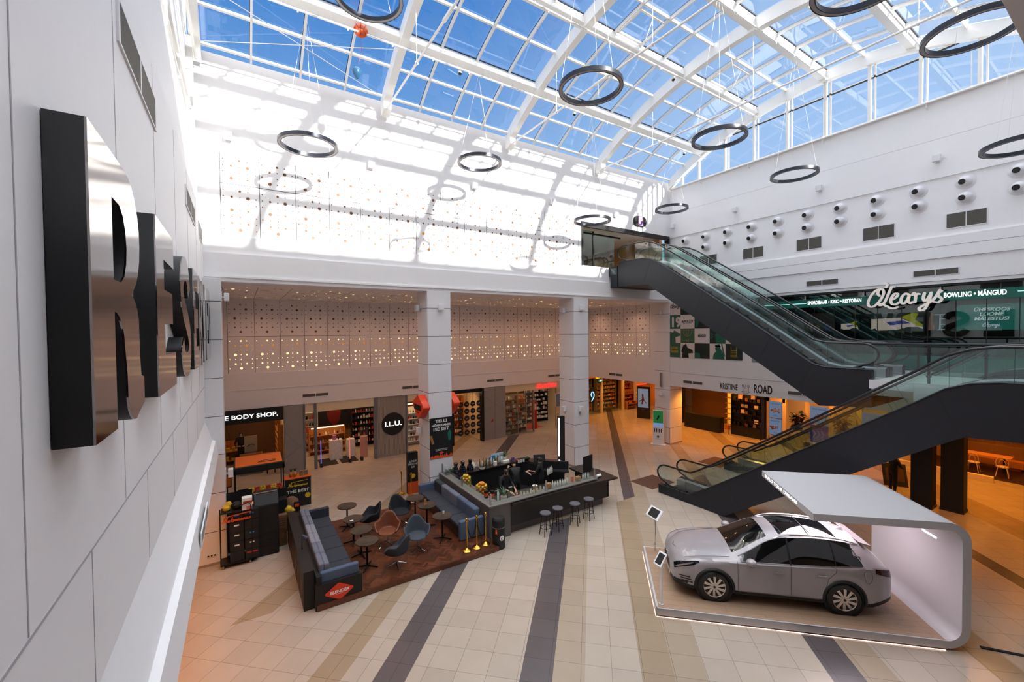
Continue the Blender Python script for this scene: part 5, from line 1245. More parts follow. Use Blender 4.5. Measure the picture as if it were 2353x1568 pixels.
# swan chairs
def swan(loc, rz, mat, label):
    r = thing('swan_chair', label, 'armchair', loc, rz, 'swivel lounge chairs')
    g = []; NU, NV = 21, 9      # shell: u around (-1 front left .. 0 back .. 1 front right), v from seat centre up
    def P(u, v):
        a = PI/2 + u*2.25; 
        back = math.exp(-(abs(u)/.36)**3); arm = math.exp(-((abs(u)-.62)/.22)**2)
        R_b = .30 + .05*back; h = .47*back + .24*arm + .03
        s = min(1, v/.5); t = max(0, (v-.5)/.5)
        rad = R_b*math.sin(s*PI/2) + t*(.05 + .05*arm + .02*back)
        z = .40 + .02*s*s + h*(t**1.1) + .04*(1-math.cos(s*PI/2))
        return (rad*math.cos(a)*1.0, rad*math.sin(a)*.92 - .0, z)
    vs = [P(-1 + 2*i/(NU-1), j/(NV-1)) for i in range(NU) for j in range(NV)]
    fs = [(i*NV+j, (i+1)*NV+j, (i+1)*NV+j+1, i*NV+j+1) for i in range(NU-1) for j in range(NV-1)]
    mb = MB().add(vs, fs); o = mb.build('shell', mat, r, smooth=80, fix=False)
    bm = bmesh.new(); bm.from_mesh(o.data); bmesh.ops.remove_doubles(bm, verts=bm.verts, dist=.004); bm.to_mesh(o.data); bm.free()
    sm_ = o.modifiers.new('th', 'SOLIDIFY'); sm_.thickness = .05; sm_.offset = 0; q = o.modifiers.new('sub', 'SUBSURF'); q.levels = q.render_levels = 1
    MB().lathe([(.001, .40), (.24, .40), (.29, .425), (.28, .46), (.2, .475), (.001, .48)], (0, -.03, 0), n=24).build('seat', mat, r, smooth=60)
    MB().cyl((0, 0, .1), (0, 0, .41), .018, n=10).cyl((0, 0, .36), (0, 0, .41), .05, .1, n=12).build('column', M['chrome'], r)
    for k in range(4):
        a = PI/4 + k*PI/2; MB().tube([(0, 0, .12), (.17*math.cos(a), .17*math.sin(a), .07), (.3*math.cos(a), .3*math.sin(a), .015)], [.018, .014, .012], 6).build('base_arm', M['chrome'], r)
    return r
cg_ = bsdf('chair_charcoal', '#30343c', .8, bump=.2, bscale=200); cb_ = bsdf('chair_navy', '#14171f', .8, bump=.2, bscale=200); cl_ = bsdf('chair_leather', '#744028', .45)
cgr = bsdf('chair_slate', '#3c434d', .8, bump=.2, bscale=200)
swan((3.5, 14.35, PZ), math.radians(-100), cb_, 'dark navy swivel chair seen from the side between table and open floor')
swan((4.55, 14.3, PZ), math.radians(10), cb_, 'dark navy swivel chair left of the blue sofa tables')
swan((3.75, 13.1, PZ), math.radians(-25), cl_, 'brown leather swivel chair in the middle of the platform')
swan((4.42, 12.3, PZ), math.radians(-12), cgr, 'slate grey swivel chair facing the camera')
swan((3.6, 11.78, PZ), math.radians(-140), cg_, 'charcoal swivel chair nearest the front edge of the platform')
# sofas
M['sofab'] = bsdf('sofa_slate_blue', '#4d5a70', .85, var=.05, bump=.2, bscale=220); M['sofac'] = bsdf('sofa_grey_cushion', '#6a6d7a', .85, var=.05, bump=.2, bscale=220); M['sofas'] = bsdf('sofa_dark_seat', '#2f333b', .85, bump=.2, bscale=220); M['sofal'] = bsdf('sofa_light_cushion', '#85858f', .85, bump=.2, bscale=220)
sf = thing('sofa', 'long slate grey sofa ending in the red diamond sign', 'sofa', (1.45, 11.15, 0))
MB().box(0, 0, 0, .72, 4.5, .42).box(0, 0, 0, .12, 4.5, .82).build('sofa_base', M['black'], sf)
for i in range(5): MB().box(.30, .25 + i*.8, .42, .98, 1.03 + i*.8, .58).build('seat_cushion', M['sofas'], sf, bevel=.035, seg=3)
for i in range(6):
    m_ = M['sofal'] if i in (2, 3) else M['sofac']
    MB().box(.08, .22 + i*.67, .55, .21, .87 + i*.67, 1.02).build('back_cushion', m_, sf, bevel=.04, seg=3)
    MB().box(.20, .22 + i*.67, .52, .34, .87 + i*.67, 1.0).build('back_cushion', m_, sf, bevel=.045, seg=3)
MB().box(.1, .08, .58, 1.02, .22, .86).build('armrest', M['sofab'], sf, bevel=.04, seg=3); MB().box(.1, 4.28, .4, 1.0, 4.42, .86).build('armrest', M['sofas'], sf, bevel=.04, seg=3)
MB().box(-.03, -.02, 0, 1.07, .1, .62).box(1.0, .1, 0, 1.05, .6, .45).build('end_panel', M['black'], sf)
dm = thing('diamond_sign', 'red diamond sign with white lettering on the black sofa end', 'sign', (1.97, 11.13, .34))
shape2d('diamond', [[(-.34, .02), (-.04, .2), (0, .205), (.32, .03), (.33, -.01), (.04, -.2), (0, -.205), (-.33, -.02)]], bsdf('diamond_red', '#d8381c', .5), dm, (0, -.008, 0), RF, .006)
text('BLENDER', .1, M['print'], dm, (-.0, -.016, .0), RF, .002, .003, width=.46)
text('juice bar & eatery', .022, M['print'], dm, (0, -.016, -.055), RF, .001, 0)
s2 = thing('sofa', 'blue corner sofa along the left side of the coffee bar', 'sofa', (5.75, 12.1, PZ))
MB().box(.05, .0, 0, .85, 3.7, .32).build('sofa_base', bsdf('sofa_plinth', '#3d2418', .5), s2)
for i in range(4): MB().box(.02, .1 + i*.86, .3, .62, .94 + i*.86, .44).build('seat_cushion', M['sofas'], s2, bevel=.035, seg=3)
for i in range(5): MB().box(.58, .1 + i*.69, .36, .80, .77 + i*.69, .84).build('back_cushion', (M['sofab'], M['sofab'], M['sofac'], M['sofac'], M['sofas'])[i], s2, bevel=.07, seg=4)
MB().box(-.02, 3.52, .2, .84, 3.68, .72).build('armrest', M['sofab'], s2, bevel=.05, seg=3); MB().box(-.02, -.08, .0, .84, .08, .62).build('armrest', M['sofab'], s2, bevel=.04, seg=3)
# brass posts with ropes
def post(loc, label):
    r = thing('barrier_post', label, 'barrier post', loc, group='brass barrier posts')
    MB().lathe([(.15, 0), (.15, .02), (.1, .05), (.04, .07), (.02, .09)], n=24).build('base', M['gold'], r, smooth=50)
    MB().cyl((0, 0, .07), (0, 0, .88), .02, n=12).lathe([(.02, .86), (.04, .88), (.04, .92), (.02, .93)], n=12).build('pole', M['gold'], r, smooth=True); MB().ball((0, 0, .965), .038, 12).build('knob', M['gold'], r, smooth=True)
    return r
p0 = post((5.66, 11.42, PZ), 'brass barrier post on the platform edge, left of three'); dup(p0, (6.0, 11.42, PZ), None, 'brass barrier post on the platform edge, middle of three'); dup(p0, (6.33, 11.45, PZ), None, 'brass barrier post on the platform edge beside the litter bin')
dup(p0, (5.6, 17.4, 0), None, 'brass barrier post behind the sofa beside the smoothie banner, left one'); dup(p0, (5.85, 16.9, 0), None, 'brass barrier post behind the sofa beside the smoothie banner, right one')
for i, (a, b) in enumerate((((5.66, 11.42), (6.0, 11.42)), ((6.0, 11.42), (6.33, 11.45)))):
    rp_ = MB().tube([(a[0] + (b[0]-a[0])*t/8, a[1] + (b[1]-a[1])*t/8, PZ + .86 - .5*(1-(t/4-1)**2)) for t in range(9)], .018, 8)
    tag(rp_.build('barrier_rope', M['black'], smooth=True), 'black rope between the %s brass posts' % ('left and middle', 'middle and right')[i], 'rope', 'barrier ropes')
# ------------------------------------------------------------------ shop row on the far side
M['shopfl'] = M['concrete']; M['shopback'] = bsdf('shop_back_wall', '#6b4a30', .7); M['rib'] = bsdf('ribbed_cladding', '#a59a90', .55)
M['orangewood'] = bsdf('orange_wood', '#c07a34', .5, var=.15)
S('wall_shop_partition', MB().box(1.75, 23.3, 0, 1.9, 28, 3.3).box(12.62, 23.1, 0, 12.8, 28, 3.3).box(14.25, 23.3, 0, 14.35, 28, 3.3).box(21.35, 23.1, 0, 21.6, 28, 3.5), M['cream'])
S('wall_shop_back', MB().box(-1, 28, 0, 21.6, 28.2, 3.4).box(21.6, 33, 0, 34, 33.2, 3.6), M['shopback'])
S('ceiling_shops', MB().box(-1, 23.3, 3.3, 21.6, 28.2, 3.4), M['cream'])
S('wall_far_lintel', MB().box(2.6, 23.12, 2.86, 6.05, 23.3, 3.32).box(7.8, 23.12, 2.9, 10.6, 23.3, 3.32).box(14.35, 23.15, 2.85, 21.3, 23.3, 3.32), M['cream'])
pj = MB().box(1.72, 23.08, 0, 2.55, 23.4, 3.3).box(12.76, 23.08, 0, 14.33, 23.4, 3.3)
S('wall_far_pier', pj, M['stone'])
S('trim_12', MB().tube([(1.75, 23.07, 2.0), (2.52, 23.07, 1.1)], .006, 4).tube([(1.75, 23.07, .75), (2.5, 23.07, 1.35)], .006, 4).tube([(12.78, 23.07, 2.75), (14.3, 23.07, 1.75)], .006, 4).box(13.53, 23.07, 0, 13.54, 23.08, 3.3).box(12.9, 23.07, 2.0, 13.53, 23.08, 2.01).box(12.9, 23.07, .4, 13.53, 23.08, .41), M['joint'])
S('door_2', MB().box(2.56, 23.05, 0, 2.64, 23.3, 3.3).box(3.04, 23.05, 0, 3.16, 23.3, 3.3).box(6.0, 23.05, 0, 6.14, 23.3, 3.3).box(7.76, 23.05, 0, 7.84, 23.3, 3.3), M['joint'])
S('door_3', MB().box(12.55, 22.95, 0, 12.68, 23.3, 3.3).box(10.55, 23.05, 0, 10.68, 23.3, 3.3).box(10.55, 23.05, 3.1, 12.68, 23.3, 3.3), M['blackm'])
S('window_10', MB().box(14.4, 23.2, .08, 16.62, 23.21, 2.85).box(18.6, 23.2, .08, 21.3, 23.21, 2.85), M['glass'])
S('trim_13', MB().box(14.35, 23.14, 0, 16.65, 23.24, .08).box(16.58, 23.14, 0, 16.66, 23.24, 2.85).box(15.35, 23.18, 0, 15.38, 23.22, 2.85).box(16.0, 23.18, 0, 16.03, 23.22, 2.85).box(18.55, 23.14, 0, 18.62, 23.24, 2.85), M['alu'])
rb = thing('ribbed_pier', 'grey ribbed shop pier carrying the round black sign', 'shop pier', (6.95, 23.15, 0))
m_ = MB().box(-.82, 0, 0, .82, .25, 3.32)
for i in range(22): m_.box(-.8 + i*.0745, -.03, 0, -.8 + i*.0745 + .035, 0, 3.32)
m_.build('cladding', M['rib'], rb)
ds = thing('round_sign', 'black round sign with white letters I.L.U. on the ribbed pier', 'sign', (7.02, 23.08, 1.78))
MB().cyl((0, 0, 0), (0, .05, 0), .62, n=48).build('disc', M['black'], ds); text('I.L.U.', .36, M['sign_w'], ds, (0, -.01, 0), RF, .004, .006, width=.92)
bs = thing('shop_sign', 'black fascia sign reading THE BODY SHOP in white', 'shop sign', (.5, 23.05, 3.0))
MB().box(-1.15, -.02, -.33, 1.18, .12, .32).build('sign_board', M['black'], bs); text('THE BODY SHOP.', .27, M['sign_w'], bs, (-.32, -.028, -.02), RF, .003, .004, width=2.55)
pp = thing('shop_sign', 'red lit script shop sign above the camera shop entrance', 'shop sign', (17.65, 23.1, 3.08))
redl = emat('red_neon', '#ff2a2a', 2.2)
def scr_text(body, size, mat, parent, loc, rot, width, ext=.01, bold=.006, shear=.35, name='lettering'): return text(body, size, mat, parent, loc, rot, ext, bold, width, shear=shear, name=name, space=.85)
scr_text('PhotoPoint', .36, redl, pp, (0, -.02, 0), RF, 1.75, bold=.014)
# shelf units with goods
GM = [M['paper'], M['red'], M['orange'], M['bwhite'], M['black'], M['yellow'], M['purple'], M['green'], M['bamber'], M['tan']]
gp = {}; gcount = {}; rest = MB()
def goods(kind, ci, w, h, loc, label, group, rz=0, cat='product'):
    key = (kind, ci)
    gcount[kind] = gcount.get(kind, 0) + 1
    if gcount[kind] > 290:      # past 290 of a kind the remaining distant goods become one mass
        c_, s_ = math.cos(rz), math.sin(rz); f = len(rest.v)
        if kind == 'box': q = MB().box(-.5, -.4, 0, .5, .4, 1)
        else: q = MB().lathe([(.42, 0), (.45, .03), (.45, .6), (.18, .75), (.18, 1)], n=6)
        rest.add([(loc[0] + w*(c_*v[0] - s_*v[1]), loc[1] + w*(s_*v[0] + c_*v[1]), loc[2] + h*v[2]) for v in q.v], q.f, ci); return None
    if key not in gp:
        if kind == 'box': mb = MB().box(-.5, -.4, 0, .5, .4, 1)
        else: mb = MB().lathe([(.42, 0), (.45, .03), (.45, .6), (.18, .75), (.18, 1)], n=8)
        o = mb.build('product_box' if kind == 'box' else 'product_bottle', GM[ci]); gp[key] = o
    else: o = gp[key].copy(); COL.objects.link(o)
    o.location = loc; o.scale = (w, w, h); o.rotation_euler = (0, 0, rz); tag(o, label, cat, group)
    return o
def shelves(loc, rz, w, h, d, n, label, mat, items, cols, prod_label, group, kinds=('box', 'bottle'), z0=.25, back=True):
    r = thing('shelf_unit', label, 'shelf', loc, rz)
    b = MB().box(-w/2, 0, 0, -w/2 + .03, d, h).box(w/2 - .03, 0, 0, w/2, d, h)
    if back: b.box(-w/2, d - .02, 0, w/2, d, h)
    b.build('carcass', mat, r); step = (h - z0) / n
    for k in range(n): MB().box(-w/2, -.01, z0 + k*step - .025, w/2, d, z0 + k*step).build('shelf_board', mat, r)
    c, s = math.cos(rz), math.sin(rz)
    for k in range(n):
        x = -w/2 + .08
        i = 0
        while x < w/2 - .06 and i < items:
            ww = rng.uniform(.06, .11) * (w / items / .13 if w / items > .13 else 1); hh = min(step - .06, rng.uniform(.1, .24)); y = .08 + .06*rng.random()
            goods(rng.choice(kinds), rng.choice(cols), ww, hh, (loc[0] + c*x - s*y, loc[1] + s*x + c*y, loc[2] + z0 + k*step), prod_label, group, rz)
            x += w / items; i += 1
    return r
# ILU
shelves((4.05, 25.6, 0), 0, 1.9, 1.5, .45, 3, 'long gold lit perfume shelf in the middle of the perfume shop', M['orangewood'], 12, (4, 8, 0, 9), 'small perfume bottle on the gold shelf of the perfume shop', 'bottles on the gold perfume shelf', ('bottle',))
shelves((3.0, 26.9, 0), 0, 1.5, 2.6, .4, 6, 'tall lit wall shelf at the left of the perfume shop', M['paper'], 9, (0, 2, 4, 9, 1), 'small item on the lit wall shelf of the perfume shop', 'items on the left perfume wall shelf')
shelves((6.3, 26.2, 0), 0, 1.6, 2.4, .4, 6, 'dark display tower with small goods at the right of the perfume shop', M['black'], 10, (0, 1, 3, 4, 9), 'small item on the dark display tower', 'items on the dark display tower')
shelves((8.6, 24.6, 0), 0, 1.4, 2.3, .4, 6, 'white cosmetics shelf right of the ribbed pier', M['paper'], 9, (0, 1, 3, 4), 'small cosmetics item right of the ribbed pier', 'cosmetics right of the ribbed pier')
for i, (x, y, w_, h_, m_, lb, tp) in enumerate(((4.25, 24.35, .62, 1.05, 'marble', 'white marble plinth with pink bags on it at the perfume shop entrance', 1), (5.05, 24.5, .4, .95, 'marble2', 'narrow marble plinth beside the larger one', 0))):
    if i == 0: M['marble'] = bsdf('marble', '#e6dcd2', .3, var=.25, vscale=9)
    MB_ = thing('plinth', lb, 'plinth', (x, y, 0)); MB().box(-w_/2, -.2, 0, w_/2, .2, h_).build('plinth_body', M['marble'], MB_)
    if tp: MB().box(-.16, -.1, h_, .02, .0, h_ + .25).build('gift_bag', bsdf('pink_bag', '#c9789a', .5), MB_); MB().box(.1, -.1, h_, .16, .0, h_ + .2).build('gift_bag', M['black'], MB_)
pc = thing('pink_column', 'pink round display column with a glass hood at the perfume shop', 'display column', (5.62, 23.9, 0)); MB().cyl((0, 0, 0), (0, 0, 1.15), .2, n=24).build('column_body', bsdf('pink_lacquer', '#c99086', .4), pc); MB().box(-.18, -.18, 1.15, .18, .18, 1.6).build('glass_hood', M['glass'], pc)
for i, (x, lb, c_) in enumerate(((3.35, 'thin violet lit entrance gate on a black foot', '#a080ff'), (4.75, 'thin clear entrance gate with a red glow on a black foot', '#ff7050'), (5.35, 'short black entrance gate foot', None))):
    g_ = thing('security_gate', lb, 'security gate', (x, 23.25, 0)); MB().box(-.07, -.12, 0, .07, .12, .2).build('gate_foot', M['black'], g_, bevel=.03)
    if c_: MB().box(-.015, -.02, .2, .015, .02, 1.35).build('gate_panel', emat('gate_glow%d' % i, c_, .9), g_)
for i, x in enumerate((3.78, 4.78)): tag(MB().box(-.42, 0, 0, .42, 1.35, .012).build('door_mat', bsdf('mat_black%d' % i, '#1d1512', .9), loc=(x, 23.3, 0)), 'dark door mat at the perfume shop, %s one' % ('left', 'right')[i], 'mat', 'mats of the perfume shop')
fg = thing('advert_image', 'dark red picture of a draped figure on the back wall of the perfume shop', 'picture', (5.0, 27.9, 1.0)); MB().box(-1.5, 0, 0, .9, .05, 2.2).build('image_panel', M['black'], fg); MB().lathe([(.05, 0), (.3, .3), (.42, .8), (.25, 1.5), (.1, 1.9)], (-.2, -.02, .1), n=10).build('red_drape', bsdf('dark_red', '#6a1410', .6), fg).scale = (1, .15, 1)
# body care shop
shelves((.35, 24.0, 0), 0, .95, .95, .4, 2, 'low orange gondola with white bottles at the body care shop front', M['orangewood'], 9, (0, 3, 6, 7), 'small bottle on the low orange gondola', 'bottles on the low orange gondola', ('bottle',))
shelves((1.5, 25.2, 0), -PI/2, 1.9, 2.2, .3, 6, 'tall wall shelf packed with bottles on the right of the body care shop', M['orangewood'], 12, (0, 2, 5, 7, 8), 'bottle on the right wall shelf of the body care shop', 'bottles on the right body care wall', ('bottle',))
shelves((-.2, 26.2, 0), 0, 1.1, 1.2, .5, 2, 'orange wooden counter with gift boxes inside the body care shop', M['orangewood'], 4, (2, 5), 'orange gift box in the body care shop counter', 'gift boxes in the body care counter', ('box',))
pn = thing('advert_board', 'upright poster with dark drawings over a purple band at the body care shop', 'poster', (.35, 24.6, 0)); MB().box(-.27, 0, .3, .27, .04, 1.75).build('panel', bsdf('beige_poster', '#a98e72', .6), pn); MB().box(-.271, -.004, .65, .271, .0, .95).build('purple_band', M['purple'], pn); MB().tube([(-.15, -.01, 1.25), (0, -.01, 1.35), (.16, -.01, 1.3)], .03, 5).build('drawing', M['black'], pn)
for i, x in enumerate((1.0, 1.32)):
    k_ = thing('basket', 'black hexagonal basket of small goods at the body care shop, %s one' % ('left', 'right')[i], 'basket', (x, 23.7, .35), group='hexagonal baskets'); MB().lathe([(.08, 0), (.17, .04), (.19, .2), (.17, .2), (.1, .06)], n=6).build('basket_body', M['black'], k_); MB().cyl((0, 0, -.35), (0, 0, 0), .03, n=8).build('basket_foot', M['black'], k_)
pr_ = J1; person((-.05, 26.0, 0), 0, 'person in black behind the counter of the body care shop', (J1, B1), R1, ((0, -.08, 1.6), (.3, 0, 0)), cloth, [((.22,-.32,1.05), (.12,-.52,1.1)), ((-.2,-.3,1.06), (-.1,-.5,1.1))])
# disc wall
for r_ in range(5):
    for c_ in range(4):
        o = thing('brand_disc', 'black round name disc, %s row and %s column of the disc wall' % (('top', 'second', 'middle', 'fourth', 'bottom')[r_], ('left', 'second', 'third', 'right')[c_]), 'disc sign', (11.08 + c_*.42, 23.0, 2.42 - r_*.43), group='black name discs')
        MB().cyl((0, -.01, 0), (0, .01, 0), .17, n=28).build('disc', M['black'], o); MB().box(-.08, -.014, -.018, .08, -.011, .018).build('name_bar', M['tan'], o)
S('trim_14', MB().tube([(11.08 + c_*.42, 23.03, .5) for c_ in (0, 3)], .008, 4).tube([(11.08, 23.03, .5), (11.08, 23.03, 3.2)], .006, 4).tube([(11.5, 23.03, .5), (11.5, 23.03, 3.2)], .006, 4).tube([(11.92, 23.03, .5), (11.92, 23.03, 3.2)], .006, 4).tube([(12.34, 23.03, .5), (12.34, 23.03, 3.2)], .006, 4), M['blackm'])
shelves((11.4, 25.2, 0), 0, 2.0, 2.6, .4, 6, 'lit shelf wall behind the black name discs', M['orangewood'], 12, (0, 2, 3, 4), 'small item on the shelf behind the name discs', 'items behind the name discs')
lp = MB().box(10.9, 24.7, 2.85, 12.3, 24.8, 2.95).box(2.7, 26.3, 2.75, 3.4, 26.4, 2.9).box(3.2, 25.5, 1.52, 4.9, 25.56, 1.56).box(5.8, 25.7, 2.6, 6.6, 25.75, 2.66).box(14.6, 24.4, 2.4, 16.4, 24.45, 2.46).box(8.0, 24.5, 2.5, 9.2, 24.55, 2.56)
S('trim_15', lp, M['lampw'])
# camera shop
shelves((15.5, 23.9, 0), 0, 2.1, 2.5, .4, 8, 'tall shelf wall of boxed goods behind the camera shop glass', M['tan'], 13, (0, 3, 4, 9, 2), 'small boxed item behind the camera shop glass', 'boxed goods behind the camera shop glass', ('box',))
shelves((18.6, 25.6, 0), 0, 2.2, 2.6, .4, 7, 'shelf wall of boxed goods right of the red stand', M['black'], 11, (0, 3, 4, 9), 'small boxed item right of the red stand', 'boxed goods right of the red stand', ('box',))
rs = thing('red_stand', 'tall red display stand with white pictures at the camera shop entrance', 'display stand', (17.2, 23.9, 0)); MB().box(-.18, -.06, 0, .18, .06, 1.9).build('stand_body', M['red'], rs)
for i in range(4): MB().box(-.15 + .16*(i % 2), -.064, 1.35 + .22*(i//2), -.02 + .16*(i % 2), -.061, 1.55 + .22*(i//2)).build('picture', M['paper'], rs)
tag(MB().box(-.9, -.6, 0, .9, .8, .012).build('red_mat', M['red'], loc=(17.2, 24.6, 0)), 'red floor mat inside the camera shop', 'mat')
ap = thing('poster', 'blue framed poster in the camera shop window', 'poster', (18.75, 23.1, 1.5)); MB().box(-.28, 0, 0, .28, .03, .95).build('frame', M['paper'], ap); MB().box(-.25, -.004, .03, .25, 0, .92).build('picture', bsdf('blue_grey_print', '#6b7f9c', .5, var=.4, vscale=5), ap)
fx = thing('hydrant_mark', 'small red pictogram on the stone pier left of the camera shop', 'pictogram', (13.35, 23.06, 1.2)); MB().box(-.05, 0, -.08, .05, .01, .08).box(-.12, 0, -.1, -.04, .01, -.02).build('mark', M['red'], fx)

# ------------------------------------------------------------------ corridor shop at the back
S('trim_16', MB().box(25.0, 25.2, 0, 25.14, 25.4, 3.3).box(27.5, 25.2, 0, 27.7, 25.4, 3.3).box(29.1, 25.2, 0, 29.25, 25.4, 3.3), M['cream'])
S('wall_corridor', MB().box(21.6, 25.4, 2.95, 31.5, 25.6, 3.5).box(31.4, 24, 0, 31.6, 33, 3.5), bsdf('corridor_orange', '#d9953a', .6))
S('window_11', MB().box(23.6, 25.3, .1, 25.0, 25.31, 2.95).box(25.14, 25.3, .1, 27.5, 25.31, 2.95), M['glass'])
shelves((26.3, 25.9, 0), 0, 2.3, 2.9, .4, 8, 'huge shelf wall of colourful packs behind the corridor glass', M['tan'], 15, (0, 1, 2, 5, 8, 9), 'small colourful pack on the corridor shelf wall', 'packs on the corridor shelf wall')
shelves((24.2, 26.2, 0), 0, 1.3, 2.9, .4, 8, 'shelf wall behind the blue neon figure', M['tan'], 9, (1, 2, 5, 7, 8), 'small pack on the shelf behind the neon figure', 'packs behind the neon figure')
for k in range(3): shelves((28.45 + .08*k, 25.7 - .3*k, 0), 0, 1.35, 2.6 - .95*k, .3, 6 - 2*k, 'stepped shelf beside the corridor, %s step' % ('rear', 'middle', 'front')[k], M['orangewood'], 9, (1, 2, 4, 8), 'small pack on the stepped corridor shelf', 'packs on the stepped shelf')
for i, (z, c_) in enumerate(((2.75, '#58a8ff'), (2.4, '#4a90ff'), (1.95, '#ff3030'), (1.6, '#ff2040'), (1.25, '#ffc050'), (.9, '#ffb040'))):
    tag(MB().box(29.5, 25.5, z, 30.9, 25.53, z + .06).build('neon_tube', emat('neon%d' % i, c_, 3)), '%s neon tube on the orange corridor wall, %s from the top' % (('pale blue', 'blue', 'red', 'red', 'amber', 'amber')[i], ORD[i]), 'neon tube', 'neon tubes on the corridor wall')
S('wall_neon', MB().box(29.25, 25.55, 0, 31.4, 25.7, 3.0), bsdf('amber_wall', '#e0a030', .5))
nf = thing('neon_figure', 'pale blue neon figure on a black panel beside the middle pillar', 'neon sign', (23.7, 24.8, 1.2)); MB().box(-.35, 0, -.1, .1, .05, 1.1).build('backing', M['black'], nf); script_sign('neon_line', [[(-.25,0),(.0,.35),(.0,.6),(-.15,.75),(-.3,.55),(-.2,.35)]], .035, .02, emat('neon_pale', '#9cd4ff', 1.8), nf, (0, -.03, 0), RF)
gb = thing('exit_sign', 'green emergency exit sign hanging in the corridor', 'exit sign', (24.7, 25.0, 2.75)); MB().box(-.2, 0, -.12, .2, .04, .12).build('sign_body', emat('exit_green', '#127a4c', .6), gb); MB().box(-.13, -.004, -.06, -.03, 0, .06).box(.02, -.004, -.05, .12, 0, .05).build('pictogram', M['sign_w'], gb)
yb = MB().box(25.0, 24.9, 2.95, 25.35, 25.0, 3.05).box(24.1, 24.9, 2.95, 24.5, 25.0, 3.05); tag(yb.build('yellow_tag', M['yellow']), 'yellow overhead tags above the corridor shop glass', 'tag')
at = thing('advert_totem', 'tall black advertising screen showing dancers', 'advertising screen', (26.2, 21.9, 0), math.radians(-70)); MB().box(-.5, -.1, 0, .5, .1, 2.45).build('totem_body', M['black'], at, bevel=.02)
MB().box(-.41, -.104, .85, .41, -.101, 2.3).build('screen', emat('totem_screen', '#8f98a8', .55), at)
MB().tube([(-.1, -.108, 1.1), (.0, -.108, 1.5), (-.05, -.108, 1.9)], [.05, .09, .05], 6).tube([(-.3, -.108, 1.3), (.0, -.108, 1.5), (.25, -.108, 1.2)], .035, 5).build('dancer', bsdf('dancer_red', '#6a2418', .5), at); text('apollo', .09, M['red'], at, (0, -.108, .7), RF, .002)
kk = thing('charging_kiosk', 'white charging kiosk with a green screen at the right pillar', 'kiosk', (20.8, 16.3, 0), math.radians(-62)); MB().box(-.32, -.12, 0, .32, .12, 1.05).box(-.42, -.22, 0, .42, .22, .05).build('kiosk_body', M['white2'], kk, bevel=.012)
MB().box(-.3, -.08, 1.05, .3, .02, 2.05).build('screen_body', M['white2'], kk); MB().box(-.28, -.085, 1.3, .28, -.081, 2.03).build('green_screen', emat('kiosk_green', '#1f7a3c', .55), kk); MB().box(-.28, -.085, 1.06, .28, -.081, 1.29).build('blue_strip', emat('kiosk_blue', '#88a8d8', .6), kk)
MB().tube([(-.06, -.09, 1.5), (.06, -.09, 1.75)], .06, 4).build('phone_image', M['black'], kk)
sl = MB()
for x in (-.2, -.08, .06, .18): sl.box(x - .025, -.124, .75, x + .025, -.121, .98)
sl.build('cable_slots', M['darkgap'], kk); MB().lathe([(.05, 0), (.07, 0), (.07, .003), (.05, .003)], n=20).build('leaf_logo', M['green'], kk, loc=(0, -.121, .5), rot=(PI/2, 0, 0)); text('ÜHISPANK', .045, M['black'], kk, (0, -.123, .36), RF, .001) if False else MB().box(-.15, -.123, .36, .15, -.121, .375).build('text_line', M['black'], kk)
plaid = bsdf('plaid_coat', '#b39a88', .7, var=.5, vscale=14)
person((24.2, 18.4, 0), PI*.8, 'person in a long light plaid coat half hidden by the right pillar', (J1, B1), [r*1.25 for r in R1[:6]] + R1[6:], ((0, -.05, 1.6), (.1, 0, 0)), plaid)

# ------------------------------------------------------------------ signs and poster on the left pillar
for i, (x, y, rz, lb) in enumerate(((6.0, 16.3, -PI/2, 'orange lozenge light box on the left flank of the poster pillar'), (7.55, 16.4, PI/2, 'orange lozenge light box on the right flank of the poster pillar, mostly hidden'))):
    d_ = thing('lozenge_sign', lb, 'sign', (x, y, 3.8), rz, 'orange lozenge signs'); shape2d('sign_box', [[(-.62, .12), (-.05, .46), (.05, .46), (.62, .06), (.62, -.02), (.08, -.46), (-.02, -.46), (-.62, .03)]], bsdf('lozenge_orange%d' % i, '#e8451c', .5), d_, (0, .1, 0), RF, .14)
    MB().box(-.4, -.05, -.13, .36, -.041, .09).build('dark_bar', M['black'], d_); text('BLENDER', .13, M['black'], d_, (0, -.055, 0), RF, .001) ; MB().box(-.12, -.05, -.24, .1, -.043, -.2).build('small_line', M['black'], d_); MB().box(-.1, .2, -.1, .1, .26, .1).build('wall_fixing', M['black'], d_)
ps_ = thing('poster', 'black portrait poster with white headline on the front of the left pillar', 'poster', (6.78, 15.9, 1.7))
MB().box(-.49, -.02, 0, .49, 0, 1.64).build('poster_board', M['black'], ps_)
for t_b, z, w_, s_ in (('TELLI', 1.5, .5, .17), ('MÕNUS AMPS', 1.33, .82, .12), ('ISE SIIT', 1.17, .68, .17), ('TELLIMUSE KOOSTAMISEKS', .36, .55, .04), ('TOATAME SIND OPERATIIVSELT', .31, .5, .035)): text(t_b, s_, M['print'], ps_, (0, -.024, z), RF, .002, .004 if s_ > .1 else 0, width=w_, name='headline')
fl = [(-.48, .0), (.48, .0), (.48, .16)]
for i in range(20): fl.append((.46 - i*.047, .06 + .07*rng.random() * (1 + (i % 2))))
shape2d('flame_border', [fl + [(-.48, .08)]], M['orange'], ps_, (0, -.022, .0), RF, .001)
shape2d('small_lozenge', [[(-.1, 0), (0, .06), (.1, 0), (0, -.06)]], M['orange'], ps_, (0, -.023, .21), RF, .001)
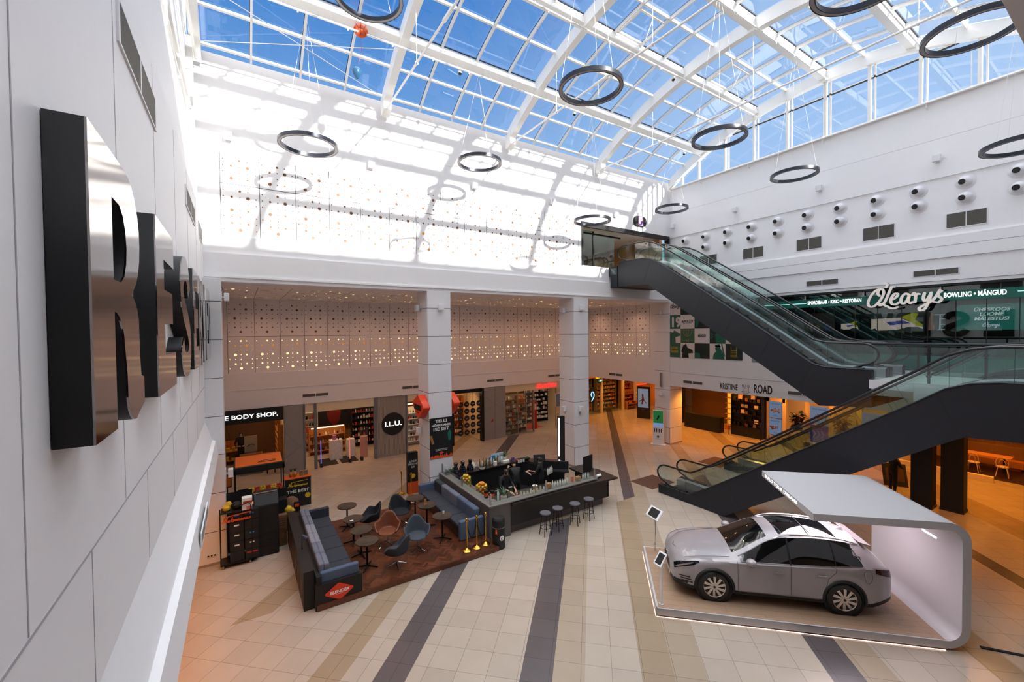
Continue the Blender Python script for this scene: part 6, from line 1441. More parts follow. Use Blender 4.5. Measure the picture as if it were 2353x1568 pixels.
MB().lathe([(.05, 0), (.08, .3), (.02, .42)], n=12).build('drink_picture', M['green'], ps_, loc=(.36, -.02, .68)).scale = (1, .05, 1); MB().box(-.05, -.024, .0, .05, -.021, .36).build('sandwich_picture', M['wood'], ps_, loc=(-.36, 0, .6), rot=(0, -.25, 0))
bn = thing('smoothie_banner', 'tall narrow banner with orange foot reading BLENDER SMOOTHIE BAR behind the sofa', 'banner', (6.02, 17.25, 0))
MB().box(-.22, -.1, 0, .22, .1, 1.75).build('banner_body', M['black'], bn); MB().box(-.222, -.103, 0, .222, -.1, .5).build('orange_foot', M['orange'], bn); MB().disc((0, -.104, .75), .1, 'Y', 16).build('lemon_picture', M['lemon'], bn, fix=False)
text('BLENDER\nSMOOTHIE\nBAR', .12, M['print'], bn, (0, -.104, 1.25), RF, .001, width=.4)

# ------------------------------------------------------------------ juice kiosk at the left
NB = [[(0,.0),(.12,.04),(.2,.42),(.3,.02),(.42,.45)],[(.5,.12),(.44,.02),(.54,0),(.6,.12),(.5,.14)],[(.8,.4),(.74,.04),(.86,0),(.92,.14),(.78,.16)],[(1.1,.14),(1.0,.1),(1.04,0),(1.12,.1),(1.14,0)],[(1.2,.0),(1.24,.15),(1.3,.1),(1.34,0)],[(1.52,.14),(1.42,.1),(1.46,0),(1.54,.1),(1.56,0)],[(1.62,0),(1.66,.15),(1.74,.12),(1.76,0)],[(1.92,.14),(1.82,.08),(1.88,0),(1.96,.1),(1.98,0)],[(2.18,.15),(2.08,.12),(2.16,.06),(2.06,0)],[(.35,.5),(1.2,.56),(2.2,.6)]]
jc = thing('canopy_frame', 'orange canopy on black posts above the fruit counter', 'canopy', (.48, 17.5, 0))
MB().prism([(-.55, 2.2), (-.55, 2.26), (.5, 2.38), (.5, 2.32)], 'X', -.74, .74).build('canopy', M['black'], jc); MB().prism([(-.5, 2.265), (.45, 2.375), (.45, 2.385), (-.5, 2.275)], 'X', -.7, .7).build('orange_cover', M['orange2'], jc)
MB().box(-.76, -.6, 2.05, .76, -.55, 2.26).box(-.76, -.6, 2.05, -.7, .5, 2.2).box(.7, -.6, 2.05, .76, .5, 2.2).build('valance', M['black'], jc)
for x in (-.72, .72):
    for y in (-.55, .45): MB().box(x-.02, y-.02, 0, x+.02, y+.02, 2.2).build('post', M['blackm'], jc)
script_sign('lettering', NB, .009, .004, M['black'], jc, (-.05, -.35, 2.3), (math.radians(6.6), 0, 0), .25)
ju = thing('fruit_counter', 'black juice counter with lit worktop under the orange canopy', 'counter', (.48, 16.6, 0))
MB().box(-.78, -.25, 0, .78, .35, 1.1).box(-.78, .15, 1.1, .78, .35, 1.36).build('counter_body', M['black'], ju); MB().box(-.7, -.2, 1.1, .2, .1, 1.12).build('lit_worktop', emat('work_glow', '#ffb070', .9), ju)
for i in range(8):
    k_ = thing('fruit_pyramid', '%s fruit heap on the juice counter, %s from the left' % (('yellow', 'red')[i % 2], ORD[i]), 'fruit heap', (-.1 + i*.165, 16.85, 1.36), group='fruit heaps on the juice counter')
    hb_ = MB()
    for lay in range(3):
        for q in range(6 - 2*lay): a = 2*PI*q/(6 - 2*lay); hb_.ball(((.09 - .025*lay)*math.cos(a), (.08 - .025*lay)*math.sin(a), .04 + lay*.06), .042, 6)
    tag(hb_.build('fruit', (M['lemon'], M['apple'])[i % 2], k_, smooth=True), kind='stuff')
hp = thing('herb_heap', 'green and yellow leafy fruit heap at the left end of the juice counter', 'fruit heap', (-.2, 16.75, 1.12)); hb_ = MB()
for i in range(30): hb_.ball((rng.uniform(-.12, .12), rng.uniform(-.1, .1), .04 + .25*rng.random()), .045, 6)
tag(hb_.build('leaves', M['leaf'], hp), kind='stuff')
sn = thing('price_display', 'small black display on a grey post above the juice counter', 'display', (-.02, 16.35, 1.1)); MB().box(-.14, -.02, .38, .14, .02, .6).build('display', M['black'], sn); MB().box(-.02, -.01, 0, .02, .01, .4).build('post', M['alu'], sn)
fz = thing('covered_cabinet', 'tall black covered cabinet behind the crate trolley', 'cabinet', (.58, 15.2, 0)); MB().box(-.32, -.35, 0, .32, .3, 1.55).prism([(-.35, 1.55), (.3, 1.55), (.3, 1.84), (-.1, 1.87)], 'X', -.33, .33).build('cabinet_body', M['black'], fz, bevel=.02)
cr_ = MB()
for k in range(7): cr_.box(-.325, -.356, .08 + k*.1, .325, -.35, .09 + k*.1)
cr_.build('crate_edges', M['anth2'], fz); MB().box(-.33, -.12, 1.87, .3, -.08, 1.885).build('light_edge', M['alu'], fz)
hd_ = thing('counter_hood', 'sloping black hood over the back of the juice counter', 'hood', (-.15, 15.85, 0)); MB().prism([(-.25, 1.5), (.3, 1.6), (.3, 1.72), (-.25, 1.9)], 'X', -.38, .38).box(-.36, -.2, 0, .36, .28, 1.55).build('hood_body', M['black'], hd_)
tr = thing('crate_trolley', 'black roll trolley stacked with black folding crates, orange lettering on its front', 'trolley', (-.2, 14.62, 0))
MB().box(-.4, 0, .1, .4, .55, .14).box(-.4, 0, .1, -.37, .04, 1.75).box(.37, 0, .1, .4, .04, 1.6).box(-.4, .5, .1, -.37, .54, 1.75).build('trolley_frame', M['blackm'], tr)
MB().tube([(.02, 0, 1.75), (.3, 0, 1.82), (.37, 0, 1.75), (.38, 0, 1.5)], .014, 6).build('handle', M['blackm'], tr)
for sx_ in (-.33, .33):
    for sy__ in (.06, .48): MB().cyl((sx_-.02, sy__, .05), (sx_+.02, sy__, .05), .05, n=14).build('castor', M['tan'], tr)
for k in range(5):
    for q in range(2):
        c_ = thing('folding_crate', 'black folding crate on the trolley, %s column, %s from the bottom' % (('left', 'right')[q], ORD[k]), 'crate', (-.385 + .02 + q*.375 + .175 - .19 + .19, 14.64, .145 + k*.29), group='crates on the trolley'); 
        b_ = MB().box(-.175, 0, 0, .175, .48, .28)
        for s_ in range(3): b_.box(-.165 + s_*.115, -.008, .04, -.07 + s_*.115, 0, .24, 0)
        b_.build('crate_body', bsdf('crate_black', '#131315', .5) if 'crate_black' not in bpy.data.materials else bpy.data.materials['crate_black'], c_)
        col = {(0, 4): 'blue', (1, 4): 'blue', (1, 2): 'blue', (1, 1): 'paper', (0, 2): 'paper', (0, 3): 'paper', (0, 1): 'paper', (1, 0): 'red'}.get((q, k))
        if col: MB().box(-.06 if col != 'red' else -.14, -.012, .17, .06 if col != 'red' else .14, -.008, .21).build('sticker', M[col], c_)
tz_ = MB().box(-.37, 0, 1.6, .15, .5, 1.62).build('top_board', M['black'], tr)
script_sign('lettering', NB, .014, .006, M['orange'], tr, (-.34, -.03, 1.36), RF, .32)
bg = thing('bin_bag', 'yellow and black bags on top of the crate trolley', 'bag', (-.33, 14.85, 1.62))
MB().ball((-.1, 0, .07), .1, 9).ball((-.05, .05, .16), .09, 7).build('yellow_bag', M['yellow'], bg); MB().ball((.16, .02, .1), .15, 9, sz=.8).build('black_bag', M['black'], bg)
cx_ = thing('cardboard_box', 'white, red and pink printed carton on the trolley top', 'carton', (.08, 14.75, 1.6)); MB().box(-.13, -.1, 0, .13, .15, .34).build('carton_body', M['paper'], cx_); MB().box(-.1, -.104, .2, .13, -.1, .26).build('red_print', M['red'], cx_); MB().box(-.02, -.104, 0, .13, -.1, .1).build('pink_print', bsdf('pink_print', '#c8707c', .6), cx_)
nc = thing('promo_cabinet', 'black cabinet with orange top and THE BEST lettering beside the juice kiosk', 'cabinet', (1.8, 18.6, 0))
MB().box(-.45, -.2, 0, .45, .25, 1.12).build('cabinet_body', M['black'], nc); MB().box(-.47, -.22, 1.12, .47, .27, 1.15).build('cabinet_top', M['orange2'], nc); MB().box(-.47, -.21, 0, -.45, .25, 1.12).box(.45, -.21, 0, .47, .25, 1.12).build('metal_edge', M['alu'], nc)
script_sign('lettering', NB, .013, .004, M['yellow'], nc, (-.36, -.206, .82), RF, .32); text('THE BEST', .16, M['print'], nc, (0, -.206, .62), RF, .002, .004, width=.78, name='headline'); MB().disc((.34, -.204, .4), .1, 'Y', 18).build('round_mark', M['yellow'], nc, fix=False)
for i, x in enumerate((1.58, 1.72)):
    p_ = thing('pineapple', 'pineapple with green crown on the orange topped cabinet, %s one' % ('left', 'right')[i], 'pineapple', (x, 18.6, 1.15), group='pineapples'); MB().ball((0, 0, .11), .075, 12, sz=1.45).build('fruit_body', M['orangewood'], p_, smooth=True)
    cw = MB()
    for q in range(8): a = q*PI/4; cw.tube([(0, 0, .2), (.03*math.cos(a), .03*math.sin(a), .28), (.06*math.cos(a), .06*math.sin(a), .33)], [.014, .012, .003], 4)
    cw.build('crown', M['leafd'], p_)
for i, x in enumerate((1.95, 2.12)):
    p_ = thing('paper_bag', 'brown paper bag on the orange topped cabinet, %s one' % ('left', 'right')[i], 'paper bag', (x, 18.62, 1.15), group='paper bags'); MB().box(-.07, -.05, 0, .07, .05, .19).build('bag_body', bsdf('kraft%d' % i, '#8a6a48', .8), p_); MB().box(-.02, -.052, .14, .02, -.05, .16).build('handle_slot', M['black'], p_)
ct = thing('bag_cart', 'small cart with a brown sack and yellow bags behind the sofa', 'cart', (1.4, 16.6, 0)); MB().box(-.3, -.2, .3, .3, .2, .5).build('cart_body', M['black'], ct); MB().lathe([(.22, .5), (.27, .7), (.22, .95), (.1, 1.05)], n=12).build('brown_sack', bsdf('sack', '#6a5038', .9, bump=.4), ct, smooth=True); MB().ball((-.1, -.2, .72), .14, 9).ball((.02, -.22, .66), .12, 9).build('yellow_bag', M['yellow'], ct, smooth=True); MB().box(.05, -.3, .6, .25, -.28, .95).build('price_card', M['black'], ct); MB().box(.08, -.304, .78, .22, -.3, .88).build('card_text', M['orange'], ct)
for x in (-.25, .25): MB().cyl((x, -.15, 0), (x, -.15, .3), .02, n=6).cyl((x, .15, 0), (x, .15, .3), .02, n=6).build('cart_leg', M['alu'], ct)
bb = thing('cardboard_sign', 'brown cardboard box with hand writing between cabinet and sofa', 'cardboard box', (1.02, 15.35, .0)); MB().box(-.15, -.1, .55, .15, .1, .98).box(-.13, -.08, 0, .13, .08, .55).build('box_body', bsdf('cardboard', '#6a4a2c', .8), bb)
for k in range(4): MB().box(-.1, -.102, .66 + k*.07, .08 + .02*(k % 2), -.1, .675 + k*.07).build('writing', M['black'], bb)
os_ = thing('orange_panel', 'orange framed panel at the left edge of the juice kiosk', 'panel', (-.47, 17.5, 0)); MB().box(-.13, -.02, 1.5, .13, .02, 1.92).box(-.02, 0, 0, .02, .03, 1.5).build('panel_frame', M['black'], os_); MB().box(-.12, -.024, 1.53, .1, -.02, 1.9).build('orange_face', M['orange2'], os_)
su_ = thing('storage_unit', 'row of low black kiosk cupboards against the back of the left sofa', 'cupboard', (1.3, 11.3, 0)); MB().box(-.12, 0, 0, .12, 4.2, .95).build('unit_body', M['black'], su_)
for k in range(6): MB().box(-.125, .12 + k*.68, .06, -.12, .7 + k*.68, .62).build('unit_door', bsdf('unit_door', '#3a2c22', .6, var=.2) if 'unit_door' not in bpy.data.materials else bpy.data.materials['unit_door'], su_)
fb = thing('desk_lamp', 'small dark blue conical lamp behind the sofa back', 'lamp', (1.3, 12.6, .95)); MB().cyl((0, 0, 0), (0, 0, .35), .012, n=6).build('lamp_stem', M['blackm'], fb); MB().cyl((.1, -.05, .28), (0, 0, .38), .09, .03, 14).build('lamp_shade', bsdf('navy_shade', '#1a2338', .5), fb)
# ------------------------------------------------------------------ food court lettering
kr = thing('wall_lettering', 'black lettering KRISTIINE ROAD with a cutlery symbol on the white fascia', 'sign', (21.35, 11.4, 3.8))
def yy(v): return 11.4 - v
text('KRISTIINE', .42, M['black'], kr, (-.004, 12.33 - 11.4, 0), RX, .003, .006, width=.93); text('ROAD', .58, M['black'], kr, (-.004, 10.62 - 11.4, .03), RX, .003, .012, width=.86)
ic = MB()
def q2(x, z): return (-.006, .06 - x, z)
for x in (-.16, -.12, -.08): ic.tube([q2(x, .2), q2(x, .1)], .008, 4)
ic.tube([q2(-.16, .1), q2(-.12, .06), q2(-.08, .1)], .008, 4).tube([q2(-.12, .06), q2(-.12, -.12)], .01, 4).tube([q2(.03, -.12), q2(.03, .2), q2(-.05, .02), q2(.06, .02)], .01, 4)
ic.tube([q2(.15 + .045*math.cos(t*PI/5), .14 + .06*math.sin(t*PI/5)) for t in range(10)], .009, 4, closed=True).tube([q2(.15, .08), q2(.15, -.12)], .01, 4).tube([q2(-.2, -.15), q2(.22, -.15)], .01, 4).tube([q2(-.17, -.16), q2(-.1, -.24), q2(.12, -.24), q2(.19, -.16)], .008, 4)
ic.build('cutlery_symbol', M['black'], kr)
# ------------------------------------------------------------------ checkered mural
mu = thing('wall_mural', 'green and white checkered sports mural on the wall behind the upper escalator', 'mural', (21.35, 15.88, 5.21))
M['mg'] = bsdf('mural_green', '#2f5c4e', .5); M['mw'] = bsdf('mural_white', '#d8cbc6', .55); M['md'] = bsdf('mural_dark', '#06201c', .5, var=.6, vscale=3); M['my'] = bsdf('mural_yellow', '#b8971c', .5); M['mt'] = bsdf('mural_teal', '#0f5a48', .5, var=.3)
ysm = [0, .71, 1.6, 2.5, 3.39, 4.27]; zsm = [0, .84, 1.66, 2.46, 3.22]
lay = {(3,0): 'mw', (3,1): 'md', (2,0): 'mg', (2,1): 'mw', (2,2): 'md', (1,0): 'mw', (1,1): 'mg', (1,2): 'mw', (1,3): 'md', (1,4): 'mw', (0,0): 'mg', (0,1): 'mw', (0,2): 'md', (0,3): 'mw', (0,4): 'md', (3,2): 'mw', (3,3): 'md', (3,4): 'mw', (2,3): 'mw', (2,4): 'mt'}
for (r_, c_), m_ in sorted(lay.items()): MB().box(-.01, -ysm[c_+1], zsm[r_], 0, -ysm[c_], zsm[r_+1]).build('mural_square', M[m_], mu)
def sil(pts, c_, r_, m_, nm='silhouette'): 
    shape2d(nm, [[(ysm[c_] + x*(ysm[c_+1]-ysm[c_]) , zsm[r_] + y*(zsm[r_+1]-zsm[r_])) for x, y in pts]], M[m_], mu, (-.013, 0, 0), RX, .002)
sil([(0,0),(.55,0),(.5,.4),(.95,.5),(1,.62),(.4,.9),(.3,.72),(0,.8)], 0, 1, 'mg'); sil([(.1,0),(.15,.3),(.05,.45),(.2,.85),(.4,.95),(.5,.7),(.85,.55),(.9,.35),(.55,.3),(.6,0)], 1, 0, 'md')
sil([(.2,0),(.25,.3),(.4,.5),(.35,.7),(.45,.88),(.65,.88),(.7,.65),(.85,.45),(.95,.0)], 3, 0, 'mt'); sil([(.72,.98),(.80,.98),(.98,.2),(.9,.18)], 3, 0, 'mg', 'bat'); sil([(.36,.8),(.34,.9),(.62,.98),(.72,.78)], 3, 0, 'md', 'cap')
sil([(.4,0),(1,0),(1,.5),(.6,.9),(.35,.6)], 3, 1, 'mt'); sil([(.1,.1),(.2,.1),(.3,.5),(.2,.9),(.05,.8)], 2, 2, 'mt'); sil([(0,0),(.4,0),(.35,.35),(0,.4)], 2, 0, 'mt')
def mt(t, c_, r_, s_, m_, w_, x=.5, z=.5, bold=.006): text(t, s_, M[m_], mu, (-.014, -(ysm[c_] + x*(ysm[c_+1]-ysm[c_])), zsm[r_] + z*(zsm[r_+1]-zsm[r_])), RX, .002, bold, width=w_, name='mural_text')
mt('APOLLO', 1, 2, .17, 'md', .72); mt('KINO  ÕHTUSÖÖK', 1, 2, .04, 'md', .55, z=.38, bold=0); mt('MÄNGUD', 2, 1, .24, 'md', .46); mt('19', 0, 2, .75, 'mw', .62, x=.55, z=.45, bold=.03); mt('KUSTUMIS\nSÜNDINUD', 0, 0, .2, 'my', .5, x=.42, z=.52); mt('3', 3, 1, .4, 'mt', .2, x=.1)
cl_ = MB(); f_ = lambda x, z: (-.014, -(ysm[1] + x*.89), zsm[1] + z*.82)
cl_.tube([f_(.03, .02), f_(.03, .9), f_(.95, .9), f_(.95, .02)], .008, 4).tube([f_(.5 + .3*math.cos(t*PI/10 + PI), .88 + .42*math.sin(t*PI/10 + PI)) for t in range(11)], .008, 4).tube([f_(.41, .9), f_(.41, .6), f_(.59, .6), f_(.59, .9)], .008, 4).tube([f_(.5 + .09*math.cos(t*PI/8), .6 + .1*math.sin(t*PI/8)) for t in range(16)], .007, 4, closed=True).tube([f_(.5 + .09*math.cos(t*PI/8), .2 + .1*math.sin(t*PI/8)) for t in range(16)], .007, 4, closed=True).tube([f_(.03, .2), f_(.95, .2)], .008, 4)
cl_.build('court_lines', M['my'], mu)
ld = MB(); f_ = lambda x, z: (-.014, -(ysm[4] + x*.88), zsm[0] + z*.84)
for x in (.34, .66): ld.tube([f_(x, .25), f_(x, .85)], .014, 4)
for z in (.28, .38, .48, .58): ld.tube([f_(.34, z), f_(.66, z)], .014, 4)
ld.tube([f_(.3, .2), f_(.72, .2)], .012, 4); ld.build('yellow_emblem', M['my'], mu)
OL = [[(.98,1.66),(.6,1.55),(.25,1.1),(.05,.55),(.12,.2),(.38,.14),(.7,.4),(.98,.85),(1.12,1.3),(1.02,1.62),(.8,1.55),(.72,1.25),(.85,1.05)], [(1.28,2.12),(1.36,1.96),(1.27,1.74)], [(1.85,1.75),(1.65,1.72),(1.45,1.2),(1.2,.5),(.95,.22),(.82,.3),(1.0,.36),(1.3,.15),(1.7,-.08),(2.05,.02)],
      [(1.6,.62),(1.95,.85),(2.05,1.12),(1.85,1.15),(1.62,.75),(1.65,.35),(1.9,.25),(2.2,.45)], [(2.75,1.0),(2.55,1.12),(2.3,.8),(2.28,.4),(2.45,.28),(2.68,.6),(2.8,1.0),(2.72,.5),(2.85,.28),(3.0,.4)], [(2.98,.95),(3.08,1.12),(3.18,.9),(3.14,.35)], [(3.15,.72),(3.27,1.02),(3.42,1.0)],
      [(3.72,1.08),(3.64,.62),(3.76,.42),(3.95,.66),(4.12,1.08)], [(4.12,1.08),(3.98,.4),(3.75,-.2),(3.5,-.35),(3.4,-.15),(3.7,.1),(4.1,.35),(4.4,.75),(4.62,1.25)], [(4.72,1.15),(4.5,.95),(4.55,.75),(4.72,.5),(4.55,.28),(4.25,.32)]]
script_sign('mural_text', OL, .011, .004, M['md'], mu, (-.012, -.03, 2.85), RX, .135)
# ------------------------------------------------------------------ sports bar front
S('wall_bar_front', MB().box(21.9, -6, 5.15, 22.0, 11.15, 5.7), bsdf('bar_teal', '#0c7a72', .5))
S('wall_bar_back', MB().box(25.5, -6, 5.15, 25.6, 11.15, 8.4).box(21.9, 11.15, 5.15, 25.6, 11.3, 8.4), M['black'])
S('ceiling_bar', MB().box(21.7, -6, 8.3, 25.6, 11.3, 8.38), M['anth2'])
S('window_12', MB().box(21.93, -6, 5.7, 21.94, 11.1, 8.3), M['gglass'])
mm_ = MB()
for k in range(14): mm_.box(21.92, 10.9 - k*.75, 5.7, 21.95, 10.92 - k*.75, 7.75)
S('trim_17', mm_, M['black'])
gb = thing('bar_fascia', 'long green sign band with white lettering and light lines across the sports bar front', 'sign band', (21.85, 6, 7.95))
MB().box(-.03, -12, -.19, .03, 5.0, .16).build('band', M['green'], gb)
for y in (3.0, .85, -1.45, -3.7): MB().box(-.04, y-.02, .16, .0, y+.02, .46).box(-.045, y-.08, .155, .0, y+.08, .175).build('hanger', M['paper'], gb)
ltg = emat('light_line', '#a8f0ea', 2.0)
MB().box(-.036, 2.95, -.02, -.03, 4.8, .0).box(-.036, -6, .0, -.03, -3.3, .02).build('light_line', ltg, gb)
text('SPORDIBAAR • KINO • RESTORAN', .22, M['sign_w'], gb, (-.034, 1.9, -.0), RX, .003, .005, width=1.98); text('BOWLING • MÄNGUD', .24, M['sign_w'], gb, (-.034, -2.3, .0), RX, .003, .006, width=1.52)
ol = thing('script_sign', 'large white script sign standing proud of the green band', 'sign', (21.56, 6.62, 7.58)); script_sign('script_letters', OL, .038, .05, bsdf('sign_cream', '#e4ded6', .5, emit='#e4ded6', es=.25), ol, (0, 0, 0), RX, .46)
script_sign('letter_shadow_rim', OL, .046, .02, M['black'], ol, (.03, 0, 0), RX, .46)
def tv(loc, w, h, label, fill):
    r = thing('wall_screen', label, 'screen', loc, -PI/2); MB().box(-.02, 0, -.02, w + .02, .06, h + .02).build('screen_body', M['black'], r)
    for nm, m_, pl in fill: shape2d(nm, [[(x*w, y*h) for x, y in pl]], m_, r, (0, -.004 - .002*len(r.children), 0), RF, .001)
    return r
ct_, cb_2, cy_, cd_, cg_2 = emat('court_tan', '#c9a6a0', .75), emat('court_blue', '#2c2a80', .7), emat('crowd_yellow', '#a89a20', .6), emat('crowd_dark', '#1c2422', .5), emat('slide_green', '#1f6f66', .55)
sc1 = [('crowd', cd_, [(0,0),(1,0),(1,1),(0,1)]), ('court', ct_, [(0,0),(0,.56),(.55,.6),(.98,.22),(1,0)]), ('court_area', cb_2, [(.3,.42),(.62,.48),(.76,.36),(.38,.28)]), ('crowd_patch', cy_, [(.57,.62),(.82,.8),(.9,.74),(.84,.5),(.98,.3),(.98,.2),(.85,.28),(.7,.5)]), ('front_row', cd_, [(0,0),(0,.1),(.08,.16),(.12,.06),(.5,.08),(.7,.2),(.9,.2),(1,.1),(1,0)])]
tv((22.3, 6.72, 6.62), 1.62, .95, 'wide screen showing a basketball court behind the bar glass', sc1)
tv((22.3, 7.78, 6.7), .62, .5, 'small screen with a slice of the basketball court, left of the wide one', sc1)
tv((22.3, 9.3, 6.68), 1.25, .8, 'dark screen showing a crowd behind the bar glass, leftmost', [('crowd', emat('crowd_dim', '#2a221e', .5), [(0,0),(1,0),(1,1),(0,1)]), ('light_figures', emat('crowd_skin', '#6a4a40', .5), [(.1,0),(.15,.5),(.3,.6),(.4,.3),(.55,.35),(.6,0)]), ('violet_figure', emat('crowd_violet', '#3a2f5a', .5), [(.7,0),(.72,.4),(.85,.45),(.9,0)])])
tv((22.3, 5.0, 6.68), .48, .75, 'narrow screen showing a boxing ring corner', [('ring', cd_, [(0,0),(1,0),(1,1),(0,1)]), ('boxer', emat('boxer', '#8a5a50', .5), [(.05,0),(.1,.6),(.2,.9),(.35,.85),(.3,.5),(.45,0)]), ('ropes', emat('ring_ropes', '#a8a8b4', .6), [(.4,.8),(1,.8),(1,.76),(.78,.76),(.78,.58),(1,.58),(1,.54),(.78,.54),(.78,.3),(1,.3),(1,.26),(.78,.26),(.78,.05),(1,.05),(1,0),(.5,0),(.68,.05),(.7,.76),(.4,.76)])])
sg = tv((22.25, 4.2, 6.68), 2.0, .9, 'green slide screen with three lines of white slanted text', [('slide', cg_2, [(0,0),(1,0),(1,1),(0,1)])])
text('ÜHESKOOS\nLOOME\nMÄLESTUSI', .17, emat('slide_text', '#d0c8d0', .8), sg, (.85, -.02, .55), RF, .002, .004, shear=.2, width=.86, name='slide_text', line=.95); script_sign('slide_logo', OL, .008, .002, emat('slide_logo', '#d0c8e0', .8), sg, (.65, -.016, .1), RF, .085)
# ------------------------------------------------------------------ ground floor under the gallery
S('wall_food_hall', MB().box(27.3, 4.0, 0, 27.5, 13.25, .25).box(27.3, 12.3, 2.35, 27.5, 13.4, 3.5).box(27.3, 13.2, 0, 27.5, 13.4, 3.5).box(27.3, 12.25, 0, 27.5, 12.45, 3.5).box(27.3, 11.0, 0, 27.5, 11.25, 3.5).box(27.3, 9.85, 0, 27.5, 10.05, 3.5).box(27.3, 8.6, 0, 27.5, 8.85, 3.5).box(27.3, 7.3, 0, 27.5, 7.5, 3.5), M['cream'])
S('wall_food_back', MB().box(29.5, 6.9, 0, 29.6, 13.4, 3.5), M['cream']); S('wall_shop_rear', MB().box(29.5, 13.4, 0, 29.6, 20, 3.5), M['shopback'])
S('wall_shop_dark', MB().box(27.2, 19.2, 0, 27.5, 20.6, 3.5).box(27.2, 13.35, 0, 27.5, 13.6, 3.5).box(27.2, 13.4, 2.9, 27.5, 19.4, 3.5), M['black'])
for i, (y0, y1, kind) in enumerate(((12.45, 13.2, 0), (10.05, 11.0, 1), (7.5, 8.6, 0))):
    r = thing('light_poster', ('blue food poster pair beside the dark shop', 'food poster above a purple arrow panel', 'food poster behind the rising escalator')[i], 'poster', (27.28, (y0+y1)/2, 0), group='food posters'); w = (y1-y0)/2 - .03
    pb = emat('poster_blue%d' % i, '#7f9dc0', .45)
    for k, z in enumerate((.35, 1.4) if i == 0 else (.35, 1.4)):
        low = kind and k == 0
        MB().box(-.03, -w, z, 0, w, z + 1.0).build('poster_panel', emat('poster_purple', '#4b3a78', .4) if low else pb, r)
        if low:
            for q in range(3): MB().tube([(-.034, .3 - q*.2, z + .7), (-.034, .15 - q*.2, z + .5), (-.034, .3 - q*.2, z + .3)], .025, 4).build('arrow', emat('arrow_violet', '#8a7ab8', .5) if 'arrow_violet' not in bpy.data.materials else bpy.data.materials['arrow_violet'], r)
        else:
            fd = MB()
            for q in range(14): fd.ball((-.03, rng.uniform(-w*.8, w*.8), z + .45 + rng.uniform(-.12, .12)), rng.uniform(.03, .06), 6)
            o_ = fd.build('food_picture', bsdf('food_print', '#7a4a3c', .6, var=.4, vscale=30) if 'food_print' not in bpy.data.materials else bpy.data.materials['food_print'], r); tag(o_, kind='stuff'); text('SPINAT & KEVAD', .09, M['black'], r, (-.034, 0, z + .85), RX, .001, width=w*1.5, name='poster_text'); text('Tervis\nmaitseb hästi', .06, M['black'], r, (-.034, 0, z + .15), RX, .001, width=w, name='poster_text')
def ficus(loc, n, label):
    r = thing('potted_ficus', label, 'potted plant', loc, group='big leaf plants'); MB().lathe([(.27, 0), (.3, .05), (.3, .95), (.26, .95), (.25, .85)], n=24).build('planter', M['cream'], r, smooth=True); st_ = MB(); lv = MB()
    for k in range(5):
        a = k*1.3; pts = [(0, 0, .85), (.08*math.cos(a), .08*math.sin(a), 1.3), (.25*math.cos(a), .25*math.sin(a), 1.75 + .1*k)]; st_.tube(pts, .015, 5)
        for j in range(n):
            t = .25 + .75*j/n; b = Vector(pts[0]).lerp(Vector(pts[2]), t); c = rng.random()*6.28; L_ = .34; u = Vector((math.cos(c), math.sin(c), rng.uniform(-.7, .7))).normalized(); v = Vector((-math.sin(c), math.cos(c), 0))
            lv.add([b, b + u*L_*.5 + v*.1, b + u*L_ + Vector((0, 0, -.05)), b + u*L_*.5 - v*.1], [(0, 1, 2, 3)])
    st_.build('stem', M['wood'], r); lv.build('leaves', M['leafd'], r, fix=False)
ficus((26.95, 11.5, 0), 26, 'tall dark leafed plant in a cream planter, left of two'); ficus((26.95, 9.35, 0), 26, 'tall dark leafed plant in a cream planter behind the escalator handrail, right of two')
# dark shop
dc = thing('shop_counter', 'black counter at the front of the dark gift shop', 'counter', (26.5, 17.1, 0)); MB().box(-.2, -1.3, 0, .3, 1.3, 1.0).build('counter_body', M['black'], dc); MB().box(-.18, -1.28, 1.0, .28, 1.28, 1.02).build('glass_top', M['glass'], dc)
wf = thing('lit_vitrine', 'tall warm lit vitrine of small goods in the dark gift shop', 'vitrine', (27.9, 16.0, 0)); MB().box(-.2, -.3, 0, .2, .3, .2).box(.17, -.3, .2, .2, .3, 2.5).box(-.2, -.3, 2.5, .2, .3, 2.6).build('vitrine_frame', M['orangewood'], wf)
MB().box(.14, -.28, .25, .165, .28, 2.45).build('lit_back', emat('vitrine_glow', '#ff9a30', 1.3), wf)
for k in range(6): MB().box(-.18, -.28, .35 + k*.36, .14, .28, .37 + k*.36).build('vitrine_shelf', M['orangewood'], wf)
bx = thing('window_shelf', 'black window shelf packed with small square boxes in the dark gift shop', 'shelf', (26.9, 14.35, 0))
MB().box(-.12, -.95, 0, .2, .95, .6).box(.15, -.95, .6, .2, .95, 2.6).box(-.12, -.97, 0, .2, -.93, 2.6).box(-.12, .93, 0, .2, .97, 2.6).build('shelf_frame', M['black'], bx)
lat = MB()
for k in range(5): lat.box(-.12, -.95, .62 + k*.4, .18, .95, .64 + k*.4)
lat.build('shelf_board', M['blackm'], bx)
for k in range(5):
    for q in range(7):
        if rng.random() < .35: continue
        mat_i = rng.choice((9, 4, 8, 4)); o_ = goods('box', mat_i, .17, .2, (26.93, 13.62 + q*.25, .64 + k*.4), 'small square gift box on the black window shelf', 'gift boxes on the black window shelf', PI/2)
gsq = emat('cube_glow', '#ffae50', .9)
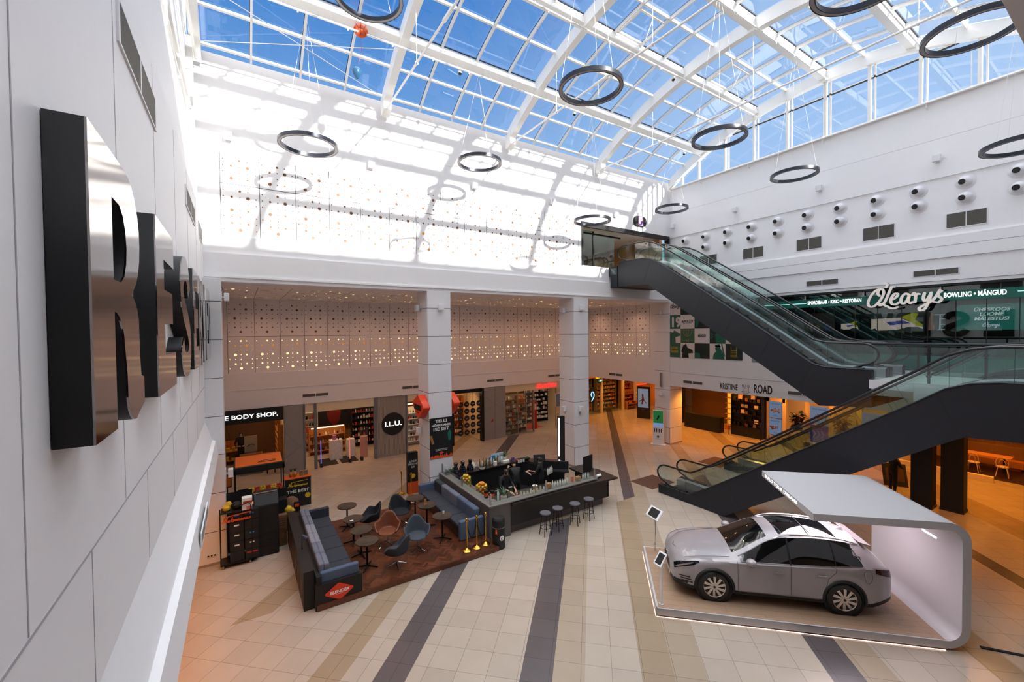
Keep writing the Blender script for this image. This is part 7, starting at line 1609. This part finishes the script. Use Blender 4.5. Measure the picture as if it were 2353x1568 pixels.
for i, (y, z) in enumerate(((14.75, 2.35), (13.95, 2.4), (13.75, 1.8), (14.6, 1.45), (13.75, .9))):
    c_ = thing('lit_cube', 'amber lattice cube with glowing holes on the window shelf, %s' % ('top left', 'top right', 'upper right', 'middle left', 'lower right')[i], 'cube lamp', (26.86, y, z), group='lattice cubes'); MB().box(0, -.13, 0, .16, .13, .26).build('cube_body', M['orangewood'], c_); hb_ = MB()
    for a in range(3):
        for b in range(3): hb_.box(-.004, -.1 + a*.075, .03 + b*.075, 0, -.05 + a*.075, .08 + b*.075)
    hb_.build('cube_holes', gsq, c_)
bd = thing('lattice_divider', 'black wire lattice divider in front of the window shelf', 'divider', (26.5, 14.3, 0)); ld = MB()
for k in range(7): ld.tube([(0, -.95 + k*.3, .4), (0, -.65 + k*.3 if k < 6 else .95, 1.1)], .01, 4).tube([(0, -.65 + k*.3 if k < 6 else .95, .4), (0, -.95 + k*.3, 1.1)], .01, 4)
ld.box(-.01, -1.0, .38, .01, 1.0, .4).box(-.01, -1, 1.1, .01, 1, 1.12).box(-.015, -1.0, 0, .015, -.97, 1.12).box(-.015, .97, 0, .015, 1, 1.12); ld.build('lattice', M['blackm'], bd)
# ------------------------------------------------------------------ cafe at the right
S('wall_cafe', MB().box(31.0, 1.0, 0, 31.2, 7.0, 3.5), plank_mat('glazed_tiles', '#c8a06a', '#b8905c', .35, .3, 0, .3)); S('wall_cafe_red', MB().box(30.9, .2, 0, 31.1, 3.35, 3.5), M['red'])
S('floor_cafe', MB().box(28.0, .5, .0, 31.0, 7.0, .01), bsdf('cafe_floor_dark', '#2c1710', .5))
bc = thing('cafe_bench', 'long upholstered bench against the tiled cafe wall', 'bench', (30.5, 4.7, 0)); MB().box(-.2, -1.2, .15, .4, 1.2, .45).box(-.1, -1.1, 0, .3, 1.1, .15).build('bench_base', M['orangewood'], bc); MB().box(.25, -1.2, .45, .42, 1.2, 1.05).build('bench_back', bsdf('bench_fabric', '#7a5a3c', .8), bc); MB().box(.3, -1.2, 1.3, .45, 1.2, 1.34).build('wall_rail', M['red'], bc)
tt = thing('cafe_table', 'long light wood cafe table beside the bench', 'table', (29.6, 4.6, 0)); MB().box(-.35, -.85, .72, .35, .85, .76).build('table_top', bsdf('light_wood', '#d09050', .45), tt)
for y in (-.6, .6): MB().cyl((0, y, 0), (0, y, .72), .04, n=10).build('table_leg', M['black'], tt)
def bentwood(loc, rz, label):
    r = thing('bentwood_chair', label, 'chair', loc, rz, 'white bentwood chairs'); w = bsdf('bentwood_cream', '#e0c8a8', .45) if 'bentwood_cream' not in bpy.data.materials else bpy.data.materials['bentwood_cream']
    MB().lathe([(.001, .43), (.2, .43), (.21, .45), (.2, .47), (.001, .47)], n=20).build('seat', w, r)
    for sx_, sy_ in ((-1, -1), (1, -1), (-1, 1), (1, 1)): MB().tube([(sx_*.13, sy_*.13, .44), (sx_*.2, sy_*.2, 0)], .016, 6).build('leg', w, r)
    MB().tube(cat_rom([(-.17, .15, .45), (-.19, .2, .7), (-.12, .23, .88), (0, .24, .92), (.12, .23, .88), (.19, .2, .7), (.17, .15, .45)], 4), .014, 6).tube(cat_rom([(-.07, .17, .45), (-.1, .21, .68), (0, .23, .82), (.1, .21, .68), (.07, .17, .45)], 4), .011, 6).build('backrest', w, r)
    return r
c0 = bentwood((28.85, 4.85, 0), PI/2, 'cream bentwood chair at the cafe table, left one'); dup(c0, (28.85, 3.95, 0), PI/2 + .1, 'cream bentwood chair at the cafe table, right one'); dup(c0, (28.9, 6.8, 0), PI/2 + .5, 'cream bentwood chair mostly hidden behind the black column')
sb = thing('a_board', 'dark tilted menu board standing on the floor beside the black column', 'menu board', (23.5, 6.2, 0), math.radians(-60)); sb.name = 'menu_board'; MB().box(-.4, -.03, .0, .4, .03, .95).build('board', M['black'], sb, rot=(math.radians(-25), 0, 0)); MB().box(-.3, -.034, .2, .3, -.03, .75).build('menu_print', bsdf('print_brown', '#4a2c1a', .6, var=.5), sb, rot=(math.radians(-25), 0, 0))
person((22.35, 6.0, 0), PI*.3, 'person in dark clothes standing beside the black column with an orange bag', (J1, B1), R1, ((0, -.05, 1.6), (.1, 0, 0)), cloth)
# floor cable at the lower right and a floor socket lid
cb = tag(MB().tube([(13.0, 2.05, .012), (13.6, 1.2, .012), (15.5, -.5, .012)], .03, 6).build('floor_cable', M['anth']), 'flat dark cable cover running off the right end of the car stand', 'cable')
if rest.v: tag(rest.build('packed_goods', GM), 'distant mass of small packs filling the farthest shop shelves', 'shop goods', kind='stuff')
